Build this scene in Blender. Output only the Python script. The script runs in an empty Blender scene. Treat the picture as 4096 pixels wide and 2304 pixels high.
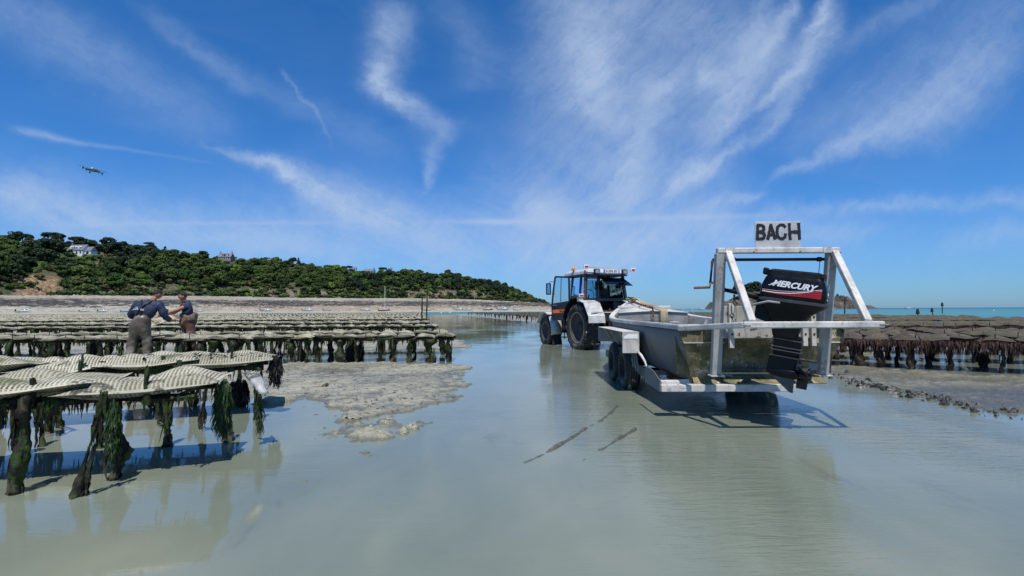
import bpy, math, random
import numpy as np
from mathutils import Vector, Matrix, Quaternion
random.seed(7)
rng = np.random.default_rng(7)
S = bpy.context.scene
COL = S.collection

# ------------------------------------------------------------------ camera
EYE = Vector((0.0, 0.0, 1.3))
PITCH = math.atan(86 / 2048.0)
ROLL = 0.0044
FWD = Vector((0, math.cos(PITCH), math.sin(PITCH)))
_up0 = Vector((0, -math.sin(PITCH), math.cos(PITCH)))
_r0 = Vector((1, 0, 0))
RIGHT = (_r0 * math.cos(ROLL) - _up0 * math.sin(ROLL)).normalized()
UP = (_up0 * math.cos(ROLL) + _r0 * math.sin(ROLL)).normalized()
cam_data = bpy.data.cameras.new('camera')
cam_data.sensor_width = 36.0
cam_data.lens = 18.0
cam_data.clip_start = 0.05
cam_data.clip_end = 30000
cam = bpy.data.objects.new('camera', cam_data)
COL.objects.link(cam)
mm = Matrix((RIGHT, UP, -FWD)).transposed().to_4x4()
mm.translation = EYE
cam.matrix_world = mm
S.camera = cam

def ray(px, py):
    return FWD + RIGHT * ((px - 2048) / 2048.0) + UP * ((1152 - py) / 2048.0)

def G(px, py, z=0.0):
    """point of the horizontal plane z seen at a pixel of the 4096x2304 photograph"""
    d = ray(px, py)
    t = (z - EYE.z) / d.z
    return EYE + d * t

def AT(px, py, Y):
    d = ray(px, py)
    return EYE + d * (Y / d.y)

def uv_dir(px, py):
    d = ray(px, py)
    return d.x / d.y, d.z / d.y

# ------------------------------------------------------------------ exposure, world, sun
S.view_settings.view_transform = 'Standard'
S.view_settings.look = 'None'
S.view_settings.exposure = 0.0
S.view_settings.gamma = 1.0
S.view_settings.use_curve_mapping = False
S.cycles.max_bounces = 8
S.cycles.transparent_max_bounces = 12
S.cycles.sample_clamp_indirect = 6.0
try:
    S.cycles.use_denoising = True
except Exception:
    pass

SUN_ELEV = math.radians(64)
SUN_TO = Vector((0.08, -0.997, 0)).normalized() * math.cos(SUN_ELEV) + Vector((0, 0, math.sin(SUN_ELEV)))
SKY_STRENGTH = 0.112
SUN_STRENGTH = 4.9

world = bpy.data.worlds.new('World')
S.world = world
world.use_nodes = True
wt = world.node_tree
wt.nodes.clear()
WN, WL = wt.nodes, wt.links

def W(op, a, b=None, c=None, clamp=False):
    n = WN.new('ShaderNodeMath'); n.operation = op; n.use_clamp = clamp
    for i, v in enumerate((a, b, c)):
        if v is None: continue
        if isinstance(v, (int, float)): n.inputs[i].default_value = v
        else: WL.new(v, n.inputs[i])
    return n.outputs[0]

sky = WN.new('ShaderNodeTexSky')
sky.sky_type = 'NISHITA'
sky.sun_disc = False
sky.sun_elevation = SUN_ELEV
sky.sun_rotation = math.radians(175)
sky.altitude = 0
sky.air_density = 1.0
sky.dust_density = 0.35
sky.ozone_density = 3.2
tc = WN.new('ShaderNodeTexCoord')
sep = WN.new('ShaderNodeSeparateXYZ'); WL.new(tc.outputs['Generated'], sep.inputs[0])
dx, dy, dz = sep.outputs
ys = W('MAXIMUM', dy, 0.03)
U0 = W('DIVIDE', dx, ys)
V0 = W('DIVIDE', dz, ys)

def wnoise(vec_u, vec_v, su, sv, seed, detail=5, rough=0.6, dist=0.0):
    cx = WN.new('ShaderNodeCombineXYZ')
    WL.new(W('MULTIPLY', vec_u, su), cx.inputs[0]); WL.new(W('MULTIPLY', vec_v, sv), cx.inputs[1])
    cx.inputs[2].default_value = seed
    n = WN.new('ShaderNodeTexNoise'); n.noise_dimensions = '3D'
    n.inputs['Scale'].default_value = 1.0; n.inputs['Detail'].default_value = detail
    n.inputs['Roughness'].default_value = rough; n.inputs['Distortion'].default_value = dist
    WL.new(cx.outputs[0], n.inputs['Vector'])
    return n
nw = wnoise(U0, V0, 7.0, 7.0, 3.1, 6, 0.62)
sepw = WN.new('ShaderNodeSeparateColor'); WL.new(nw.outputs['Color'], sepw.inputs[0])
U = W('ADD', U0, W('MULTIPLY', W('SUBTRACT', sepw.outputs[0], 0.5), 0.055))
V = W('ADD', V0, W('MULTIPLY', W('SUBTRACT', sepw.outputs[1], 0.5), 0.055))
nw2 = wnoise(U0, V0, 28.0, 28.0, 8.1, 4, 0.6)
sepw2 = WN.new('ShaderNodeSeparateColor'); WL.new(nw2.outputs['Color'], sepw2.inputs[0])
U = W('ADD', U, W('MULTIPLY', W('SUBTRACT', sepw2.outputs[0], 0.5), 0.030))
V = W('ADD', V, W('MULTIPLY', W('SUBTRACT', sepw2.outputs[1], 0.5), 0.030))
# less warped copies for the straight condensation trails
Ut = W('ADD', U0, W('MULTIPLY', W('SUBTRACT', sepw2.outputs[0], 0.5), 0.006))
Vt = W('ADD', V0, W('MULTIPLY', W('SUBTRACT', sepw2.outputs[1], 0.5), 0.008))
fibre = wnoise(U, V, 13, 13, 21.0, 9, 0.72).outputs['Fac']
# fine fibres combed along the fall of the ice: up and to the right on the right side, down and to the right on the left
lean = W('MULTIPLY', W('GREATER_THAN', U0, 0.0), 1.0)
ca = W('ADD', W('MULTIPLY', U, W('MULTIPLY_ADD', lean, 0.42, 0.45)), W('MULTIPLY', V, W('MULTIPLY_ADD', lean, -1.79, 0.89)))
cb = W('ADD', W('MULTIPLY', U, W('MULTIPLY_ADD', lean, -0.02, 0.89)), W('MULTIPLY', V, W('MULTIPLY_ADD', lean, 0.9, -0.45)))
combed = wnoise(ca, cb, 42, 5, 5.0, 7, 0.7).outputs['Fac']
fibre_r = W('MULTIPLY_ADD', W('ADD', W('MULTIPLY', fibre, 0.55), W('MULTIPLY', combed, 0.45)), 3.6, -1.28, clamp=True)

def A_(x, y): return (x * 0.828, y * 0.828)
def B_(x, y): return (2048 + x * 0.828, y * 0.828)

STREAKS = [
 ('v', [(A_(1860,-40),85,.4),(A_(1880,100),75,.42),(A_(1870,250),70,.5),(A_(1835,380),60,.75),(A_(1900,470),60,.8),(A_(2020,560),75,.36),(A_(2110,650),55,.34),(A_(2085,750),32,.28),(A_(2070,870),18,.4),(A_(1985,965),12,.15)], 1, 0),
 ('u', [(A_(900,640),8,.1),(A_(1050,720),14,.25),(A_(1250,790),24,.6),(A_(1400,850),42,.7),(A_(1500,920),62,.8),(A_(1650,980),72,.7),(A_(1850,1050),80,.62),(A_(2000,1110),90,.55),(A_(2200,1190),90,.4),(A_(2400,1250),80,.15)], 1, 1),
 ('u', [(A_(-200,900),70,.6),(A_(0,930),70,.62),(A_(200,975),70,.6),(A_(400,1025),62,.5),(A_(600,1075),55,.42),(A_(900,1110),55,.38),(A_(1200,1150),60,.42),(A_(1500,1200),60,.42),(A_(1850,1245),50,.2)], 1, 1),
 ('u', [(A_(0,1092),8,.2),(A_(800,1079),7,.3),(A_(1400,1076),7,.28),(A_(1800,1073),7,.08),(A_(2300,1071),9,.5),(B_(0,1072),11,.75),(B_(350,1062),11,.55),(B_(900,1048),10,.42),(B_(1250,1040),9,.2),(B_(1500,1036),9,.05)], 0, 2),
 ('u', [(A_(-300,-100),90,.2),(A_(0,30),100,.22),(A_(300,180),100,.24),(A_(600,350),100,.2),(A_(900,520),100,.16),(A_(1250,700),90,.05)], 1, 1),
 ('u', [(A_(600,0),40,.1),(A_(900,200),42,.2),(A_(1100,340),42,.22),(A_(1300,430),42,.12),(A_(1750,660),60,.12),(A_(2000,760),60,.02)], 1, 1),
 ('v', [(A_(1360,300),9,.04),(A_(1430,440),11,.26),(A_(1510,530),11,.22),(A_(1560,620),8,.12),(A_(1608,760),6,.05)], 1, 0),
 ('u', [(A_(0,610),14,.12),(A_(200,650),14,.34),(A_(350,683),9,.28),(A_(700,735),6,.12),(A_(1100,800),5,.03)], 0, 1),
 ('v', [(B_(440,-60),90,.35),(B_(400,80),115,.5),(B_(380,250),115,.82),(B_(380,400),120,.8),(B_(400,520),130,.6),(B_(520,620),100,.5),(B_(560,700),80,.1)], 1, 0),
 ('v', [(B_(800,200),120,.2),(B_(760,350),105,.4),(B_(700,450),95,.55),(B_(660,560),75,.55),(B_(610,700),60,.6),(B_(570,780),60,.65),(B_(540,900),80,.65),(B_(510,1010),100,.55),(B_(500,1090),100,.2)], 1, 0),
 ('v', [(B_(1400,-60),25,.5),(B_(1370,0),28,.55),(B_(1300,120),40,.6),(B_(1180,310),50,.55),(B_(1090,450),75,.7),(B_(1050,560),70,.7),(B_(960,680),75,.5),(B_(900,760),60,.1)], 1, 0),
 ('v', [(B_(1520,-60),25,.6),(B_(1510,0),27,.65),(B_(1450,150),38,.7),(B_(1380,300),34,.75),(B_(1270,450),30,.65),(B_(1150,580),20,.2)], 1, 0),
 ('u', [(B_(680,970),20,.1),(B_(760,915),34,.6),(B_(850,860),40,.8),(B_(950,800),32,.65),(B_(1100,700),18,.3),(B_(1250,620),30,.35),(B_(1380,520),14,.1)], 1, 1),
 ('u', [(B_(1180,890),8,.1),(B_(1450,775),26,.42),(B_(1700,665),55,.5),(B_(1950,560),80,.46),(B_(2150,430),110,.4),(B_(2330,290),110,.25),(B_(2550,120),90,.1)], 1, 1),
 ('u', [(B_(820,1040),25,.1),(B_(1000,975),24,.45),(B_(1120,940),16,.4),(B_(1250,900),7,.1)], 1, 1),
 ('u', [(A_(2300,1200),90,.3),(B_(0,1210),80,.35),(B_(400,1215),85,.6),(B_(700,1150),75,.5),(B_(1000,1110),70,.4),(B_(1500,1110),50,.32),(B_(1950,1095),30,.05)], 1, 1),
 ('u', [(B_(-30,1040),40,.1),(B_(120,1040),75,.7),(B_(230,1060),80,.6),(B_(420,1090),30,.05)], 1, 1),
 ('u', [(B_(850,370),40,.02),(B_(930,370),48,.6),(B_(1010,375),45,.5),(B_(1060,370),40,.02)], 1, 1),
 ('u', [(B_(1100,1020),30,.1),(B_(1450,1005),26,.25),(B_(1800,990),24,.36),(B_(2100,975),24,.25),(B_(2473,965),28,.3),(B_(2800,950),30,.3)], 1, 1),
 ('u', [(B_(1500,290),50,.05),(B_(1750,130),40,.18),(B_(1950,40),40,.18),(B_(2150,-60),40,.1)], 1, 1),
 ('u', [(B_(0,20),90,.1),(B_(300,30),120,.35),(B_(700,60),120,.3),(B_(1100,200),120,.3),(B_(1500,300),90,.05)], 1, 1),
 ('u', [(B_(2000,1190),40,.05),(B_(2250,1140),36,.22),(B_(2473,1110),40,.26),(B_(2800,1080),40,.26)], 1, 1),
]
STREAKS += [
 ('u', [(B_(-100,420),200,.05),(B_(150,420),260,.24),(B_(500,450),300,.32),(B_(850,450),300,.28),(B_(1150,300),220,.24),(B_(1500,200),150,.05)], 1, 1),
 ('u', [(B_(-300,900),120,.08),(B_(100,900),160,.24),(B_(500,880),190,.34),(B_(900,900),150,.22),(B_(1300,900),90,.05)], 1, 1),
 ('u', [(A_(-300,1060),150,.30),(A_(200,1080),150,.34),(A_(800,1120),130,.30),(A_(1500,1130),140,.28),(A_(2200,1180),130,.34),(B_(300,1180),130,.34),(B_(1000,1180),120,.22),(B_(2000,1190),110,.12),(B_(2900,1190),110,.12)], 1, 1),
 ('u', [(B_(1200,760),60,.05),(B_(1600,560),110,.20),(B_(2000,380),170,.26),(B_(2350,150),200,.18),(B_(2700,0),200,.08)], 1, 1),
 ('v', [(B_(1560,-60),30,.2),(B_(1500,180),50,.38),(B_(1420,330),46,.42),(B_(1330,480),40,.38),(B_(1230,640),30,.1)], 1, 1),
 ('v', [(B_(1250,-60),30,.3),(B_(1180,150),44,.42),(B_(1080,330),46,.42),(B_(990,520),50,.35),(B_(900,700),40,.1)], 1, 1),
 ('v', [(A_(2150,-60),70,.06),(A_(2250,150),80,.15),(A_(2330,330),80,.15),(A_(2330,480),50,.04)], 1, 1),
]
def seg_interp(curve, vals, lo, hi):
    pts = curve.points
    xs = [v[0] for v in vals]
    while len(pts) < len(vals): pts.new(0.5, 0.5)
    for p, v in zip(pts, vals):
        p.location = v
        p.handle_type = 'AUTO_CLAMPED'

total = None
for si, (kind, pts, warped, tex) in enumerate(STREAKS):
    P = []
    for (x, y), w, a in pts:
        u, v = uv_dir(x, y)
        P.append((u, v, w * (1.28 if tex else (1.1 if warped else 1.0)) / 2048.0, min(1.0, a * (1.15 if tex else 1.05))))
    ax, ot = (0, 1) if kind == 'u' else (1, 0)
    P.sort(key=lambda q: q[ax])
    t0, t1 = P[0][ax], P[-1][ax]
    c0 = min(q[ot] for q in P) - .01; c1 = max(q[ot] for q in P) + .01
    wm = max(q[2] for q in P)
    us, vs = (U, V) if warped else (Ut, Vt)
    par, oth = (us, vs) if kind == 'u' else (vs, us)
    t = W('DIVIDE', W('SUBTRACT', par, t0), t1 - t0, clamp=True)
    cc = WN.new('ShaderNodeCombineXYZ')
    for i in range(3): WL.new(t, cc.inputs[i])
    cv = WN.new('ShaderNodeRGBCurve'); WL.new(cc.outputs[0], cv.inputs['Color'])
    n = len(P)
    ts = [(q[ax] - t0) / (t1 - t0) for q in P]
    seg_interp(cv.mapping.curves[0], [(ts[i], (P[i][ot] - c0) / (c1 - c0)) for i in range(n)], 0, 1)
    seg_interp(cv.mapping.curves[1], [(ts[i], P[i][2] / wm) for i in range(n)], 0, 1)
    iv = [(ts[i], P[i][3]) for i in range(n)]
    seg_interp(cv.mapping.curves[2], iv, 0, 1)
    cv.mapping.update()
    sc_ = WN.new('ShaderNodeSeparateColor'); WL.new(cv.outputs[0], sc_.inputs[0])
    cen = W('MULTIPLY_ADD', sc_.outputs[0], c1 - c0, c0)
    d = W('DIVIDE', W('SUBTRACT', oth, cen), W('MULTIPLY', sc_.outputs[1], wm))
    g = W('POWER', 2.71828, W('MULTIPLY', W('MULTIPLY', d, d), -1.0))
    # ends fade out
    e = W('MULTIPLY', W('MULTIPLY', t, 9.0, clamp=True), W('MULTIPLY', W('SUBTRACT', 1.0, t), 9.0, clamp=True))
    a = W('MULTIPLY', W('MULTIPLY', g, sc_.outputs[2]), e)
    if tex == 0 or tex == 1:
        a = W('MULTIPLY', a, W('MULTIPLY_ADD', fibre_r, 0.95, 0.5))
    total = a if total is None else W('ADD', total, W('MULTIPLY', a, W('SUBTRACT', 1.0, total, clamp=True)))
front = W('MULTIPLY', W('SUBTRACT', dy, 0.05), 6.0, clamp=True)
total = W('MULTIPLY', total, front)
# a thin veil of high cloud all over the sky, streaky
mp = WN.new('ShaderNodeMapping'); mp.inputs['Rotation'].default_value = (0.4, 0.2, 0.6); mp.inputs['Scale'].default_value = (1.2, 4.0, 5.0)
WL.new(tc.outputs['Generated'], mp.inputs[0])
nv = WN.new('ShaderNodeTexNoise'); nv.inputs['Scale'].default_value = 1.6; nv.inputs['Detail'].default_value = 7; nv.inputs['Roughness'].default_value = .6
nv.inputs['Distortion'].default_value = .6
WL.new(mp.outputs[0], nv.inputs['Vector'])
veil = W('MULTIPLY', W('MULTIPLY_ADD', nv.outputs['Fac'], 2.2, -1.0, clamp=True), 0.12)
total = W('ADD', total, W('MULTIPLY', veil, W('SUBTRACT', 1.0, total, clamp=True)), clamp=True)
total = W('MULTIPLY', total, 0.80)
hs = WN.new('ShaderNodeHueSaturation'); hs.inputs['Saturation'].default_value = 1.0
WL.new(sky.outputs[0], hs.inputs['Color'])
tint = WN.new('ShaderNodeMix'); tint.data_type = 'RGBA'; tint.blend_type = 'MULTIPLY'; tint.inputs[0].default_value = 1.0
WL.new(hs.outputs[0], tint.inputs[6]); 
tm = WN.new('ShaderNodeMix'); tm.data_type = 'RGBA'
WL.new(W('MULTIPLY', W('POWER', W('MAXIMUM', dz, 0.0), 0.6), 1.5, clamp=True), tm.inputs[0])
tm.inputs[6].default_value = (0.375, 0.63, 1.09, 1); tm.inputs[7].default_value = (0.225, 0.73, 1.21, 1)
WL.new(tm.outputs[2], tint.inputs[7])
mx = WN.new('ShaderNodeMix'); mx.data_type = 'RGBA'
WL.new(total, mx.inputs[0]); WL.new(tint.outputs[2], mx.inputs[6])
mx.inputs[7].default_value = (4.1, 5.2, 7.0, 1)
bg = WN.new('ShaderNodeBackground'); bg.inputs['Strength'].default_value = SKY_STRENGTH
WL.new(mx.outputs[2], bg.inputs['Color'])
wo = WN.new('ShaderNodeOutputWorld'); WL.new(bg.outputs[0], wo.inputs['Surface'])
world.cycles.sampling_method = 'MANUAL'
world.cycles.sample_map_resolution = 512

sun_d = bpy.data.lights.new('sun', 'SUN')
sun_d.energy = SUN_STRENGTH
sun_d.angle = math.radians(0.53)
sun_d.color = (1.0, 0.955, 0.88)
sun = bpy.data.objects.new('sun', sun_d)
COL.objects.link(sun)
sun.rotation_euler = (-SUN_TO).to_track_quat('-Z', 'Y').to_euler()
sun.location = (0, 0, 50)

# ------------------------------------------------------------------ helpers
class MB:
    """collects shapes; build() links them as one mesh object"""
    def __init__(s):
        s.v = []; s.f = []; s.uv = []; s.has_uv = False; s.mi = []; s.m = 0
    def add(s, verts, faces, uvs=None):
        o = len(s.v)
        s.v.extend([tuple(p) for p in verts])
        for f in faces:
            s.f.append(tuple(i + o for i in f)); s.mi.append(s.m)
        if uvs is not None:
            s.has_uv = True
            while len(s.uv) < o: s.uv.append((0, 0))
            s.uv.extend(uvs)
    def box(s, c, d, rot=None):
        hx, hy, hz = d[0] / 2, d[1] / 2, d[2] / 2
        p = [Vector((x * hx, y * hy, z * hz)) for x in (-1, 1) for y in (-1, 1) for z in (-1, 1)]
        if rot is not None: p = [rot @ q for q in p]
        c = Vector(c)
        s.add([q + c for q in p], [(0, 1, 3, 2), (4, 6, 7, 5), (0, 4, 5, 1), (2, 3, 7, 6), (0, 2, 6, 4), (1, 5, 7, 3)])
    def beam(s, a, b, w, h, up=(0, 0, 1)):
        a = Vector(a); b = Vector(b); d = (b - a).normalized()
        up = Vector(up)
        if abs(d.dot(up)) > .97: up = Vector((0, 1, 0))
        sx = d.cross(up).normalized(); sz = sx.cross(d).normalized()
        P = []
        for q in (a, b):
            for i, j in ((-1, -1), (1, -1), (1, 1), (-1, 1)):
                P.append(q + sx * (w / 2 * i) + sz * (h / 2 * j))
        s.add(P, [(3, 2, 1, 0), (4, 5, 6, 7), (0, 1, 5, 4), (1, 2, 6, 5), (2, 3, 7, 6), (3, 0, 4, 7)])
    def tube(s, pts, r, seg=8, caps=True, jit=0.0):
        pts = [Vector(p) for p in pts]
        n = len(pts)
        rs = r if isinstance(r, (list, tuple)) else [r] * n
        d0 = (pts[1] - pts[0]).normalized()
        ref = Vector((0, 0, 1)) if abs(d0.z) < .9 else Vector((1, 0, 0))
        P = []
        for i in range(n):
            if i == 0: d = pts[1] - pts[0]
            elif i == n - 1: d = pts[-1] - pts[-2]
            else: d = pts[i + 1] - pts[i - 1]
            d.normalize()
            a = d.cross(ref)
            if a.length < 1e-4: a = d.cross(Vector((0, 1, 0)))
            a.normalize(); b = d.cross(a).normalized()
            for k in range(seg):
                t = 2 * math.pi * k / seg
                rr = rs[i] * (1 + (random.uniform(-jit, jit) if jit else 0))
                P.append(pts[i] + (a * math.cos(t) + b * math.sin(t)) * rr)
        F = []
        for i in range(n - 1):
            for k in range(seg):
                k2 = (k + 1) % seg
                F.append((i * seg + k, i * seg + k2, (i + 1) * seg + k2, (i + 1) * seg + k))
        if caps:
            F.append(tuple(reversed(range(seg)))); F.append(tuple((n - 1) * seg + k for k in range(seg)))
        s.add(P, F)
    def prism(s, poly, off):
        """closed polygon (list of 3D points) extruded by a vector"""
        n = len(poly); off = Vector(off)
        P = [Vector(p) for p in poly] + [Vector(p) + off for p in poly]
        F = [tuple(range(n)), tuple(reversed(range(n, 2 * n)))]
        for i in range(n):
            j = (i + 1) % n
            F.append((j, i, i + n, j + n))
        s.add(P, F)
    def lathe(s, prof, c, axis=(0, 0, 1), seg=20, close=False):
        """profile of (radius, height) turned about axis through c"""
        c = Vector(c); ax = Vector(axis).normalized()
        ref = Vector((0, 0, 1)) if abs(ax.z) < .9 else Vector((1, 0, 0))
        a = ax.cross(ref).normalized(); b = ax.cross(a).normalized()
        P = []
        for r, h in prof:
            for k in range(seg):
                t = 2 * math.pi * k / seg
                P.append(c + ax * h + (a * math.cos(t) + b * math.sin(t)) * r)
        F = []
        n = len(prof)
        for i in range(n if close else n - 1):
            i2 = (i + 1) % n
            for k in range(seg):
                k2 = (k + 1) % seg
                F.append((i * seg + k, i * seg + k2, i2 * seg + k2, i2 * seg + k))
        s.add(P, F)
    def ball(s, c, r, seg=8, rings=5, sc=(1, 1, 1)):
        P = []; F = []
        c = Vector(c)
        P.append(c + Vector((0, 0, r * sc[2])))
        for i in range(1, rings):
            th = math.pi * i / rings
            for k in range(seg):
                t = 2 * math.pi * k / seg
                P.append(c + Vector((r * sc[0] * math.sin(th) * math.cos(t), r * sc[1] * math.sin(th) * math.sin(t), r * sc[2] * math.cos(th))))
        P.append(c - Vector((0, 0, r * sc[2])))
        for k in range(seg): F.append((0, 1 + k, 1 + (k + 1) % seg))
        for i in range(rings - 2):
            for k in range(seg):
                k2 = (k + 1) % seg
                F.append((1 + i * seg + k, 1 + (i + 1) * seg + k, 1 + (i + 1) * seg + k2, 1 + i * seg + k2))
        L = len(P) - 1
        for k in range(seg): F.append((L, 1 + (rings - 2) * seg + (k + 1) % seg, 1 + (rings - 2) * seg + k))
        s.add(P, F)
    def mesh(s, name, mats, smooth=False, angle=None):
        me = bpy.data.meshes.new(name)
        me.from_pydata(s.v, [], s.f)
        if not isinstance(mats, (list, tuple)): mats = [mats]
        for m in mats: me.materials.append(m)
        if len(mats) > 1: me.polygons.foreach_set('material_index', s.mi)
        if s.has_uv:
            while len(s.uv) < len(s.v): s.uv.append((0, 0))
            uvl = me.uv_layers.new(name='UVMap')
            idx = np.zeros(len(me.loops), dtype=np.int32); me.loops.foreach_get('vertex_index', idx)
            uvl.data.foreach_set('uv', np.array(s.uv, dtype=np.float32)[idx].ravel())
        if smooth: me.polygons.foreach_set('use_smooth', [True] * len(me.polygons))
        me.update()
        if angle is not None:
            me.polygons.foreach_set('use_smooth', [True] * len(me.polygons))
            try: me.set_sharp_from_angle(angle=math.radians(angle))
            except Exception: pass
        return me
    def build(s, name, mats, parent=None, smooth=False, bevel=0, angle=None, loc=None, rot=None, seg=2):
        o = bpy.data.objects.new(name, s.mesh(name, mats, smooth, angle))
        COL.objects.link(o)
        if parent is not None: o.parent = parent
        if loc is not None: o.location = loc
        if rot is not None: o.rotation_euler = rot
        if bevel:
            b = o.modifiers.new('edge', 'BEVEL'); b.width = bevel; b.segments = seg; b.limit_method = 'ANGLE'; b.angle_limit = math.radians(40)
            b.harden_normals = False
        return o

def thing(name, label, cat, loc=(0, 0, 0), rot=(0, 0, 0), group=None, scale=None):
    o = bpy.data.objects.new(name, None); COL.objects.link(o)
    o.location = loc; o.rotation_euler = rot; o.empty_display_size = .2
    if scale: o.scale = scale if isinstance(scale, (tuple, list)) else (scale,) * 3
    o['label'] = label; o['category'] = cat
    if group: o['group'] = group
    return o
def tag(o, label, cat, group=None, kind=None):
    o['label'] = label; o['category'] = cat
    if group: o['group'] = group
    if kind: o['kind'] = kind
    return o
def link_mesh(name, me, parent=None, loc=(0, 0, 0), rot=(0, 0, 0), scale=(1, 1, 1)):
    o = bpy.data.objects.new(name, me); COL.objects.link(o)
    if parent is not None: o.parent = parent
    o.location = loc; o.rotation_euler = rot; o.scale = scale
    return o
def dup(root, loc, rot, label, scale=None, group=None):
    r = root.copy(); COL.objects.link(r); r.location = loc; r.rotation_euler = rot
    r['label'] = label
    if scale: r.scale = scale if isinstance(scale, (tuple, list)) else (scale,) * 3
    if group: r['group'] = group
    for ch in list(root.children):
        c = ch.copy(); COL.objects.link(c); c.parent = r
        for g in list(ch.children):
            d = g.copy(); COL.objects.link(d); d.parent = c
    return r

def _h(ix, iy, seed):
    n = (ix.astype(np.int64) * 374761393 + iy.astype(np.int64) * 668265263 + seed * 1274126177) & 0xffffffff
    n = ((n ^ (n >> 13)) * 1274126177) & 0xffffffff
    n = n ^ (n >> 16)
    return (n & 0xffffff) / float(0xffffff)
def vnoise(x, y, seed=0):
    ix = np.floor(x); iy = np.floor(y); fx = x - ix; fy = y - iy
    fx = fx * fx * (3 - 2 * fx); fy = fy * fy * (3 - 2 * fy)
    a = _h(ix, iy, seed); b = _h(ix + 1, iy, seed); c = _h(ix, iy + 1, seed); d = _h(ix + 1, iy + 1, seed)
    return (a * (1 - fx) + b * fx) * (1 - fy) + (c * (1 - fx) + d * fx) * fy
def fbm(x, y, oct=4, seed=0, gain=.5):
    s = 0; a = 1; t = 0
    for i in range(oct):
        s = s + a * vnoise(x * 2 ** i + 17.3 * i, y * 2 ** i - 9.1 * i, seed + i); t += a; a *= gain
    return s / t
def sstep(a, b, x):
    t = np.clip((x - a) / (b - a), 0, 1); return t * t * (3 - 2 * t)
def sdist(poly, x, y):
    """signed distance (positive inside) to a polygon"""
    P = np.array(poly); d = np.full(x.shape, 1e9); ins = np.zeros(x.shape, bool)
    n = len(P)
    for i in range(n):
        ax, ay = P[i]; bx, by = P[(i + 1) % n]
        ex, ey = bx - ax, by - ay
        t = np.clip(((x - ax) * ex + (y - ay) * ey) / (ex * ex + ey * ey + 1e-12), 0, 1)
        d = np.minimum(d, (x - ax - t * ex) ** 2 + (y - ay - t * ey) ** 2)
        c = ((ay > y) != (by > y)) & (x < (bx - ax) * (y - ay) / (by - ay + 1e-12) + ax)
        ins ^= c
    d = np.sqrt(d)
    return np.where(ins, d, -d)

def grid_mesh(name, X, Y, Z, mat, smooth=True, kind='structure'):
    r, c = X.shape
    v = np.stack([X, Y, Z], -1).reshape(-1, 3)
    i = np.arange(r * c).reshape(r, c)
    q = np.stack([i[:-1, :-1], i[:-1, 1:], i[1:, 1:], i[1:, :-1]], -1).reshape(-1, 4)
    me = bpy.data.meshes.new(name)
    me.vertices.add(len(v)); me.vertices.foreach_set('co', v.astype(np.float32).ravel())
    me.loops.add(q.size); me.loops.foreach_set('vertex_index', q.ravel().astype(np.int32))
    me.polygons.add(len(q)); me.polygons.foreach_set('loop_start', np.arange(0, q.size, 4, dtype=np.int32))
    me.update(calc_edges=True)
    if smooth: me.polygons.foreach_set('use_smooth', np.ones(len(q), bool))
    me.materials.append(mat)
    o = bpy.data.objects.new(name, me); COL.objects.link(o)
    if kind: o['kind'] = kind
    return o

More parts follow.
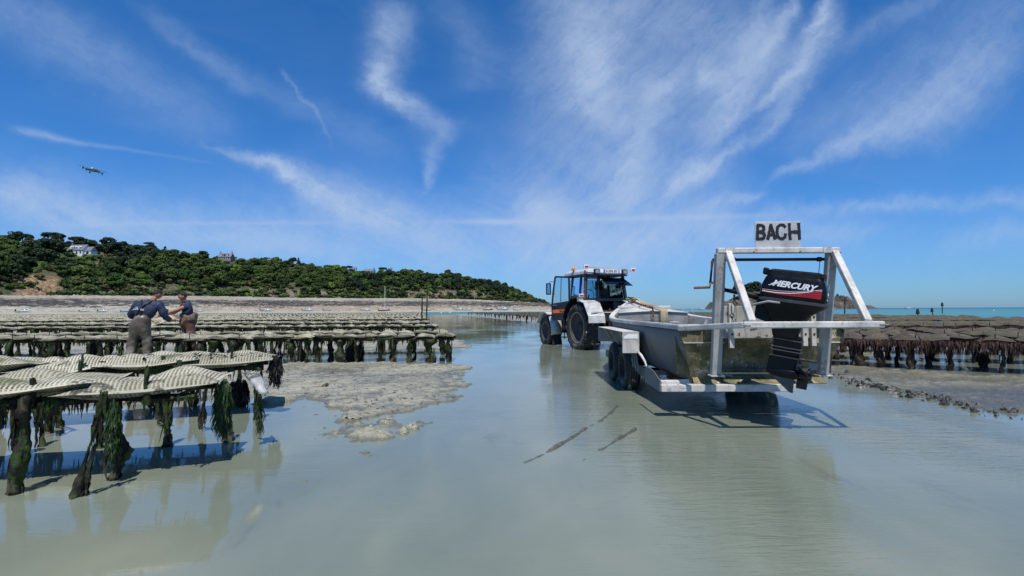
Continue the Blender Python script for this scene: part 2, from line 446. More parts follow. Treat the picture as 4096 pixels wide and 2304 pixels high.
# ------------------------------------------------------------------ materials
class Mat:
    def __init__(s, name):
        s.m = bpy.data.materials.new(name); s.m.use_nodes = True
        s.t = s.m.node_tree; s.N = s.t.nodes; s.L = s.t.links
        s.b = s.N['Principled BSDF']
    def set(s, **k):
        for a, v in k.items():
            s.b.inputs[a.replace('_', ' ')].default_value = v
        return s
    def geo(s, kind='Object'):
        if kind == 'Position':
            return s.N.new('ShaderNodeNewGeometry').outputs['Position']
        return s.N.new('ShaderNodeTexCoord').outputs[kind]
    def mapping(s, src, scale=(1, 1, 1), rot=(0, 0, 0), loc=(0, 0, 0)):
        n = s.N.new('ShaderNodeMapping'); n.inputs['Scale'].default_value = scale; n.inputs['Rotation'].default_value = rot
        n.inputs['Location'].default_value = loc
        s.L.new(src, n.inputs[0]); return n.outputs[0]
    def noise(s, src, scale, detail=4, rough=.55, dist=0):
        n = s.N.new('ShaderNodeTexNoise'); n.inputs['Scale'].default_value = scale; n.inputs['Detail'].default_value = detail
        n.inputs['Roughness'].default_value = rough; n.inputs['Distortion'].default_value = dist
        s.L.new(src, n.inputs['Vector']); return n.outputs['Fac']
    def ramp(s, f, stops):
        n = s.N.new('ShaderNodeValToRGB'); e = n.color_ramp.elements
        while len(e) < len(stops): e.new(.5)
        for q, (p, c) in zip(e, stops):
            q.position = p; q.color = (*c, 1) if len(c) == 3 else c
        s.L.new(f, n.inputs[0]); return n.outputs[0]
    def mix(s, f, a, b, mode='MIX'):
        n = s.N.new('ShaderNodeMix'); n.data_type = 'RGBA'; n.blend_type = mode
        for i, v in ((0, f), (6, a), (7, b)):
            if isinstance(v, (int, float)): n.inputs[i].default_value = v
            elif isinstance(v, tuple): n.inputs[i].default_value = (*v, 1) if len(v) == 3 else v
            else: s.L.new(v, n.inputs[i])
        return n.outputs[2]
    def math(s, op, a, b=None, c=None, clamp=False):
        n = s.N.new('ShaderNodeMath'); n.operation = op; n.use_clamp = clamp
        for i, v in enumerate((a, b, c)):
            if v is None: continue
            if isinstance(v, (int, float)): n.inputs[i].default_value = v
            else: s.L.new(v, n.inputs[i])
        return n.outputs[0]
    def mrange(s, v, a, b, c=0, d=1):
        n = s.N.new('ShaderNodeMapRange'); n.interpolation_type = 'SMOOTHSTEP'
        for i, q in ((1, a), (2, b), (3, c), (4, d)): n.inputs[i].default_value = q
        s.L.new(v, n.inputs[0]); return n.outputs[0]
    def sep(s, v):
        n = s.N.new('ShaderNodeSeparateXYZ'); s.L.new(v, n.inputs[0]); return n.outputs
    def color(s, c): s.L.new(c, s.b.inputs['Base Color']); return s
    def rough(s, c): s.L.new(c, s.b.inputs['Roughness']); return s
    def bump(s, h, strength=.3, dist=.02, normal=None):
        n = s.N.new('ShaderNodeBump'); n.inputs['Strength'].default_value = strength; n.inputs['Distance'].default_value = dist
        s.L.new(h, n.inputs['Height'])
        if normal is not None: s.L.new(normal, n.inputs['Normal'])
        s.L.new(n.outputs[0], s.b.inputs['Normal']); return n.outputs[0]
    def rnd(s): return s.N.new('ShaderNodeObjectInfo').outputs['Random']

def simple(name, c, rough=.6, metal=0.0, var=.25, scale=6.0, bump=.0, grime=None, gscale=2.0, gamt=.5):
    m = Mat(name); p = m.geo('Object')
    n1 = m.noise(p, scale, 6, .6)
    col = m.ramp(n1, [(.3, tuple(x * (1 - var) for x in c)), (.7, tuple(min(1, x * (1 + var * .6)) for x in c))])
    if grime:
        g = m.mrange(m.noise(p, gscale, 7, .65, .4), .5 , .5 + (1.01 - gamt) * .35)
        col = m.mix(g, col, grime)
    m.color(col); m.set(Metallic=metal)
    m.rough(m.mrange(m.noise(p, scale * 2.3, 4), .3, .7, rough * .8, min(1, rough * 1.2)))
    if bump: m.bump(m.noise(p, scale * 6, 4), bump, .01)
    return m.m
# ------------------------------------------------------------------ setting materials
m = Mat('mud'); p = m.geo('Position'); xyz = m.sep(p)
big = m.noise(p, .35, 5, .6); fine = m.noise(p, 9.0, 6, .7); vf = m.noise(p, 45, 3, .6)
c0 = m.ramp(big, [(.3, (.26, .245, .175)), (.55, (.36, .34, .25)), (.75, (.45, .425, .315))])
c1 = m.mix(m.mrange(fine, .52, .68), c0, (.17, .155, .115))
c1 = m.mix(m.mrange(m.noise(m.mapping(p, (1, 3.2, 1)), 2.6, 6, .68), .56, .66, 0, .75), c1, (.15, .14, .095))
wet = m.mrange(xyz[2], 0.004, 0.042)
c2 = m.mix(wet, (.15, .145, .105), c1)
dark = m.mrange(m.noise(p, 28, 4, .7), .66, .74)
c2 = m.mix(m.math('MULTIPLY', dark, .8), c2, (.085, .075, .05))
cr = m.noise(m.mapping(p, (1.1, 3.6, 1)), 1.5, 5, .62, .8)
crl = m.mrange(m.math('ABSOLUTE', m.math('SUBTRACT', cr, .5)), .022, .0, 0, .85)
cr2 = m.noise(m.mapping(p, (2.6, 7.5, 1), (0, 0, .3)), 1.5, 4, .6, .6)
crl = m.math('MAXIMUM', crl, m.mrange(m.math('ABSOLUTE', m.math('SUBTRACT', cr2, .5)), .03, .0, 0, .6))
c2 = m.mix(crl, c2, (.10, .095, .06))
# grey churned mud along the wheel ruts and the bank on the right
rut = m.math('MULTIPLY', m.mrange(xyz[0], -.35, .1), m.mrange(xyz[1], 8.5, 8.0))
brn = m.mrange(xyz[0], 5.0, 6.5)
c2 = m.mix(m.math('MULTIPLY', brn, m.mrange(m.noise(m.mapping(p, (.5, 1.6, 1)), 1.0, 5, .65), .42, .6, .25, .9)), c2, (.155, .14, .095))
c2 = m.mix(m.math('MULTIPLY', rut, m.mrange(m.noise(p, 12, 4), .4, .6, .6, 1)), c2, (.085, .085, .07))
# shell grit
sg = m.N.new('ShaderNodeTexVoronoi'); sg.inputs['Scale'].default_value = 14; m.L.new(p, sg.inputs['Vector'])
c2 = m.mix(m.mrange(sg.outputs['Distance'], .07, .03, 0, .8), c2, (.6, .57, .5))
m.color(c2)
m.rough(m.mrange(xyz[2], 0.0, 0.06, .18, .55))
m.bump(m.math('ADD', m.math('MULTIPLY', fine, .7), m.math('MULTIPLY', vf, .5)), .7, .03)
MUD = m.m

m = Mat('water'); p = m.geo('Position'); xyz = m.sep(p)
silt = m.noise(m.mapping(p, (.8, .45, 1)), .8, 5, .6, .3)
milky = m.ramp(silt, [(.25, (.135, .158, .118)), (.5, (.172, .196, .148)), (.75, (.215, .232, .172))])
# submerged streaks of darker mud
st = m.mrange(m.noise(m.mapping(p, (1.3, .45, 1), (0, 0, -.5)), 1.5, 6, .68, .5), .58, .72, 0, .55)
milky = m.mix(st, milky, (.12, .125, .105))
shallow = m.mrange(m.noise(m.mapping(p, (1, .6, 1)), .5, 3), .5, .7, 0, .35)
milky = m.mix(shallow, milky, (.33, .31, .23))
# open sea: right of the racks and beyond the channel
w1 = m.mrange(m.math('SUBTRACT', xyz[0], m.math('MULTIPLY', xyz[1], .0)), 34.5, 37)
w2 = m.mrange(xyz[1], 118, 150)
w2 = m.math('MULTIPLY', w2, m.mrange(m.math('ADD', xyz[0], m.math('MULTIPLY', xyz[1], .30)), 0, 20))
seaf = m.math('MAXIMUM', w1, w2)
dist = m.math('ADD', m.math('ABSOLUTE', xyz[0]), xyz[1])
seac = m.ramp(m.mrange(dist, 60, 2400), [(0, (.05, .20, .165)), (.25, (.03, .14, .13)), (1, (.012, .05, .065))])
band = m.noise(m.mapping(p, (.004, .018, 1)), 1.0, 4)
seac = m.mix(m.mrange(band, .5, .62, 0, .5), seac, (.02, .11, .12))
m.color(m.mix(seaf, milky, seac))
m.set(IOR=1.48)
m.rough(m.math('ADD', m.math('MULTIPLY', seaf, .25), .035))
# ripples: long-crested, with calm and ruffled patches
r1 = m.noise(m.mapping(p, (2.2, 9.0, 1), (0, 0, .12)), 1.3, 4, .55, .25)
r2 = m.noise(m.mapping(p, (5.5, 24.0, 1), (0, 0, -.1)), 1.6, 3, .55, .3)
r3 = m.noise(m.mapping(p, (.35, .8, 1)), 1.0, 3)
ruff = m.mrange(m.noise(m.mapping(p, (.22, .14, 1), (0, 0, .2), (3.3, 0, 0)), 1.0, 3, .6), .42, .62, .1, 1.0)
near_boat = m.mrange(xyz[0], .2, 2.0, .25, 1.0)
amp = m.math('MULTIPLY', ruff, near_boat)
h = m.math('MULTIPLY', m.math('ADD', m.math('MULTIPLY', r1, .6), m.math('MULTIPLY', r2, .28)), amp)
h = m.math('ADD', h, m.math('MULTIPLY', r3, .35))
m.bump(h, .75, .026)
WATER = m.m

def rock_mat(name, cols, scale, sx=(1, 1, 1), bump=.8, bd=.6):
    m = Mat(name); p = m.geo('Position')
    a = m.noise(m.mapping(p, sx), scale, 8, .68, .4)
    b = m.noise(p, scale * 6, 6, .7)
    col = m.ramp(a, cols)
    col = m.mix(m.mrange(b, .5, .7, 0, .7), col, (.06, .055, .045))
    m.color(col); m.set(Roughness=.9)
    m.bump(m.math('ADD', a, m.math('MULTIPLY', b, .5)), bump, bd)
    return m.m
m = Mat('beach_sand_and_rock'); p = m.geo('Position'); xyz = m.sep(p)
a = m.noise(m.mapping(p, (.03, .09, .55)), 1.0, 8, .66, .5)
b = m.noise(m.mapping(p, (.25, .25, .7)), 1.4, 7, .7, .3)
sand = m.ramp(m.noise(p, .05, 6, .65), [(.35, (.33, .29, .22)), (.65, (.46, .41, .32))])
dk = m.ramp(b, [(.42, (.022, .022, .022)), (.6, (.075, .073, .068)), (.74, (.28, .25, .2))])
tan = m.ramp(b, [(.3, (.11, .085, .06)), (.5, (.29, .235, .165)), (.66, (.44, .37, .27))])
ln = m.math('ADD', xyz[2], m.math('MULTIPLY', m.math('SUBTRACT', a, .5), 11.0))
hi = m.mrange(ln, 3.6, 4.6); hi2 = m.mrange(ln, 8.6, 9.6, 0, .7)
rk = m.mrange(ln, 1.2, 2.0)
u = m.math('DIVIDE', xyz[0], xyz[1])
right_ = m.mrange(u, -.72, -.5)
low = m.mix(right_, m.mix(m.mrange(a, .4, .6), sand, (.21, .205, .185)), tan)
low = m.mix(m.mrange(ln, 1.0, 1.6, 1, 0), low, (.34, .32, .27))
col = m.mix(m.math('MULTIPLY', hi, m.mrange(a, .42, .5, .5, 1)), low, dk)
col = m.mix(hi2, col, sand)
m.color(col); m.set(Roughness=.9)
m.bump(b, .9, .8)
BEACH = m.m
m = Mat('hill_ground'); p = m.geo('Position'); xyz = m.sep(p); nz = m.sep(m.N.new('ShaderNodeNewGeometry').outputs['Normal'])
a = m.noise(p, .07, 8, .66, .4); b = m.noise(m.mapping(p, (1, 1, .6)), .45, 7, .7)
rock = m.ramp(b, [(.34, (.04, .035, .022)), (.5, (.15, .115, .07)), (.62, (.28, .235, .175)), (.75, (.42, .39, .34))])
scrub = m.ramp(m.noise(p, .3, 6, .7), [(.35, (.025, .04, .012)), (.55, (.055, .07, .022)), (.7, (.1, .085, .03))])
base_ = m.mix(m.mrange(m.math('ADD', m.math('MULTIPLY', nz[2], -1.0), m.math('MULTIPLY', a, 1.2)), -.32, -.06), scrub, rock)
u = m.math('DIVIDE', xyz[0], xyz[1])
earth = m.ramp(b, [(.34, (.07, .045, .022)), (.48, (.22, .14, .07)), (.6, (.36, .26, .15)), (.7, (.40, .36, .30))])
w_ = m.math('ADD', xyz[2], m.math('MULTIPLY', m.math('SUBTRACT', a, .5), 22.0))
mk = m.math('MULTIPLY', m.math('MULTIPLY', m.mrange(u, -.985, -.965), m.mrange(u, -.875, -.90)), m.mrange(w_, 28, 23))
m.color(m.mix(mk, base_, earth))
m.set(Roughness=.95); m.bump(b, 1.0, 1.5)
HILL = m.m
ISLAND = rock_mat('island_rock', [(.34, (.022, .022, .02)), (.5, (.09, .08, .062)), (.6, (.17, .13, .085)), (.72, (.26, .24, .20))], .05, (1, 1, 1.6), 1.0, 4.0)

# ------------------------------------------------------------------ mudflat
def wp(pts): return [(G(x, y).x, G(x, y).y) for x, y in pts]
BANKS = [
 (wp([(-900,1462),(0,1458),(1000,1456),(1128,1454),(1500,1449),(1700,1451),(1919,1463),(1817,1498),(1866,1530),(1837,1579),(1723,1620),(1585,1661),(1348,1685),(1267,1661),(1287,1628),(1218,1608),(1096,1626),(981,1600),(798,1605),(516,1624),(282,1643),(0,1657),(-900,1700)]), .075, .55),
 (wp([(-900,1421),(0,1425),(1100,1408),(1500,1402),(1700,1400),(1890,1388),(1850,1366),(1780,1345),(1700,1345),(-900,1350)]), .08, .4),
 ([(-1.9,17.2),(-3.1,21),(-4.6,28),(-9.2,52),(-26,140),(-400,160),(-400,17),(-40,16.8)], .10, 1.2),
 (wp([(3302,1507),(3412,1533),(3579,1552),(3769,1598),(4016,1655),(4300,1720),(4700,1760),(4700,1500),(4190,1492),(3921,1503),(3807,1488),(3579,1476),(3412,1465),(3280,1470)]), .05, .5),
 (wp([(3280,1428),(3560,1418),(3750,1400),(3900,1382),(4300,1372),(4700,1370),(4700,1340),(3300,1340)]), .08, .5),
 ([(8.5,17.5),(35,18),(35.5,60),(35,118),(-18,150),(2.5,48),(5.0,30)], .08, 1.0),
]
LUMPS = [(1500,1748,.17,.09,.10),(1612,1734,.10,.06,.09),(1652,1714,.08,.07,.09),(1712,1730,.12,.05,.06),(1790,1742,.07,.05,.06),
         (1520,1824,.2,.06,.08),(1450,1812,.1,.05,.055),(1480,1735,.16,.04,.06),(1435,1703,.12,.05,.07),(1300,1714,.09,.04,.055),(1420,1745,.09,.04,.05),
         (1225,1925,.06,.05,.06),(2062,1682,.06,.05,.06),(2400,1800,.06,.04,.05),(1030,1745,.0,.0,.0),(1540,1690,.35,.06,.05),(1340,1735,.06,.03,.05),
         (1170,1870,.12,.04,.045),(1385,1715,.05,.03,.05)]
RIDGES = [([(2472,1622),(2458,1636),(2440,1655),(2400,1685),(2337,1717),(2300,1743),(2240,1779),(2180,1815),(2120,1842),(2073,1863)], .05, [.03,.05,.055,.05,.05,.045,.045,.02,.015,.005]),
          ([(2540,1718),(2525,1728),(2500,1742),(2473,1756),(2430,1784),(2400,1803),(2318,1849),(2182,1911)], .045, [.03,.05,.055,.05,.01,.03,.005,-.005]),
          (None, .16, None)]
BANKS.append((wp([(1290,1640),(1750,1625),(1830,1670),(1700,1725),(1500,1775),(1300,1770),(1180,1720)]), -.035, .9))
RR = [(3290,1478),(3330,1498),(3400,1512),(3480,1530),(3560,1552),(3640,1565),(3720,1582),(3800,1600),(3860,1618),(3930,1632),(4020,1657)]
def ground_h(X, Y):
    n1 = fbm(X * 1.2, Y * 1.2, 5, 3); n2 = fbm(X * 7, Y * 7, 4, 11, .6)
    h = -.09 + .05 * n1
    for poly, top, soft in BANKS:
        jx = (fbm(X * 2.1 + 5, Y * 2.1, 5, 31, .62) - .5) * soft * 2.3
        d = sdist(poly, X, Y) + jx
        w = sstep(-soft * .5, soft * .55, d)
        relief = (n1 - .5) * .085 + (n2 - .45) * .035
        rid = 1 - np.abs(2 * fbm(X * 4.2, Y * 6.5, 4, 77, .6) - 1)
        b = top * .42 + relief * .9 + (rid - .75) * .065
        h = np.maximum(h, -.1 + w * (b + .1))
    for x, y, rx, ry, hh in LUMPS:
        if rx == 0: continue
        g = G(x, y)
        e = np.exp(-(((X - g.x) / rx) ** 2 + ((Y - g.y) / ry) ** 2))
        h = h + e * (hh * .38 + .035) * (1.5 * n2 * n2 + .9 * n2 + .2)
    for pts, wd, hs in RIDGES:
        if pts is None: continue
        P = wp(pts)
        for i in range(len(P) - 1):
            ax, ay = P[i]; bx, by = P[i + 1]; ex, ey = bx - ax, by - ay
            t = np.clip(((X - ax) * ex + (Y - ay) * ey) / (ex * ex + ey * ey), 0, 1)
            d2 = (X - ax - t * ex) ** 2 + (Y - ay - t * ey) ** 2
            hh = hs[i] * (1 - t) + hs[i + 1] * t
            h = np.maximum(h, np.where(d2 < .09, -.06 + (hh + .06) * np.exp(-d2 / wd ** 2) * (.35 + .75 * fbm(X * 4.5, Y * 4.5, 3, 91)), -1))
    P = wp(RR)
    for i in range(len(P) - 1):
        ax, ay = P[i]; bx, by = P[i + 1]; ex, ey = bx - ax, by - ay
        t = np.clip(((X - ax) * ex + (Y - ay) * ey) / (ex * ex + ey * ey), 0, 1)
        d2 = (X - ax - t * ex) ** 2 + (Y - ay - t * ey) ** 2
        lump = fbm(X * 14, Y * 14, 3, 41)
        h = np.maximum(h, np.where(d2 < 1, -.06 + .045 * np.exp(-d2 / .022) * sstep(.3, .7, lump) + .05 * np.exp(-d2 / .05), -1))
    return h
az = np.radians(np.linspace(-60, 60, 900))
rr = 1.6 * (170 / 1.6) ** (np.linspace(0, 1, 560))
AZ, RRm = np.meshgrid(az, rr)
GX = np.sin(AZ) * RRm; GY = np.cos(AZ) * RRm
GZ = ground_h(GX, GY)
mudflat = grid_mesh('mudflat', GX, GY, GZ, MUD)
b = MB(); b.add([(-6000, -3000, -2.5), (6000, -3000, -2.5), (6000, 12000, -2.5), (-6000, 12000, -2.5)], [(0, 1, 2, 3)])
o = b.build('sea_bed', MUD); o['kind'] = 'structure'
b = MB(); b.add([(-9000, -4000, 0), (9000, -4000, 0), (9000, 16000, 0), (-9000, 16000, 0)], [(0, 1, 2, 3)])
o = b.build('water', WATER); o['kind'] = 'structure'

# ------------------------------------------------------------------ beach and wooded headland
def tab(xs, ys): return lambda x: np.interp(x, xs, ys)
sky_x = np.array([-400,0,50,120,170,230,300,380,420,450,500,560,620,660,700,740,800,860,920,960,1000,1060,1110,1150,1190,1220,1260,1300,1330,1355,1375,1400]) * 1.59
sky_y = np.array([592,600,602,604,606,604,606,615,630,642,640,642,645,645,650,655,664,670,678,680,680,683,683,685,697,700,713,728,741,758,765,768]) * 1.59
foot_x = np.array([-400,0,200,400,600,700,870,1020,1180,1290,1360,1400]) * 1.59
foot_y = np.array([742,742,742,744,745,748,750,750,753,758,762,768]) * 1.59
def uhz(px): return 1238 - .0044 * (px - 2048)
cols = np.linspace(-1250, 2235, 520)
U1 = (cols - 2048) / 2048
Yf = 300 + (U1 + 1) * 250
zf = 1.3 + (uhz(cols) - np.interp(cols, foot_x, foot_y)) * Yf / 2048
endf = sstep(2235, 2120, cols)
Yr = Yf + 85 - 45 * (1 - sstep(2160, 1700, cols))
tree_px = np.interp(cols, [-1250, 0, 1000, 1700, 2000, 2150], [16, 16, 14, 10, 8, 5])
zr = 1.3 + (uhz(cols) - np.interp(cols, sky_x, sky_y) - tree_px) * Yr / 2048
zr = np.maximum(zr, zf + .5)
def hill_point(px, t):
    """t 0..1 from the foot to the ridge, 1..2 behind"""
    y0 = np.interp(px, cols, Yf); z0 = np.interp(px, cols, zf); y1 = np.interp(px, cols, Yr); z1 = np.interp(px, cols, zr)
    tt = np.clip(t, 0, 1)
    cliff = np.minimum(9.0, (z1 - z0) * .4)
    s = np.where(tt < .12, tt / .12 * cliff, cliff + (z1 - z0 - cliff) * (1 - (1 - (tt - .12) / .88) ** 1.25))
    Yd = y0 + (y1 - y0) * tt + np.maximum(t - 1, 0) * 130
    z = z0 + s - np.maximum(t - 1, 0) ** 2 * 18
    X = (px - 2048) / 2048 * Yd
    z = z + (fbm(X * .06 + 300, Yd * .06, 4, 5) - .5) * 3.0 * np.clip(tt * 4, 0, 1) * np.clip((z1 - z0) / 20, 0, 1)
    return X, Yd, z
tv = np.concatenate([np.linspace(0, .14, 16), np.linspace(.16, 1, 46), np.linspace(1.1, 2, 8)])
PX, TT = np.meshgrid(cols, tv)
HX, HY, HZ = hill_point(PX, TT)
r_ = (fbm(HX * .25, HZ * .25 + HY * .1, 5, 9) - .5)
HY = HY + r_ * 5 * (TT < .3); 
hillside = grid_mesh('hillside', HX, HY, HZ, HILL)
tb = np.linspace(0, 1, 110)
Yb = np.interp(U1, [-1.7, -1, .09], [170, 205, 300])
PB, TB = np.meshgrid(np.arange(len(cols)), tb)
cB = cols[PB]; y0 = Yb[PB]; y1 = Yf[PB]; z1 = zf[PB]
BY = y0 + (y1 + 3 - y0) * TB; BX = (cB - 2048) / 2048 * BY
prof = .25 * TB + .75 * TB ** 1.6
BZ = -.8 + (z1 + .8) * prof
rg = 1 - np.abs(2 * fbm(BX * .06, BY * .11, 6, 15, .6) - 1)
rg2 = fbm(BX * .35, BY * .7, 4, 25, .6)
BZ = BZ + ((rg - .6) * 3.4 + (rg2 - .5) * 3.2) * np.clip(TB * 5, 0, 1) * np.clip((1 - TB) * 8, 0, 1)
beach = grid_mesh('beach', BX, BY, BZ, BEACH, smooth=False)

# rocky spit running out from the cape
b = MB()
sp = []
for i in range(60):
    px = 2120 + i * 3.1
    t = i / 59
    w = 26 * (1 - t) + 3
    h = (7.5 * (1 - t) ** .8 + .4)
    Yc = 570 + 30 * t
    for k in range(9):
        s = (k / 8 - .5) * 2
        Y = Yc + s * w
        X = (px - 2048) / 2048 * Y
        z = -1.2 + (h + 1.2) * (1 - abs(s) ** 1.6) + random.uniform(-.7, .7) * (1 - abs(s))
        sp.append((X, Y, z))
fs = [(i * 9 + k, (i + 1) * 9 + k, (i + 1) * 9 + k + 1, i * 9 + k + 1) for i in range(59) for k in range(8)]
b.add(sp, fs)
o = b.build('rocky_shore', ISLAND); o['kind'] = 'structure'

# rocky islet out at sea
prof_px = [2818,2835,2850,2866,2880,2905,2925,2945,2975,2990,3020,3060,3120,3200,3260,3300,3330,3340,3346,3352,3362,3372,3385,3400,3430,3470,3482,3500,3520]
prof_py = [1234,1222,1204,1200,1203,1203,1198,1192,1168,1156,1152,1149,1154,1166,1184,1190,1192,1178,1188,1178,1180,1190,1200,1214,1220,1222,1228,1232,1235]
IY = 900.0
nx, ny = 300, 46
b = MB(); vs = []
for i in range(nx):
    px = 2812 + (3528 - 2812) * i / (nx - 1)
    py = np.interp(px, prof_px, prof_py)
    top = max(.2, (1233.5 - py) * IY / 2048)
    hw = 16 + top * 1.3
    for k in range(ny):
        s = (k / (ny - 1) - .5) * 2
        Y = IY + s * hw
        X = (px - 2048) / 2048 * IY
        n = float(fbm(np.array([X * .09]), np.array([Y * .09 + s]), 5, 50, .62)[0]) - .5
        n2 = float(vnoise(np.array([X * .35]), np.array([Y * .3]), 52)[0]) - .5
        z = -1 + (top + 1) * (1 - abs(s) ** 2.2) + (n * 16 + n2 * 6) * (1 - abs(s)) ** .5 * min(1, top / 14)
        vs.append((X, Y, max(-1, z)))
fs = [(i * ny + k, (i + 1) * ny + k, (i + 1) * ny + k + 1, i * ny + k + 1) for i in range(nx - 1) for k in range(ny - 1)]
b.add(vs, fs)
o = b.build('rocky_islet', ISLAND); tag(o, 'grey and tan rocky islet out at sea behind the outboard motor', 'island')

# ------------------------------------------------------------------ object materials
def alu(name, c, rough, metal, streak=.35, grime=(.2, .19, .15), g=.5, edge=0):
    m = Mat(name); p = m.geo('Object')
    a = m.noise(p, 3.0, 7, .65, .3)
    s = m.noise(m.mapping(p, (9, 9, 1.2)), 2.0, 6, .7)
    f = m.noise(m.mapping(p, (60, 4, 60)), 1.0, 3)
    col = m.ramp(a, [(.34, tuple(x * .62 for x in c)), (.52, tuple(x * .92 for x in c)), (.72, tuple(min(1, x * 1.1) for x in c))])
    col = m.mix(m.mrange(s, .52, .72, 0, streak), col, grime)
    col = m.mix(m.mrange(m.noise(p, 11, 6, .7), .56, .66, 0, g), col, tuple(x * .6 for x in grime))
    m.color(col); m.set(Metallic=metal)
    m.rough(m.mrange(a, .3, .7, rough * .8, rough * 1.25))
    m.bump(m.math('ADD', m.math('MULTIPLY', f, .3), m.noise(p, 25, 4)), .12, .01)
    return m.m
ALU = alu('bare_aluminium', (.40, .395, .375), .5, .15, .5)
ALU_L = alu('weathered_light_aluminium', (.60, .575, .53), .6, .05, .45, (.26, .24, .19), .5)
ALU_D = alu('dull_hull_aluminium', (.185, .187, .18), .55, .1, .3, (.15, .15, .14), .3)
m = Mat('mossy_transom_metal'); p = m.geo('Object')
a = m.noise(p, 3.2, 8, .7, .6); b_ = m.noise(m.mapping(p, (6, 6, 1)), 1.5, 6, .7)
col = m.ramp(a, [(.34, (.05, .052, .022)), (.47, (.16, .14, .07)), (.58, (.30, .245, .135)), (.70, (.46, .43, .33))])
col = m.mix(m.mrange(b_, .52, .66, 0, .6), col, (.05, .05, .035))
col = m.mix(m.mrange(m.noise(p, 7, 6, .7), .58, .62, 0, .85), col, (.50, .49, .43))
m.color(col); m.set(Roughness=.8, Metallic=.1); m.bump(a, .4, .02)
MOSSY = m.m
RUST = simple('rusty_steel', (.12, .06, .035), .75, .3, .5, 12, .2, (.22, .12, .06))
DARKIRON = simple('dark_greased_iron', (.035, .028, .024), .5, .5, .4, 12, .1)
BLACKPAINT = simple('black_gloss_cowl', (.004, .0045, .006), .3, 0, .2, 5)
BLACKPAINT.node_tree.nodes['Principled BSDF'].inputs['Specular IOR Level'].default_value = .28
BLACKP = simple('black_plastic', (.007, .007, .008), .5, 0, .3, 9)
BLACKP.node_tree.nodes['Principled BSDF'].inputs['Specular IOR Level'].default_value = .25
TYRE = simple('tyre_rubber', (.02, .019, .018), .75, 0, .4, 9, .15, (.10, .095, .08), 3, .55)
TYREMUD = simple('tyre_with_dried_mud', (.05, .048, .042), .8, 0, .4, 9, .2, (.34, .33, .28), 3.5, 1.0)
WHITE = simple('white_print', (.8, .8, .8), .5, 0, .03)
REDP = simple('red_print', (.35, .012, .015), .35, 0, .2)
BLACKINK = simple('black_hand_paint', (.012, .011, .012), .55, 0, .3, 30)
STEEL = simple('steel_prop', (.45, .45, .46), .3, .8, .2)
ROPE = simple('tan_rope', (.45, .38, .24), .9, 0, .3, 40, .4)
ROPE2 = simple('grey_green_rope', (.33, .33, .24), .9, 0, .3, 40, .4)

# ------------------------------------------------------------------ boat
BX0, BY0 = 2.99, 6.1
boat = thing('workboat', 'dull grey flat-bottomed aluminium workboat resting on its trailer', 'boat', (BX0, BY0, 0), (0, 0, math.radians(-.6)))
# y, half width top, half width chine, z top, z bottom
ST = [(0.0, .985, .80, 1.095, .40), (.9, 1.0, .82, 1.095, .385), (2.0, 1.02, .84, 1.095, .38), (3.2, 1.03, .84, 1.095, .38), (4.1, 1.02, .80, 1.10, .39),
      (4.7, .97, .72, 1.12, .40), (5.2, .86, .58, 1.165, .43), (5.7, .69, .40, 1.24, .48), (6.2, .47, .22, 1.33, .58), (6.6, .28, .10, 1.41, .70), (6.95, .08, .03, 1.48, .86)]
def interp_st(y):
    ys_ = [s[0] for s in ST]
    return [float(np.interp(y, ys_, [s[k] for s in ST])) for k in range(1, 5)]
def smooth_st(n):
    # Catmull-Rom through the stations
    out = []
    A = np.array(ST); N_ = len(A)
    for i in range(N_ - 1):
        p0 = A[max(i - 1, 0)]; p1 = A[i]; p2 = A[i + 1]; p3 = A[min(i + 2, N_ - 1)]
        for t in np.linspace(0, 1, n, endpoint=False):
            out.append(.5 * ((2 * p1) + (-p0 + p2) * t + (2 * p0 - 5 * p1 + 4 * p2 - p3) * t * t + (-p0 + 3 * p1 - 3 * p2 + p3) * t ** 3))
    out.append(A[-1]); return out
SS = smooth_st(4)
b = MB()
vs = []; K = 9
for s in SS:
    y, wt_, wb_, zt, zb = s
    rake = .24 if y < .01 else 0.24 * max(0, 1 - y / .9)
    ring = [(-wt_, y, zt), (-(wt_ * .62 + wb_ * .38) - .012, y + rake * .4, zt * .62 + zb * .38), (-wb_, y + rake, zb + .06), (-wb_ * .9, y + rake, zb), (0, y + rake, zb - .01),
            (wb_ * .9, y + rake, zb), (wb_, y + rake, zb + .06), ((wt_ * .62 + wb_ * .38) + .012, y + rake * .4, zt * .62 + zb * .38), (wt_, y, zt)]
    vs += ring
n = len(SS)
b.add(vs, [(i * K + k, i * K + k + 1, (i + 1) * K + k + 1, (i + 1) * K + k) for i in range(n - 1) for k in range(K - 1)])
# bow stem
b.add([vs[(n - 1) * K + k] for k in range(K)] , [tuple(range(K))])
hull = b.build('hull', ALU_D, boat, angle=35)
sol = hull.modifiers.new('plate', 'SOLIDIFY'); sol.thickness = .012; sol.offset = 1
# inner sides and floor
b = MB(); vs = []
I0 = 5
for s in SS[1:-4]:
    y, wt_, wb_, zt, zb = s
    vs += [(-wt_ + .085, y, zt - .004), (-wb_ + .02, y, .56), (wb_ - .02, y, .56), (wt_ - .085, y, zt - .004)]
n2 = len(SS[1:-4])
b.add(vs, [(i * 4 + k, (i + 1) * 4 + k, (i + 1) * 4 + k + 1, i * 4 + k + 1) for i in range(n2 - 1) for k in range(3)])
b.build('inner_lining', alu('inner_hull_grey', (.27, .27, .255), .55, .05, .5), boat)
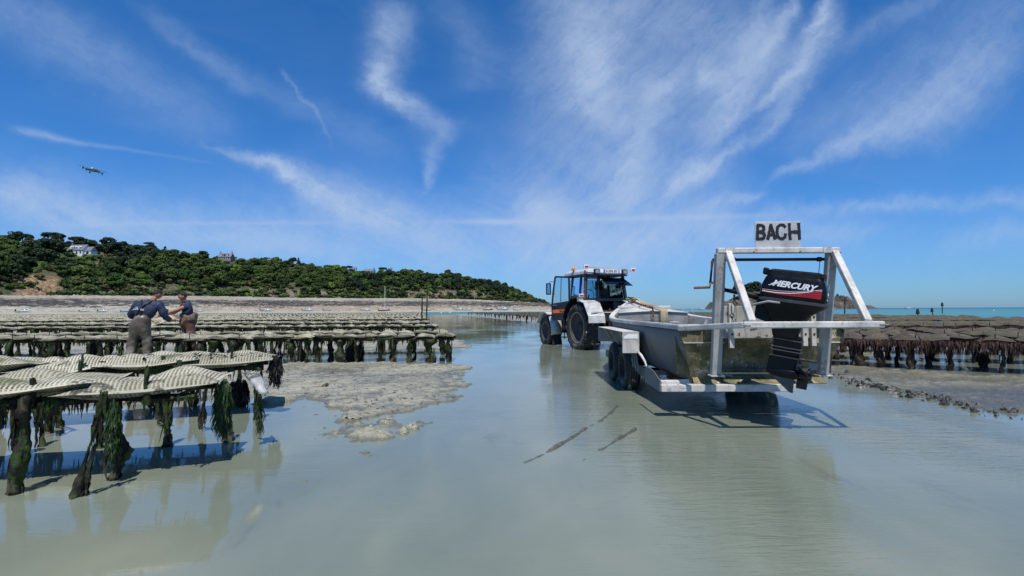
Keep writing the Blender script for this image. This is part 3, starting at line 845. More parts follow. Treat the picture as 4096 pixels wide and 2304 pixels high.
# gunwale: a flat cap with a rolled outer lip
for sx in (-1, 1):
    b = MB(); vs = []
    for s in SS:
        y, wt_, wb_, zt, zb = s
        wi = min(.09, wt_ * .8)
        for dx_, dz_ in ((.022, -.045), (.026, .004), (.018, .018), (-wi, .012), (-wi - .004, -.03)):
            vs.append((sx * (wt_ + dx_), y, zt + dz_))
    F = []
    for i in range(len(SS) - 1):
        for k in range(4):
            q = (i * 5 + k, (i + 1) * 5 + k, (i + 1) * 5 + k + 1, i * 5 + k + 1)
            F.append(q if sx < 0 else q[::-1])
    F.append((0, 1, 2, 3, 4)); b.add(vs, F)
    o = b.build('gunwale', ALU_L, boat, angle=40)
# welded stiffeners along the inside under the starboard gunwale, seat boxes at the stern
for y in (1.2, 2.0, 2.8, 3.6, 4.3):
    w = interp_st(y)
    for sx in (-1, 1):
        b = MB(); b.beam((sx * (w[0] - .10), y, w[2] - .03), (sx * (w[1] - .05), y, .57), .05, .03, (0, 1, 0)); b.build('side_rib', ALU, boat, bevel=.004)
b = MB(); b.box((0, 2.9, 1.0), (1.86, .0, .0)) if False else None
for y, x0 in ((.55, -.72), (.62, -.36)):
    b = MB(); b.box((x0, y + .2, .985), (.26, .34, .15)); b.build('locker_box', ALU_L, boat, bevel=.02)
b = MB(); b.box((.0, 1.9, .80), (1.7, .30, .03)); b.build('bench', ALU, boat, bevel=.008)
# foredeck and its bulkhead
b = MB(); vs = []
fd = [s for s in SS if s[0] >= 4.9]
for s in fd:
    y, wt_, wb_, zt, zb = s
    w = max(.02, wt_ - .07 - .10 * max(0, (6.4 - y) / 1.5)); ex = .07 * max(0, (6.6 - y) / 1.7)
    vs += [(-w, y, zt + .02 + ex), (-w * .45, y, zt + .045 + ex), (0, y, zt + .06 + ex), (w * .45, y, zt + .045 + ex), (w, y, zt + .02 + ex)]
b.add(vs, [(i * 5 + k, i * 5 + k + 1, (i + 1) * 5 + k + 1, (i + 1) * 5 + k) for i in range(len(fd) - 1) for k in range(4)])
fdo = b.build('foredeck', ALU_L, boat, angle=30)
sol = fdo.modifiers.new('plate', 'SOLIDIFY'); sol.thickness = .02; sol.offset = -1
b = MB(); w = fd[0][1] - .17; z0 = fd[0][3] + .08
b.prism([(-w, fd[0][0] + .03, .57), (w, fd[0][0] + .03, .57), (w, fd[0][0] + .03, z0 + .0), (0, fd[0][0] + .03, z0 + .05), (-w, fd[0][0] + .03, z0)], (0, .012, 0))
bh = b.build('bulkhead', alu('bulkhead_grey', (.27, .27, .26), .55, .1, .4), boat)
b = MB(); b.box((0, fd[0][0] + .022, .86), (.86, .012, .42)); hp = b.build('hatch_panel', ALU_D, bh, bevel=.01)
b = MB(); b.beam((-.60, 5.75, 1.345), (.60, 5.75, 1.345), .07, .05); b.build('deck_beam', ALU_L, boat, bevel=.01)
# mooring post with turned head
b = MB(); b.lathe([(0, 0), (.045, 0), (.045, .12), (.07, .14), (.07, .17), (0, .18)], (-.04, 6.55, 1.42)); b.beam((-.18, 6.55, 1.53), (.1, 6.55, 1.53), .03, .03)
b.build('mooring_bitt', ALU_L, boat, smooth=False)
# transom parts
y0 = .28
b = MB(); b.prism([(-.95, y0, .50), (.95, y0, .50), (.965, y0, 1.03), (-.965, y0, 1.03)], (0, .015, 0)); tr = b.build('transom', MOSSY, boat)
b = MB(); b.prism([(-.80, .115, .398), (.80, .115, .398), (.78, .262, .498), (-.78, .262, .498)], (0, .01, -.008)); b.build('lower_transom', MOSSY, boat)
b = MB(); b.box((0.03, .255, .505), (1.24, .05, .022)); b.build('transom_ledge', ALU_L, boat, bevel=.004)
# corner pods either side of the motor
for sx in (-1, 1):
    b = MB()
    tl = [(sx * .93, .055, .885), (sx * .62, .055, .885), (sx * .44, .27, .885), (sx * .95, .27, .885)]
    bt = [(sx * .785, .235, .375), (sx * .665, .235, .375), (sx * .54, .27, .44), (sx * .80, .28, .40)]
    b.add(tl + bt, [(0, 1, 2, 3), (4, 5, 1, 0)[::-1], (5, 6, 2, 1)[::-1], (7, 4, 0, 3), (4, 7, 6, 5)])
    po = b.build('stern_pod', MOSSY, boat)
    b = MB(); b.beam((sx * .935, .05, .893), (sx * .45, .05, .893), .02, .012); b.build('pod_edge', ALU_L, po)
    b = MB(); b.prism([(sx * .97, .05, .895), (sx * .50, .05, .895), (sx * .50, .05, 1.045), (sx * .985, .05, 1.07)], (0, .008, 0)); b.build('stern_plate', MOSSY, boat)
    b = MB(); b.box((sx * .83, .12, 1.085), (.22, .16, .05)); b.build('corner_box', ALU_L, boat, bevel=.012)
# thick motor board
b = MB(); b.box((0.03, -.03, 1.14), (1.2, .10, .38)); mbd = b.build('motor_board', None or alu('scuffed_board', (.40, .385, .35), .6, .05, .95, (.05, .045, .035), 1.0), boat, bevel=.006)
b = MB(); b.box((0.03, .12, 1.03), (1.16, .22, .16)); b.build('board_bracket', MOSSY, boat)
for x in (-.43, .42, .52):
    b = MB(); b.box((x, -.105, 1.10 if x < 0 else 1.06), (.055, .05, .52 if x < 0 else .40)); ch = b.build('guide_channel', ALU_L, boat, bevel=.004)
    for zz in (1.2, 1.0):
        b = MB(); b.lathe([(0, 0), (.012, 0), (.012, .006), (0, .007)], (x, -.131, zz), (0, -1, 0), 8); b.build('bolt_head', DARKIRON, ch)

# gantry over the stern
gan = thing('stern_gantry', 'aluminium gantry frame standing over the workboat stern', 'gantry', (BX0, BY0, 0), (0, 0, math.radians(-.6)))
def gbar(name, a, c, w, h, up=(0, 0, 1), m_=ALU_L, bev=.012):
    b = MB(); b.beam(a, c, w, h, up); return b.build(name, m_, gan, bevel=bev)
TOPZ, FOOTZ = 1.955, .53
XL, XR = -.615, .66
gbar('post', (XL - .02, -.14, .535), (XL, -.30, 1.93), .11, .085, (0, 1, 0), ALU)
gbar('post', (XR - .065, -.14, .535), (XR - .02, -.30, 1.93), .105, .085, (0, 1, 0), ALU)
for x in (XL - .02, XR - .065):
    b = MB(); b.box((x, -.15, .527), (.15, .12, .012)); b.build('foot_plate', ALU_L, gan)
gbar('top_bar', (XL - .045, -.31, TOPZ), (XR + .06, -.31, TOPZ), .075, .065)
HZ_, HY_ = 1.135, -.98
gbar('brace', (XL + .07, -.345, 1.935), (XL + .045, HY_ + .03, HZ_ + .03), .075, .06, (0, 1, 0))
gbar('brace', (XR - .01, -.345, 1.935), (XR - .075 , HY_ + .03, HZ_ + .03), .075, .06, (0, 1, 0))
gbar('hoop_bar', (-.675, HY_, HZ_), (.72, HY_, HZ_), .06, .067)
gbar('hoop_side', (-.99, .03, 1.065), (-.655, HY_, HZ_), .055, .062)
gbar('hoop_side', (.98, .03, 1.065), (.705, HY_, HZ_), .055, .062)
for x in (XL + .09, XR - .09):
    b = MB(); b.prism([(x - .05, -.345, 1.925), (x + .05, -.345, 1.925), (x + .05, -.345, 1.985), (x - .05, -.345, 1.985)], (0, -.012, 0)); b.build('gusset', ALU_L, gan)
for x in (-.26, .26):
    b = MB(); b.tube([(x, -.335, 1.935), (x, -.36, 1.935)], .008, 6); b.build('fixing_bolt', RUST, gan)
for q in ((XL + .07, -.385, 1.92), (XR - .01, -.385, 1.92), (XL + .045, HY_ + .02, HZ_ + .036), (XR - .075, HY_ + .02, HZ_ + .036), (-.655, HY_ - .03, HZ_), (.705, HY_ - .03, HZ_)):
    b = MB(); b.tube([(q[0] - .045, q[1], q[2]), (q[0] - .015, q[1] - .004, q[2] + .003), (q[0] + .015, q[1], q[2] - .002), (q[0] + .045, q[1] - .003, q[2])], .006, 6, jit=.3); b.build('weld_bead', RUST if q[1] > -.5 else ALU, gan, smooth=True)
# winch bar with crank and wire
win = thing('hand_winch', 'rusty hand winch bar with a cranked handle on the gantry', 'winch', (BX0, BY0, 0), (0, 0, math.radians(-.6)))
b = MB(); b.tube([(XL - .06, -.22, 1.862), (XR + .13, -.22, 1.862)], .018, 10); b.tube([(XL + .16, -.22, 1.862), (XL + .20, -.22, 1.862)], .028, 10); b.tube([(XR - .13, -.22, 1.862), (XR - .09, -.22, 1.862)], .028, 10)
b.build('shaft', DARKIRON, win, smooth=True)
b = MB(); b.tube([(XL - .02, -.22, 1.862), (XL - .05, -.22, 1.865), (XL - .062, -.22, 1.84), (XL - .085, -.21, 1.60), (XL - .06, -.21, 1.595)], .016, 8)
b.build('crank', RUST, win, smooth=True)
b = MB(); b.tube([(XL - .085, -.21, 1.60), (XL - .095, -.21, 1.545), (XL - .27, -.20, 1.54)], .015, 8); b.build('handle', RUST, win, smooth=True)
b = MB(); b.tube([(XL + .19, -.22, 1.86), (XL + .19, -.2, 1.44)], .004, 5); b.build('wire', DARKIRON, win)
b = MB(); b.tube([(XR - .1, -.22, 1.86), (XR - .13, -.2, 1.55)], .004, 5); b.build('wire', DARKIRON, win)
b = MB(); b.tube([(XL + .19, -.2, 1.46), (XL + .19, -.2, 1.40)], .012, 6); b.tube([(XL + .19, -.2, 1.40), (XL + .17, -.2, 1.36), (XL + .2, -.2, 1.33), (XL + .22, -.2, 1.36), (XL + .19, -.2, 1.39)], .007, 5); b.build('shackle', DARKIRON, win)
b = MB(); b.tube([(XL + .20, -.2, 1.34), (XL + .215, -.19, 1.25), (XL + .20, -.19, 1.15), (XL + .185, -.19, 1.24), (XL + .20, -.2, 1.34)], .006, 5); b.build('hanging_rope', ROPE2, win)
# BACH sign
sg = thing('name_sign', 'square grey metal sign hand-painted BACH on the gantry top bar', 'sign', (BX0, BY0, 0), (0, 0, math.radians(-.6)))
cx, cz, sw, sh = .035, 2.135, .515, .30
b = MB(); b.box((cx, -.31, cz), (sw, .012, sh)); b.build('plate', alu('sign_plate', (.50, .50, .495), .55, .1, .25, (.3, .3, .28), .2), sg, bevel=.006)
def stroke(mb, pts, w, y=-.3205):
    # hand-painted stroke: flat ribbon with uneven width
    pts = [Vector((p[0], y, p[1])) for p in pts]
    L = []; R_ = []
    fine = []
    for i in range(len(pts) - 1):
        for t in (0, .33, .66): fine.append(pts[i].lerp(pts[i + 1], t))
    fine.append(pts[-1])
    for i, p_ in enumerate(fine):
        d = (fine[min(i + 1, len(fine) - 1)] - fine[max(i - 1, 0)]).normalized()
        nn = Vector((-d.z, 0, d.x)); ww = w * random.uniform(.85, 1.15) / 2
        e = d * (w * .25) * ((i == len(fine) - 1) - (i == 0))
        L.append(p_ + nn * ww + e); R_.append(p_ - nn * ww + e)
    k = len(fine)
    mb.add(L + R_, [(i, i + 1, k + i + 1, k + i) for i in range(k - 1)])
x0 = cx - sw / 2
def LX(a): return x0 + a * sw
def LZ(a): return cz - sh / 2 + a * sh
letters = [
 [[(.045, .34), (.06, .86)], [(.06, .86), (.15, .865), (.195, .80), (.19, .70), (.15, .63), (.055, .61)], [(.10, .61), (.18, .58), (.205, .48), (.19, .39), (.14, .35), (.04, .345)]],
 [[(.275, .34), (.31, .60), (.35, .885)], [(.35, .885), (.39, .62), (.435, .35)], [(.29, .50), (.42, .505)]],
 [[(.66, .80), (.62, .87), (.55, .875), (.495, .80), (.48, .62), (.49, .45), (.535, .36), (.60, .345), (.655, .42), (.665, .52)]],
 [[(.755, .91), (.755, .62), (.765, .33)], [(.96, .92), (.965, .62), (.97, .34)], [(.755, .60), (.86, .605), (.965, .60)]],
]
for L_ in letters:
    b = MB()
    for q, st_ in enumerate(L_): stroke(b, [(LX(x), LZ(z)) for x, z in st_], .034, -.3195 - .0006 * q)
    b.build('letter', BLACKINK, sg)

# chain and rope hung over the foredeck
def chain(name, pts, link, label):
    root = thing(name, label, 'chain', (0, 0, 0))
    P = [Vector(p) for p in pts]; d = []
    acc = [0]
    for i in range(len(P) - 1): acc.append(acc[-1] + (P[i + 1] - P[i]).length)
    tot = acc[-1]; n = int(tot / (link * .75))
    prev = None
    for k in range(n):
        s = k / n * tot
        i = max(j for j in range(len(acc)) if acc[j] <= s); i = min(i, len(P) - 2)
        t = (s - acc[i]) / (acc[i + 1] - acc[i]); pos = P[i].lerp(P[i + 1], t); dr = (P[i + 1] - P[i]).normalized()
        b = MB()
        side = dr.cross(Vector((0, 1, 0) if abs(dr.y) < .8 else (1, 0, 0))).normalized()
        if k % 2: side = dr.cross(side).normalized()
        ring = [pos + dr * (link * .5 * math.cos(a)) + side * (link * .3 * math.sin(a)) for a in [2 * math.pi * j / 8 for j in range(9)]]
        b.tube(ring, link * .11, 5, caps=False)
        b.build('link', RUST, root, smooth=True)
    return root
bw = lambda x, y, z: (BX0 + x, BY0 + y, z)
chain('rusty_chain', [bw(-.12, 6.5, 1.57), bw(-.06, 6.45, 1.58), bw(-.08, 6.2, 1.47), bw(-.04, 5.5, 1.385), bw(.02, 4.86, 1.32), bw(.02, 4.84, .85)], .085, 'rusty iron chain draped from the bow post down over the foredeck edge')
b = MB()
for k in range(7):
    o_ = k * .022
    j = lambda a: random.uniform(-a, a)
    b.tube([bw(-.16 + j(.03), 6.56 + j(.03), 1.55 + j(.03)), bw(.02 + j(.05), 6.45, 1.57 + j(.02)), bw(.10 + o_, 6.2, 1.45), bw(.14 + o_ * 1.2, 5.6, 1.375 + j(.006)), bw(.18 + o_, 5.1, 1.325), bw(.19 + o_, 4.85, 1.30), bw(.20 + o_ * .8 + j(.01), 4.83, .85 + j(.08))], .009, 5)
for k in range(10):
    a = random.uniform(0, 6.28); rr_ = random.uniform(.07, .11); zc = 1.47 + k * .012
    b.tube([bw(-.04 + math.cos(a + t) * rr_, 6.55 + math.sin(a + t) * rr_, zc + random.uniform(-.01, .01)) for t in np.linspace(0, 5.5, 12)], .011, 5)
o = b.build('mooring_rope', ROPE, None, smooth=True); tag(o, 'tan mooring rope coiled round the bow post and hanging over the foredeck', 'rope')
# small bollard with rope turns inside the boat
tb_ = thing('rope_bollard', 'small pale bollard wound with rope standing inside the workboat', 'bollard', bw(.17, 3.9, .56))
b = MB(); b.lathe([(.0, 0), (.13, 0), (.12, .30), (.07, .36), (.06, .46), (.10, .47), (.10, .49), (0, .50)], (0, 0, 0), seg=14); b.build('post', ALU_L, tb_, smooth=False)
b = MB()
for z in (.30, .325, .35, .375): b.tube([(math.cos(t) * .125, math.sin(t) * .125, z + t * .003) for t in np.linspace(0, 6.28, 16)], .013, 5)
b.build('rope_turns', ROPE2, tb_, smooth=True)

# ------------------------------------------------------------------ outboard motor
mot = thing('outboard_motor', 'black outboard motor with red and white stripes, swung sideways on the transom', 'outboard motor', (3.0, 5.43, 1.51), scale=(.93, .93, 1.0))
mot.rotation_euler = (Matrix.Rotation(math.radians(-35), 3, 'Z') @ Matrix.Rotation(math.radians(9), 3, 'Y')).to_euler()
def loft(mb, secs, cap=True):
    """secs: list of closed rings with the same count"""
    K = len(secs[0]); P = [p for s in secs for p in s]; F = []
    for i in range(len(secs) - 1):
        for k in range(K):
            k2 = (k + 1) % K
            F.append((i * K + k, i * K + k2, (i + 1) * K + k2, (i + 1) * K + k))
    if cap:
        F.append(tuple(reversed(range(K)))); F.append(tuple((len(secs) - 1) * K + k for k in range(K)))
    mb.add(P, F)
def rrect(x0, x1, hw, z, r=.05, n=4, zs=0.0, taper=1.0):
    out = []
    for cx_, cy_, a0 in ((x1 - r, hw * taper - r, 0), (x0 + r, hw - r, 90), (x0 + r, -hw + r, 180), (x1 - r, -hw * taper + r, 270)):
        for k in range(n + 1):
            a = math.radians(a0 + 90 * k / n)
            x = cx_ + r * math.cos(a); y = cy_ + r * math.sin(a)
            out.append((x, y, z + zs * (x - x0)))
    return out
b = MB()
loft(b, [rrect(-.325, .325, .19, -.125, .05), rrect(-.33, .335, .196, -.10, .05), rrect(-.325, .33, .195, 0, .05), rrect(-.295, .295, .182, .09, .055), rrect(-.275, .28, .172, .115, .06)])
cowl = b.build('cowl', BLACKPAINT, mot, angle=35, bevel=0)
b = MB(); loft(b, [rrect(-.285, .285, .172, .117, .06), rrect(-.275, .275, .168, .165, .06), rrect(-.24, .24, .145, .182, .06)]); b.build('cowl_lid', BLACKP, mot, angle=35)
b = MB(); b.box((-.31, -.05, .15), (.05, .16, .075)); b.build('lid_latch', BLACKP, mot, bevel=.015)
b = MB(); b.prism([(.26, -.165, .135), (.289, -.165, .135), (.287, -.165, .17), (.25, -.165, .17)], (0, .33, 0)); b.build('air_intake', simple('intake_dark', (.004, .004, .004), .9), mot)
b = MB(); loft(b, [rrect(-.335, .345, .205, -.155, .05), rrect(-.335, .345, .205, -.128, .05)]); b.build('cowl_seam', simple('grey_black_seam', (.05, .05, .052), .35), mot, angle=35)
b = MB(); loft(b, [rrect(-.15, .10, .10, -.52, .05), rrect(-.18, .13, .12, -.40, .06), rrect(-.24, .20, .15, -.27, .06), rrect(-.31, .32, .185, -.18, .05), rrect(-.325, .34, .20, -.156, .05)]); b.build('lower_cowl', BLACKP, mot, angle=35)
def cz_(z): return -.5 + (z + .5) * .83 if z < -.5 else z
b = MB(); loft(b, [rrect(-.12, .15, .055, cz_(-.78), .03), rrect(-.13, .16, .075, cz_(-.62), .04), rrect(-.15, .15, .09, -.50, .05)]); leg = b.build('drive_leg', BLACKPAINT, mot, angle=35)
WORN = simple('worn_edge_metal', (.12, .12, .12), .35, .3)
for zz in (-.56, -.66, -.70):
    b = MB(); loft(b, [rrect(-.15, .17, .085, cz_(zz) - .004, .03), rrect(-.15, .17, .085, cz_(zz) + .004, .03)]); b.build('leg_flange', WORN, leg)
zp = cz_(-.785)
b = MB(); b.prism([(-.15, -.11, zp), (.36, -.09, zp), (.385, 0, zp), (.36, .09, zp), (-.15, .11, zp)], (0, 0, .012)); b.build('cavitation_plate', simple('plate_dark_metal', (.05, .05, .055), .3, .4), mot, bevel=.004)
b = MB(); b.prism([(.22, -.006, zp), (.34, -.006, zp), (.335, -.006, zp - .07), (.29, -.006, zp - .085)], (0, .012, 0)); b.build('trim_tab', simple('grey_zinc', (.3, .3, .31), .5, .3), mot)
b = MB(); loft(b, [rrect(-.16, .11, .04, cz_(-1.02), .03), rrect(-.16, .13, .05, cz_(-.90), .035), rrect(-.15, .15, .055, zp - .002, .04)]); b.build('gear_leg', BLACKPAINT, mot, angle=35)
zg = cz_(-.98)
b = MB(); b.lathe([(.0, -.17), (.03, -.155), (.05, -.12), (.06, 0), (.057, .14), (.045, .17), (.0, .175)], (0, 0, zg), (1, 0, 0), 14); b.build('gearcase', BLACKPAINT, mot, smooth=True)
b = MB(); b.prism([(-.16, -.007, zg - .02), (.13, -.007, zg - .02), (.14, -.007, zg - .205), (.10, -.007, zg - .2)], (0, .014, 0)); b.build('skeg', simple('worn_skeg', (.09, .09, .095), .4, .3), mot, bevel=.004)
prop = MB(); prop.lathe([(.04, .0), (.042, .07), (.03, .12), (0, .125)], (.175, 0, zg), (1, 0, 0), 12)
po = prop.build('propeller', DARKIRON, mot, smooth=True)
for k in range(3):
    b = MB(); vs = []
    a0 = 2 * math.pi * k / 3 + .5
    nr, na = 5, 6
    for i in range(nr):
        r = .035 + .105 * i / (nr - 1); wd_ = math.sin(math.pi * (.25 + .68 * i / (nr - 1))) * .62
        for j in range(na):
            t = (j / (na - 1) - .5) * 2
            a = a0 + t * wd_
            vs.append((.215 + t * .05, math.cos(a) * r, zg + math.sin(a) * r))
    b.add(vs, [(i * na + j, (i + 1) * na + j, (i + 1) * na + j + 1, i * na + j + 1) for i in range(nr - 1) for j in range(na - 1)])
    o = b.build('propeller_blade', STEEL if k == 0 else DARKIRON, po, smooth=True)
    sm = o.modifiers.new('t', 'SOLIDIFY'); sm.thickness = .006
# clamp, steering bracket, tiller
b = MB(); b.prism([(-.36, -.11, -.36), (-.20, -.11, -.40), (-.16, -.11, -.22), (-.36, -.11, -.16)], (0, .22, 0)); b.build('clamp_bracket', BLACKP, mot, bevel=.01)
bpy.context.view_layer.update()
_mi = mot.matrix_world.inverted()
T_ = [_mi @ AT(*q) for q in ((3045, 1192, 5.62), (2990, 1176, 5.7), (2930, 1165, 5.8), (2900, 1160, 5.86), (2857, 1153, 5.95))]
b = MB(); b.tube(T_[:4], [.045, .034, .026, .022], 10); b.build('tiller', BLACKP, mot, smooth=True)
b = MB(); b.tube(T_[3:], .028, 10); b.build('tiller_grip', simple('ribbed_grip', (.02, .02, .022), .7), mot, smooth=True)
b = MB(); b.tube([(-.10, -.20, -.17), (-.22, -.22, -.17), (-.36, -.2, -.22), (-.48, -.1, -.30)], .012, 8); b.build('fuel_hose', simple('grey_hose', (.3, .3, .31), .5), mot, smooth=True)
# print on the cowl
def on_side(x, z):
    t = (z + .10) / .19
    y = .1965 if z < 0 else .195 - .010 * max(0, z) / .09
    return (x, -(y + .0035), z)
def stripe(name, up_, lo, mat, dep=0.0):
    b = MB(); vs = []
    n = 24
    for i in range(n + 1):
        t = i / n; x = -.30 + .585 * t
        for f_ in (up_, lo):
            p_ = on_side(x, f_(t)); vs.append((p_[0], p_[1] - dep, p_[2]))
    b.add(vs, [(2 * i, 2 * i + 1, 2 * i + 3, 2 * i + 2) for i in range(n)])
    return b.build(name, mat, mot)
f1 = lambda t: -.052 + .055 * (t ** 1.6) * 1.05 - .012 * math.sin(t * 3.14)
stripe('red_stripe', lambda t: f1(t) + .004, lambda t: -.073 - .012 * math.sin(t * 3.14) * (1 - t) - .012 * t, REDP)
stripe('white_stripe', lambda t: -.058 + .075 * t ** 1.3 - .025 * math.sin(t * 3.14) - .0 if t < .85 else .0, lambda t: -.066 + .075 * t ** 1.3 - .025 * math.sin(t * 3.14) if t < .85 else -.0015, WHITE, .002)
stripe('thin_stripe', lambda t: f1(t) + .009, lambda t: f1(t) + .006, WHITE, .002)
def text_obj(name, txt, size, mat, parent, xform, shear=0.0, bold=0.0, extrude=.001, space=1.0):
    cu = bpy.data.curves.new(name, 'FONT'); cu.body = txt; cu.size = size; cu.shear = shear; cu.offset = bold; cu.extrude = extrude; cu.align_x = 'LEFT'; cu.space_character = space
    cu.resolution_u = 4
    ob = bpy.data.objects.new(name, cu); COL.objects.link(ob)
    dg = bpy.context.evaluated_depsgraph_get()
    me = bpy.data.meshes.new_from_object(ob.evaluated_get(dg))
    COL.objects.unlink(ob); bpy.data.objects.remove(ob)
    me.materials.clear(); me.materials.append(mat)
    o = bpy.data.objects.new(name, me); COL.objects.link(o); o.parent = parent
    o.matrix_local = xform
    return o
XF = Matrix.Translation((-.205, -.2015, .005)) @ Matrix.Rotation(math.radians(2), 4, 'Y') @ Matrix.Rotation(math.radians(90), 4, 'X') @ Matrix.Scale(1.0, 4)
text_obj('maker_lettering', 'MERCURY', .083, WHITE, mot, XF @ Matrix.Diagonal((1.12, 1, 1, 1)), .32, .0035, .001, 1.0)
b = MB()
for k in range(3): b.add([(-.245 + k * .02, -.204, .0 + k * .013), (-.17 + k * .02, -.204, .018 + k * .013), (-.165 + k * .02, -.204, .026 + k * .013), (-.24 + k * .02, -.204, .008 + k * .013)], [(0, 1, 2, 3)])
b.build('wave_emblem', WHITE, mot)
b = MB(); b.lathe([(0, 0), (.035, 0)], (.337, -.05, .045), (1, 0, 0), 20); b.build('round_emblem', WHITE, mot)
XF = Matrix.Translation((.337, -.075, -.055)) @ Matrix.Rotation(math.radians(90), 4, 'Z') @ Matrix.Rotation(math.radians(90), 4, 'X')
text_obj('power_number', '40', .06, WHITE, mot, XF, .1, .002)
XF = Matrix.Translation((.3365, -.085, -.08)) @ Matrix.Rotation(math.radians(90), 4, 'Z') @ Matrix.Rotation(math.radians(90), 4, 'X')
b = MB(); b.box((.3365, -.04, -.085), (.002, .10, .018)); b.build('rear_band', WHITE, mot)

# ------------------------------------------------------------------ boat trailer
trl = thing('boat_trailer', 'low aluminium twin-axle boat trailer with square fenders under the workboat', 'trailer', (BX0, BY0, 0), (0, 0, math.radians(-.6)))
def tbar(name, a, c, w, h, m_=ALU_L, up=(0, 0, 1), bev=.006, par=None):
    b = MB(); b.beam(a, c, w, h, up); return b.build(name, m_, par or trl, bevel=bev)
tbar('rear_beam', (-1.22, .06, .355), (.37, .06, .355), .10, .082)
tbar('side_rail', (-1.0, .96, .34), (-1.0, 5.0, .36), .05, .14, ALU_D)
tbar('side_rail', (1.0, 1.9, .34), (1.0, 5.0, .36), .05, .14, ALU_D)
for y in (2.0, 3.6, 5.0, 6.6): tbar('cross_beam', (-.6 if y > 5.5 else -1.0, y, .30), (.6 if y > 5.5 else 1.0, y, .30), .10, .08, ALU)
b = MB(); b.prism([(-1.235, .03, .31), (-1.235, .03, .455), (-1.235, .14, .475), (-1.235, .3, .525), (-1.235, .5, .545), (-1.235, .72, .545), (-1.235, .72, .33)], (.012, 0, 0)); b.build('corner_plate', ALU_D, trl, bevel=.003)
b = MB(); b.box((-1.10, .10, .415), (.22, .10, .05)); b.build('beam_lug', ALU_L, trl, bevel=.01)
b = MB(); b.tube([(-1.02, .03, .40), (-.99, .02, .36), (-.9, .02, .355), (-.86, .02, .37)], .012, 6); b.build('hook', ALU, trl, smooth=True)
tbar('drawbar', (-.1, 6.4, .36), (.25, 9.4, .52), .12, .12, ALU)
tbar('drawbar_side', (-.95, 4.9, .36), (.0, 7.6, .42), .08, .10, ALU)
tbar('drawbar_side', (.95, 4.9, .36), (.1, 7.6, .42), .08, .10, ALU)
for y in (2.38, 3.34):
    for sx in (-1, 1):
        w = bpy.data.objects.new('wheel', None); COL.objects.link(w); w.parent = trl; w.location = (sx * 1.09, y, .325)
        ax = (sx, 0, 0)
        b = MB(); b.lathe([(.20, -.115), (.30, -.12), (.345, -.10), (.362, -.06), (.365, 0), (.362, .06), (.345, .10), (.30, .12), (.20, .115), (.195, 0)], (0, 0, 0), ax, 40, close=True)
        ty = b.build('tyre', TYRE, w, smooth=True)
        for gx in (-.055, -.018, .018, .055):
            b = MB(); b.lathe([(.3655, gx - .014), (.371, gx - .011), (.371, gx + .011), (.3655, gx + .014)], (0, 0, 0), ax, 48)
            b.build('tread_rib', TYREMUD, w, smooth=False)
        b = MB(); b.lathe([(.20, .07), (.195, .02), (.15, .0), (.09, .03), (.08, .06), (.0, .06)], (0, 0, 0), ax, 24); b.build('rim', simple('dark_rim', (.06, .055, .05), .6, .3), w, smooth=True)
for sx in (-1, 1):
    f = bpy.data.objects.new('fender', None); COL.objects.link(f); f.parent = trl; f.location = (sx * 1.18, 0, 0)
    x0_, x1_ = -.135, .12
    b = MB(); b.prism([(x0_, 1.78, .942), (x1_, 1.78, .942), (x1_, 4.15, .942), (x0_, 4.15, .942)], (0, 0, .008)); b.build('top_plate', ALU_L, f, bevel=.002)
    b = MB(); b.prism([(x0_, 1.78, .625), (x1_, 1.78, .625), (x1_, 1.776, .95), (x0_, 1.776, .95)], (0, .006, 0)); fl = b.build('rear_flap', ALU_L, f)
    b = MB(); b.prism([(x0_, 4.15, .66), (x1_, 4.15, .66), (x1_, 4.155, .95), (x0_, 4.155, .95)], (0, -.006, 0)); b.build('front_flap', ALU, f)
    b = MB(); b.prism([(x1_ * sx * -sx, 1.8, .63), (x1_ * sx * -sx, 4.1, .63), (x1_ * sx * -sx, 4.1, .94), (x1_ * sx * -sx, 1.8, .94)], (.004, 0, 0)) if False else None
    b = MB(); xi = x1_ if sx < 0 else x0_
    b.prism([(xi, 1.8, .66), (xi, 4.1, .66), (xi, 4.1, .94), (xi, 1.8, .94)], (-.005, 0, 0)); b.build('inner_side', ALU_D, f)
    for y in (2.1, 2.9, 3.5):
        b = MB(); b.beam((x0_ + .02, y, .93), (.05, y + .12, .68), .02, .012); b.build('stay', ALU, f)
    b = MB(); b.tube([(.09, 1.75, .65), (.11, 1.6, .60), (.125, 1.42, .52), (.13, 1.3, .42), (.13, 1.22, .31)], .02, 8); b.build('support_arm', ALU_L, f, smooth=True) if sx < 0 else None
    if sx < 0:
        b = MB(); b.add([(x0_ + .03, 1.772, .885), (x0_ + .09, 1.772, .915), (x1_ - .02, 1.772, .915), (x1_ - .02, 1.772, .845), (x0_ + .02, 1.772, .845)], [(0, 1, 2, 3, 4)]); lb = b.build('paper_label', WHITE, f)
b = MB(); b.box((-.55, 1.2, .36), (.5, .12, .10)); b.build('axle_box', RUST, trl)
for y in (2.38, 3.34): b = MB(); b.tube([(-1.05, y, .30), (1.05, y, .30)], .035, 8); b.build('axle', DARKIRON, trl)
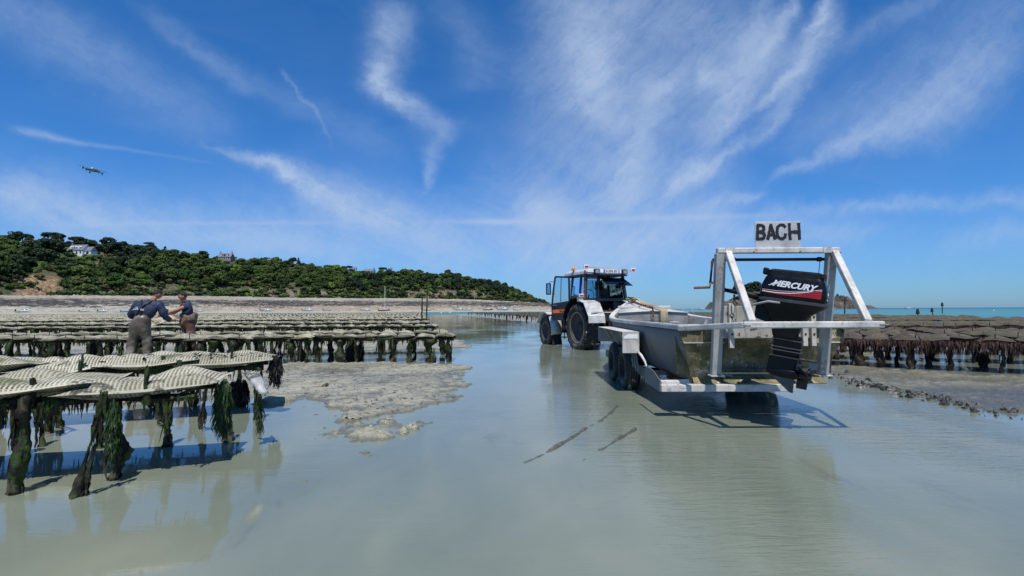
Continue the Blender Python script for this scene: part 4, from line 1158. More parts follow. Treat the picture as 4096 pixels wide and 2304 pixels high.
# ------------------------------------------------------------------ tractor
TR = thing('tractor', 'dark tractor with grey mudguards and its cab door open, hitched before the boat trailer', 'tractor', (3.06, 17.05, -.09), (0, 0, math.radians(20)))
CABP = simple('dark_blue_black_cab_paint', (.016, .019, .026), .45, 0, .3, 4)
ORANGE = simple('orange_band', (.75, .16, .02), .5, 0, .1)
FEN = alu('galvanised_fender', (.62, .60, .56), .5, .15, .25, (.3, .28, .22), .3)
AMBER = simple('amber_beacon', (.8, .25, .01), .25, 0, .1)
REDL = simple('red_lamp', (.55, .02, .02), .3, 0, .1)
LENS = simple('lamp_lens', (.35, .36, .34), .15, .2, .2)
RUSTRED = simple('rust_red_pillar', (.16, .045, .03), .7, 0, .4, 8)
INT = simple('cab_interior', (.012, .012, .013), .7, 0, .3)
def glass_mat(name, tint, fac):
    m = bpy.data.materials.new(name); m.use_nodes = True; t = m.node_tree; t.nodes.clear()
    tr = t.nodes.new('ShaderNodeBsdfTransparent'); tr.inputs[0].default_value = (*tint, 1)
    gl = t.nodes.new('ShaderNodeBsdfGlossy'); gl.inputs['Roughness'].default_value = .03; gl.inputs[0].default_value = (.8, .9, 1, 1)
    fr = t.nodes.new('ShaderNodeFresnel'); fr.inputs[0].default_value = 1.5
    mul = t.nodes.new('ShaderNodeMath'); mul.operation = 'MULTIPLY_ADD'; mul.inputs[1].default_value = 1.0; mul.inputs[2].default_value = fac
    mx_ = t.nodes.new('ShaderNodeMixShader'); o = t.nodes.new('ShaderNodeOutputMaterial')
    t.links.new(fr.outputs[0], mul.inputs[0]); t.links.new(mul.outputs[0], mx_.inputs[0]); t.links.new(tr.outputs[0], mx_.inputs[1]); t.links.new(gl.outputs[0], mx_.inputs[2]); t.links.new(mx_.outputs[0], o.inputs[0])
    return m
GLASS = glass_mat('tinted_cab_glass', (.62, .78, .84), .03)
def tbuild(name, fn, mat, parent=TR, **k):
    b = MB(); fn(b); return b.build(name, mat, parent, **k)
def tractor_wheel(x, y, r, w, rr_, nl, name_root):
    W_ = bpy.data.objects.new('wheel', None); COL.objects.link(W_); W_.parent = TR; W_.location = (x, y, r)
    sx = -1 if x < 0 else 1
    b = MB(); h = w / 2
    b.lathe([(rr_, -h * .8), (rr_ * 1.25, -h * .98), (r * .84, -h), (r * .93, -h * .88), (r * .955, -h * .5), (r * .96, 0), (r * .955, h * .5), (r * .93, h * .88), (r * .84, h), (rr_ * 1.25, h * .98), (rr_, h * .8), (rr_ * .97, 0)], (0, 0, 0), (1, 0, 0), 44, close=True)
    b.build('tyre', TYRE, W_, smooth=True)
    me = None
    for k in range(nl):
        for s in (-1, 1):
            a0 = 2 * math.pi * (k + (.5 if s > 0 else 0)) / nl
            b = MB(); V = []
            for t in np.linspace(0, 1, 5):
                xx = s * h * (.02 + .98 * t); da = t * t * .30 + t * .06; rb = r * (.93 if t < .9 else .86)
                rt = r * (1.0 if t < .9 else .93)
                for dd in (-.028, .028):
                    for rad in (rb, rt):
                        a = a0 + da + dd * (.6 / r) * (1 if rad == rb else .7)
                        V.append((xx, math.cos(a) * rad, math.sin(a) * rad))
            F = []
            for i in range(4):
                o = i * 4; q = o + 4
                F += [(o, q, q + 1, o + 1), (o + 1, q + 1, q + 3, o + 3), (o + 3, q + 3, q + 2, o + 2)]
            F += [(0, 1, 3, 2), (16, 18, 19, 17)]
            b.add(V, F); b.build('tread_lug', TYREMUD if random.random() < .5 else TYRE, W_)
    b = MB(); b.lathe([(rr_ * 1.02, h * .80), (rr_ * .95, h * .82), (rr_ * .93, h * .55), (rr_ * .80, h * .30), (rr_ * .50, h * .12), (rr_ * .32, h * .12), (rr_ * .30, h * .3), (0, h * .32)], (0, 0, 0), (sx, 0, 0), 30)
    rim = b.build('rim', simple('dark_grey_rim', (.055, .05, .045), .6, .2), W_, smooth=True)
    b = MB(); b.lathe([(rr_ * 1.03, h * .83), (rr_ * .99, h * .88), (rr_ * .95, h * .83)], (0, 0, 0), (sx, 0, 0), 36); b.build('rim_edge', simple('worn_rim_edge', (.30, .27, .20), .6, .2), rim, smooth=True)
    for k in range(8):
        a = 2 * math.pi * k / 8
        b = MB(); b.tube([(sx * h * .12, math.cos(a) * rr_ * .42, math.sin(a) * rr_ * .42), (sx * h * .2, math.cos(a) * rr_ * .42, math.sin(a) * rr_ * .42)], .016, 6); b.build('wheel_nut', DARKIRON, rim)
for sx in (-1, 1):
    tractor_wheel(sx * .83, 0, .79, .46, .50, 19, 'rear')
    tractor_wheel(sx * .80, 2.72, .58, .34, .34, 17, 'front')
# chassis, bonnet, axle
tbuild('rear_axle', lambda b: (b.tube([(-.75, 0, .79), (.75, 0, .79)], .12, 10), b.box((0, .1, .80), (.5, .8, .55))), INT)
tbuild('chassis', lambda b: b.box((0, 1.6, .85), (.42, 2.6, .5)), INT, bevel=.03)
tbuild('front_axle', lambda b: b.tube([(-.75, 2.72, .58), (.75, 2.72, .58)], .09, 10), INT)
tbuild('bonnet', lambda b: b.box((0, 2.55, 1.38), (.68, 1.9, .62)), CABP, bevel=.06)
tbuild('exhaust', lambda b: b.tube([(.30, 1.9, 1.6), (.30, 1.9, 2.3)], .04, 8), RUST)
tbuild('step', lambda b: (b.box((-.72, 1.55, .62), (.20, .35, .03)), b.box((-.72, 1.55, .40), (.20, .35, .03)), b.box((-.80, 1.38, .62), (.03, .02, .55))), INT)
tbuild('rear_linkage', lambda b: (b.beam((-.35, -.2, .75), (-.35, -.95, .45), .06, .06), b.beam((.35, -.2, .75), (.35, -.95, .45), .06, .06), b.beam((0, -.25, 1.15), (0, -.6, 1.1), .07, .07), b.tube([(-.3, -.45, 1.2), (-.33, -.75, .55)], .03, 6), b.tube([(.3, -.45, 1.2), (.33, -.75, .55)], .03, 6)), DARKIRON)
tbuild('rear_toolbox', lambda b: (b.box((-.12, -.42, 1.16), (.75, .25, .40)), b.box((.1, -.45, .90), (.5, .2, .25))), INT, bevel=.04)
for x, z in ((-.2, 1.35), (.05, 1.3), (.25, 1.38)):
    tbuild('hydraulic_hose', lambda b: b.tube([(x, -.5, z), (x + .05, -.62, z + .05), (x + .1, -.66, z - .15), (x + .12, -.6, z - .4)], .018, 6), DARKIRON, smooth=True)
tbuild('hitch', lambda b: (b.box((.05, -.6, .50), (.20, .9, .10)), b.box((.05, -1.05, .52), (.24, .12, .16))), DARKIRON)
# rear mudguards: angular plate arch
prof = [(.98, .70), (.93, 1.15), (.72, 1.50), (.35, 1.72), (-.05, 1.755), (-.28, 1.66), (-.62, 1.58), (-.93, 1.16), (-.95, .96)]
for sx in (-1, 1):
    f = bpy.data.objects.new('rear_mudguard', None); COL.objects.link(f); f.parent = TR
    for i in range(len(prof) - 1):
        (ya, za), (yb, zb_) = prof[i], prof[i + 1]
        light = i >= 5
        x0_, x1_ = (.52, 1.10) if light else (.60, 1.06)
        b = MB(); d = Vector((0, yb - ya, zb_ - za)).normalized(); nrm = Vector((0, -d.z, d.y)) * -.018
        b.prism([(sx * x0_, ya, za), (sx * x1_, ya, za), (sx * x1_, yb, zb_), (sx * x0_, yb, zb_)], nrm)
        b.build('plate', FEN if light else CABP, f)
    inner = [(sx * .62, y, z) for y, z in prof] + [(sx * .62, -.5, .9), (sx * .62, .5, .9)]
    b = MB(); b.prism(inner, (.01 * sx, 0, 0)); b.build('inner_wall', INT, f)
    if sx < 0:
        b = MB(); b.box((-1.0, -.22, 1.70), (.16, .14, .14)); b.build('lamp_bracket', FEN, f, bevel=.01)
tbuild('tail_lamp', lambda b: b.box((-1.0, -.30, 1.83), (.17, .05, .10)), WHITE, bevel=.01)
tbuild('lamp_lens', lambda b: b.box((-1.0, -.328, 1.83), (.14, .01, .05)), REDL)
tbuild('guard_rod', lambda b: b.beam((-.98, -.92, 1.29), (.35, -.70, 1.29), .03, .03), FEN)
# front mudguards: rolled sheet
for sx in (-1, 1):
    b = MB(); V = []
    for k in range(15):
        a = math.radians(-12 + 170 * k / 14); r = .69
        for x in (.58, 1.02):
            V.append((sx * x, 2.72 - math.cos(a) * r, .60 + math.sin(a) * r))
    b.add(V, [(2 * i, 2 * i + 1, 2 * i + 3, 2 * i + 2) for i in range(14)])
    o = b.build('front_mudguard', FEN, TR, smooth=True); q = o.modifiers.new('t', 'SOLIDIFY'); q.thickness = .012
    b = MB(); b.prism([(sx * .60, 1.98, .10), (sx * 1.0, 1.98, .10), (sx * .92, 2.04, .56), (sx * .62, 2.04, .56)], (0, .01, 0)); b.build('mud_flap', INT, TR)
    b = MB(); b.box((sx * .95, 2.3, 1.15), (.16, .05, .10)); b.build('marker_lamp', CABP, TR, bevel=.01)
# cab
cy0, cy1 = -.12, 1.55       # rear and front
hw = .76
def pillar(name, a, c, w=.07, h=.07, m_=CABP, par=TR): 
    b = MB(); b.beam(a, c, w, h, (0, 1, 0)); return b.build(name, m_, par, bevel=.012)
zb0, zt0 = 1.05, 2.50
for sx in (-1, 1):
    pillar('corner_pillar', (sx * hw, cy0, 1.70), (sx * (hw - .07), cy0 + .07, zt0), .10, .08)
    pillar('middle_pillar', (sx * (hw), .98, 1.05), (sx * (hw - .07), .90, zt0), .07, .07)
    pillar('front_pillar', (sx * (hw - .05), cy1, 1.10), (sx * (hw - .12), cy1 - .12, zt0), .07, .07)
tbuild('red_pillar', lambda b: b.beam((-hw - .045, cy0 - .02, 1.66), (-hw + .03, cy0 + .05, 2.66), .05, .06, (0, 1, 0)), RUSTRED)
tbuild('cab_rear_wall', lambda b: (b.box((0, cy0 - .02, 1.70), (1.5, .06, .08)), b.box((-.55, cy0, 1.48), (.42, .05, .42)), b.box((.52, cy0, 1.48), (.48, .05, .42)), b.box((0, cy0, 1.25), (1.5, .05, .12))), CABP)
tbuild('cab_side_wall', lambda b: (b.box((-hw, .45, 1.60), (.05, 1.05, .30)), b.box((hw, .75, 1.45), (.05, 1.7, .60))), CABP)
tbuild('cab_floor', lambda b: b.box((0, .75, 1.06), (1.45, 1.6, .08)), INT)
tbuild('cab_front_wall', lambda b: b.box((0, cy1, 1.32), (1.35, .05, .5)), INT)
# roof
b = MB()
loft(b, [[(x * hw * 1.02, (cy0 - .10) if y < 0 else cy1, 2.49) for x, y in ((-1, -1), (1, -1), (1, 1), (-1, 1))],
         [(x * hw * 1.03, (cy0 - .12) if y < 0 else cy1 + .05, 2.53) for x, y in ((-1, -1), (1, -1), (1, 1), (-1, 1))]])
b.build('roof_frame', CABP, TR, bevel=.012)
b = MB()
loft(b, [[(x * .74, (cy0 - .08) if y < 0 else cy1, 2.535) for x, y in ((-1, -1), (1, -1), (1, 1), (-1, 1))],
         [(x * .72, (cy0 - .02) if y < 0 else cy1 - .05, 2.66) for x, y in ((-1, -1), (1, -1), (1, 1), (-1, 1))],
         [(x * .60, (cy0 + .12) if y < 0 else cy1 - .2, 2.73) for x, y in ((-1, -1), (1, -1), (1, 1), (-1, 1))]])
b.build('roof', simple('pale_grey_roof', (.50, .52, .53), .4, 0, .2), TR, bevel=.03, seg=3)
# glass
def pane(name, pts, par=TR, off=(0, .006, 0)):
    b = MB(); b.prism(pts, off); return b.build(name, GLASS, par)
pane('quarter_window', [(-hw, .02, 1.76), (-hw, .94, 1.76), (-hw + .06, .87, 2.45), (-hw + .06, .03, 2.45)], off=(.006, 0, 0))
tbuild('window_frame', lambda b: (b.beam((-hw - .01, .28, 1.74), (-hw + .05, .26, 2.46), .05, .05, (0, 1, 0)), b.beam((-hw, .03, 1.75), (-hw, .95, 1.75), .05, .05)), CABP)
pane('side_window', [(hw, .02, 1.76), (hw, 1.5, 1.5), (hw - .08, 1.4, 2.45), (hw - .06, .03, 2.45)], off=(.006, 0, 0))
pane('windscreen', [(-.66, cy1, 1.58), (.66, cy1, 1.58), (.60, cy1 - .10, 2.45), (-.60, cy1 - .10, 2.45)])
pane('rear_window', [(-.66, cy0 + .0, 1.76), (-.28, cy0 + .0, 1.76), (-.28, cy0 + .06, 2.44), (-.62, cy0 + .06, 2.44)])
rw = bpy.data.objects.new('opened_rear_window', None); COL.objects.link(rw); rw.parent = TR; rw.location = (.22, cy0, 2.44); rw.rotation_euler = (math.radians(-62), 0, 0)
b = MB(); b.prism([(-.48, 0, -.62), (.48, 0, -.62), (.44, 0, 0), (-.44, 0, 0)], (0, .006, 0)); b.build('pane', GLASS, rw)
tbuild('window_post', lambda b: b.beam((-.27, cy0, 1.72), (-.27, cy0 + .06, 2.48), .04, .04, (0, 1, 0)), CABP)
tbuild('wiper', lambda b: (b.beam((-.55, cy0 - .05, 2.3), (-.32, cy0 - .04, 1.85), .015, .01), b.beam((-.52, cy0 - .05, 2.32), (-.50, cy0 - .04, 2.20), .02, .012)), INT)
# inside: seat, wheel, mirror
seat = bpy.data.objects.new('driver_seat', None); COL.objects.link(seat); seat.parent = TR
b = MB(); b.box((.05, .45, 1.55), (.48, .46, .14)); b.build('cushion', INT, seat, bevel=.04)
b = MB(); b.box((.05, .22, 1.82), (.46, .12, .48)); b.build('backrest', INT, seat, bevel=.04)
tbuild('steering_wheel', lambda b: (b.tube([(.05 + .2 * math.cos(t), 1.12 + .06 * math.sin(t), 1.90 + .19 * math.sin(t)) for t in np.linspace(0, 6.283, 18)], .014, 6), b.tube([(.05, 1.12, 1.9), (.05, 1.35, 1.5)], .03, 6)), INT)
tbuild('dashboard', lambda b: b.box((.0, 1.36, 1.66), (.9, .25, .25)), INT, bevel=.05)
tbuild('inner_mirror', lambda b: b.box((.30, .9, 2.22), (.24, .04, .30)), INT, bevel=.03)
tbuild('outer_mirror', lambda b: b.box((.92, 1.5, 2.12), (.20, .05, .34)), INT, bevel=.03)
# door, hinged on the middle pillar and standing ajar
door = bpy.data.objects.new('cab_door', None); COL.objects.link(door); door.parent = TR; door.location = (-hw - .02, .99, 0); door.rotation_euler = (0, 0, math.radians(20))
DL = .86
outl = [(0, 1.03), (DL * .97, 1.03), (DL, 1.55), (DL * .93, 2.0), (DL * .80, 2.55), (0.02, 2.50)]
def dpt(y, z): return (0, y, z)
def drail(a, c, w=.055):
    b = MB(); b.beam(dpt(*a), dpt(*c), .035, w, (1, 0, 0)); return b
b = MB()
for i in range(1, len(outl) - 0):
    a = outl[i - 1]; c = outl[i % len(outl)]
    b.beam(dpt(*a), dpt(*c), .06, .04, (1, 0, 0))
b.beam(dpt(*outl[-1]), dpt(*outl[0]), .06, .04, (1, 0, 0))
b.build('door_frame', CABP, door, bevel=.008)
b = MB(); b.prism([(-.005, .03, 1.05), (-.005, DL * .95, 1.05), (-.005, DL * .98, 1.58), (-.005, .03, 1.66)], (.02, 0, 0)); dp = b.build('door_panel', CABP, door)
b = MB(); b.prism([(-.008, .03, 1.27), (-.008, DL * .955, 1.25), (-.008, DL * .965, 1.37), (-.008, .03, 1.39)], (-.004, 0, 0)); ob_ = b.build('orange_band', ORANGE, dp)
b = MB(); b.prism([(.0, .04, 1.68), (.0, DL * .95, 1.60), (.0, DL * .92, 2.0), (.0, DL * .79, 2.52), (.0, .04, 2.47)], (.006, 0, 0)); b.build('door_glass', GLASS, door)
b = MB(); b.beam(dpt(DL * .50, 1.66), dpt(DL * .46, 2.5), .02, .015, (1, 0, 0)); b.build('glass_divider', CABP, door)
b = MB(); b.beam((-.03, DL * .68, 1.53), (-.03, DL * .92, 1.53), .03, .035); b.build('door_handle', simple('handle_grey', (.2, .2, .21), .4, .4), door, bevel=.01)
b = MB(); b.beam((.03, DL * .80, 2.12), (.03, DL * .86, 2.06), .04, .07); b.build('latch', INT, door)
XF = Matrix.Translation((-.0135, .48, 1.28)) @ Matrix.Rotation(math.radians(-90), 4, 'Z') @ Matrix.Rotation(math.radians(90), 4, 'X')
text_obj('model_lettering', '956XL', .10, simple('dark_lettering', (.03, .01, .008), .6), dp, XF, 0, .004, .001, 1.1)
# mirror on its arm
mir = bpy.data.objects.new('side_mirror', None); COL.objects.link(mir); mir.parent = TR
b = MB(); b.tube([(-.70, 1.5, 2.36), (-1.15, 1.80, 2.38), (-1.2, 1.82, 2.30)], .012, 6); b.build('mirror_arm', INT, mir)
b = MB(); b.box((-1.2, 1.82, 2.12), (.20, .06, .42)); b.build('mirror_head', INT, mir, bevel=.03)
b = MB(); b.box((-1.2, 1.785, 2.12), (.13, .004, .34)); b.build('mirror_glass', simple('mirror_silver', (.5, .5, .5), .05, 1, .05), mir)
# roof fittings
bea = bpy.data.objects.new('beacon', None); COL.objects.link(bea); bea.parent = TR
b = MB(); b.tube([(-.72, .80, 2.52), (-.72, .80, 2.72)], .02, 8); b.build('stalk', INT, bea)
b = MB(); b.lathe([(0, 0), (.06, 0), (.065, .03), (.06, .10), (.03, .13), (0, .13)], (-.72, .80, 2.72), seg=14); b.build('amber_dome', AMBER, bea, smooth=True)
for x in (-.42, .62):
    wl = bpy.data.objects.new('work_lamp', None); COL.objects.link(wl); wl.parent = TR
    b = MB(); b.box((x, cy0 - .17, 2.62), (.20, .09, .16)); b.build('housing', INT, wl, bevel=.015)
    b = MB(); b.box((x, cy0 - .218, 2.62), (.14, .006, .11)); b.build('lens', LENS, wl)
npz = bpy.data.objects.new('number_plate', None); COL.objects.link(npz); npz.parent = TR
b = MB(); b.box((.12, cy0 - .18, 2.635), (.60, .01, .125)); b.build('plate', simple('plate_white', (.75, .75, .73), .4, 0, .05), npz)
b = MB(); b.box((-.155, cy0 - .188, 2.635), (.045, .004, .12)); b.build('blue_band', simple('plate_blue', (.02, .06, .4), .4), npz)
b = MB(); b.box((.40, cy0 - .188, 2.635), (.035, .004, .12)); b.build('blue_band', simple('plate_blue', (.02, .06, .4), .4), npz)
XF = Matrix.Translation((-.115, cy0 - .187, 2.595)) @ Matrix.Rotation(math.radians(90), 4, 'X')
text_obj('plate_number', '31376 35', .115, BLACKINK, npz, XF, 0, .003, .001, 1.0)
lb_ = bpy.data.objects.new('light_bar', None); COL.objects.link(lb_); lb_.parent = TR
b = MB(); b.beam((-.80, cy0 - .14, 2.76), (.95, cy0 - .14, 2.70), .03, .03); b.build('rod', ALU_L, lb_)
for x, z in ((-.80, 2.765), (.95, 2.695)):
    b = MB(); b.box((x, cy0 - .15, z), (.17, .07, .12)); q = b.build('lamp_box', WHITE, lb_, bevel=.01)
    b = MB(); b.box((x, cy0 - .19, z), (.13, .006, .06)); b.build('red_lens', REDL, q)
# ------------------------------------------------------------------ oyster racks
def weed_mat(name, stops, green, gamt, mud):
    m = Mat(name); p = m.geo('Position'); xyz = m.sep(p)
    a = m.noise(p, 9, 6, .7); c = m.noise(p, 6.2, 5, .65)
    col = m.ramp(a, stops)
    col = m.mix(m.mrange(c, .47, .58, 0, gamt), col, green)
    low = m.mrange(xyz[2], .22, .02, 0, .5)
    col = m.mix(m.math('MULTIPLY', low, m.mrange(a, .45, .6)), col, mud)
    m.color(col); m.set(Roughness=.6); m.bump(a, .8, .02); m.b.inputs['Specular IOR Level'].default_value = .3
    return m.m
WEED = weed_mat('dark_seaweed', [(.32, (.003, .0025, .0015)), (.52, (.010, .008, .004)), (.66, (.035, .028, .012)), (.8, (.10, .09, .05))], (.028, .055, .007), .85, (.14, .13, .08))
WEED_R = weed_mat('red_brown_seaweed', [(.32, (.005, .0025, .002)), (.52, (.018, .008, .006)), (.66, (.045, .02, .014)), (.8, (.11, .07, .045))], (.035, .04, .008), .25, (.10, .09, .06))
WRACK = simple('black_brown_wrack', (.012, .009, .005), .4, 0, .5, 8)
GREENW = simple('bright_green_weed', (.020, .052, .006), .6, 0, .75, 9)
def bag_mat(name, cols, near):
    m = Mat(name); uv = m.geo('UV'); s_ = m.sep(uv); p = m.geo('Position'); r = m.rnd()
    a = m.noise(p, 5, 6, .65); base = m.ramp(a, cols)
    base = m.mix(m.math('MULTIPLY', m.math('SUBTRACT', 1.0, r), .45), base, (.12, .11, .06))
    if near:
        wv = m.math('SINE', m.math('MULTIPLY_ADD', s_[0], 215.0, m.math('MULTIPLY', m.noise(uv, 5, 3), 7.0)))
        wv2 = m.math('SINE', m.math('MULTIPLY', s_[1], 88.0))
        t = m.mrange(wv, -.6, .35)
        t = m.math('MAXIMUM', t, m.mrange(wv2, .75, .95, 0, .8))
        e = m.math('MAXIMUM', m.mrange(m.math('ABSOLUTE', m.math('SUBTRACT', s_[1], .5)), .455, .475), m.mrange(m.math('ABSOLUTE', m.math('SUBTRACT', s_[0], .5)), .475, .485))
        t = m.math('MAXIMUM', t, e)
        t = m.math('MAXIMUM', t, m.mrange(m.noise(uv, 3.0, 3), .5, .7, 0, .6))
        col = m.mix(t, m.mix(m.mrange(a, .35, .6), (.07, .06, .035), (.20, .19, .13)), base)
        m.bump(t, .7, .006)
    else:
        wv = m.math('SINE', m.math('MULTIPLY', s_[0], 95.0))
        col = m.mix(m.mrange(wv, .3, -.8, 0, .5), base, (.09, .08, .05))
        en = m.mrange(m.math('ABSOLUTE', m.math('SUBTRACT', s_[0], .5)), .30, .44, 0, .85)
        col = m.mix(en, col, (.05, .042, .022))
        m.bump(a, .4, .02)
    g = m.mrange(m.noise(p, 2.3, 5, .65), .56, .66, 0, .8)
    col = m.mix(g, col, (.075, .085, .02))
    d = m.mrange(m.noise(p, 5.0, 5, .7), .56, .66, 0, .9)
    col = m.mix(d, col, (.025, .02, .012))
    m.color(col); m.set(Roughness=.8)
    return m.m
BAG_N = bag_mat('oyster_bag_net', [(.3, (.38, .35, .25)), (.6, (.58, .55, .43)), (.8, (.70, .67, .56))], True)
BAG_F = bag_mat('oyster_bag_net_far', [(.34, (.13, .115, .07)), (.5, (.42, .39, .27)), (.66, (.70, .67, .54))], False)
BAG_R = bag_mat('oyster_bag_net_brown', [(.42, (.022, .011, .008)), (.53, (.06, .034, .024)), (.60, (.15, .115, .08)), (.70, (.42, .38, .29))], False)
IRON = simple('weedy_iron_rod', (.05, .035, .02), .8, 0, .5, 14, .4, (.06, .06, .02), 5, .7)

def strand(mb, p, L, w, sway=.25):
    p = Vector(p); d = Vector((random.uniform(-1, 1), random.uniform(-1, 1), 0)).normalized()
    side = Vector((-d.y, d.x, 0)) if random.random() < .6 else Vector((1, 0, 0))
    n = 3; V = []
    q = p.copy()
    for i in range(n + 1):
        ww = w * (1 - (i / n) ** 1.5 * .85) * .5 * (1.0 if i else .7)
        V += [q - side * ww, q + side * ww]
        q = q + Vector((random.uniform(-1, 1) * sway * L / n, random.uniform(-1, 1) * sway * L / n, -L / n))
    mb.add(V, [(2 * i, 2 * i + 1, 2 * i + 3, 2 * i + 2) for i in range(n)])
def lumpy(mb, pts, radii, seg=8, rings=9, amp=.35, seed=0):
    rnd = random.Random(seed)
    pts = [Vector(p) for p in pts]
    acc = [0]
    for i in range(len(pts) - 1): acc.append(acc[-1] + (pts[i + 1] - pts[i]).length)
    P = []; ph = rnd.uniform(0, 9)
    for r_ in range(rings):
        s_ = acc[-1] * r_ / (rings - 1)
        i = min(max(j for j in range(len(acc)) if acc[j] <= s_ + 1e-9), len(pts) - 2)
        t = (s_ - acc[i]) / (acc[i + 1] - acc[i])
        c = pts[i].lerp(pts[i + 1], t); rad = radii[i] * (1 - t) + radii[i + 1] * t
        for k in range(seg):
            a = 2 * math.pi * k / seg
            rr_ = rad * (1 + rnd.uniform(-amp, amp) * .8 + .28 * math.sin(2 * a + ph + r_ * .35) + .16 * math.sin(5 * a + r_ * 1.1))
            P.append((c.x + math.cos(a) * rr_, c.y + math.sin(a) * rr_, c.z + rnd.uniform(-.012, .012)))
    F = [(i * seg + k, i * seg + (k + 1) % seg, (i + 1) * seg + (k + 1) % seg, (i + 1) * seg + k) for i in range(rings - 1) for k in range(seg)]
    F.append(tuple(range(seg))); F.append(tuple((rings - 1) * seg + k for k in range(seg)))
    mb.add(P, F)
    return P
def leg_mesh(base, top, r, seed, strands=10, flare=1.3, mat=WEED, seg=8, rings=10, thin_top=False):
    rnd = random.Random(seed)
    base = Vector(base); top = Vector(top)
    k1 = base.lerp(top, .33) + Vector((rnd.uniform(-.05, .05), rnd.uniform(-.05, .05), 0)); k2 = base.lerp(top, .7) + Vector((rnd.uniform(-.04, .04), 0, 0))
    b = MB()
    np_ = 7; P = []; rs = []
    ctrl = [base, k1, k2, top]
    for i in range(np_):
        t = i / (np_ - 1) * 3; j = min(int(t), 2); q = ctrl[j].lerp(ctrl[j + 1], t - j)
        P.append(q + Vector((rnd.uniform(-1, 1), rnd.uniform(-1, 1), 0)) * r * .35 * (0 < i < np_ - 1))
        rs.append(r * rnd.choice([.45, .6, .8, 1.0, 1.35]) * (1 if not thin_top else .5))
    rs[0] = r * flare * rnd.uniform(.9, 1.3); rs[1] = r * flare * .7
    lumpy(b, P, rs, seg, rings, .34, seed)
    for i in range(strands):
        t = rnd.uniform(.25, 1.0); c = base.lerp(top, t); a = rnd.uniform(0, 6.28)
        strand(b, (c.x + math.cos(a) * r * .9, c.y + math.sin(a) * r * .9, c.z), rnd.uniform(.08, .26), rnd.uniform(.015, .045))
    return b.mesh('leg', mat, smooth=True)
def fringe_mesh(L, seed, mat, y=0.0, n=60, lo=.03, hi=.18, z=.55, wd=(.012, .04)):
    rnd = random.Random(seed); b = MB()
    x = -L / 2
    for i in range(n):
        x = rnd.uniform(-L / 2, L / 2)
        strand(b, (x, y + rnd.uniform(-.04, .06), z + rnd.uniform(-.02, .02)), lo + (hi - lo) * rnd.random() ** 2.2, rnd.uniform(*wd))
    return b.mesh('seaweed_fringe', mat)
def bag_mesh(seed, L=1.0, Wd=.5, T=.12, nx=14, ny=8, mat=BAG_N, wave=.03, near=True, lens=False):
    rnd = random.Random(seed); p1, p2, p3 = [rnd.uniform(0, 6.28) for _ in range(3)]
    b = MB(); V = []; UV_ = []
    for side in (1, -1):
        for i in range(nx + 1):
            for j in range(ny + 1):
                u = i / nx * 2 - 1; v = j / ny * 2 - 1
                prof_ = max(0, 1 - abs(u) ** 3.2) ** .6 * max(0, 1 - abs(v) ** 2.6) ** .7
                if lens: prof_ = max(0, 1 - abs(u) ** 2.0) ** .9 * max(0, 1 - abs(v) ** 2.4) ** .75
                lump = .75 + .35 * math.sin(u * 4.5 + p1) * math.cos(v * 2 + p2)
                w = wave * (math.sin(u * 3.2 + p3) + .6 * math.sin(v * 3 + p1 + u * 2)) + wave * .9 * (abs(v) ** 3) * math.sin(u * 2 + p2)
                z = T / 2 * prof_ * lump * (side if side > 0 else -.55) + w
                x = u * L / 2; y = v * Wd / 2 * (1 - .06 * u * u)
                V.append((x, y, z)); UV_.append((i / nx, j / ny))
    n = (nx + 1) * (ny + 1); F = []
    for i in range(nx):
        for j in range(ny):
            a = i * (ny + 1) + j
            F.append((a, a + ny + 1, a + ny + 2, a + 1)); F.append((n + a, n + a + 1, n + a + ny + 2, n + a + ny + 1))
    b.add(V, F, UV_)
    return b.mesh('oyster_bag', mat, smooth=True)

NB = [bag_mesh(100 + i, 1.06, .42, .27, 24, 12, BAG_N, .008 + .006 * (i % 3), True, True) for i in range(9)]
FB = [bag_mesh(200 + i, .93, .47, .15, 8, 6, BAG_F, .014) for i in range(8)]
RBm = [bag_mesh(300 + i, 1.05, .48, .17, 8, 6, BAG_R, .022) for i in range(8)]

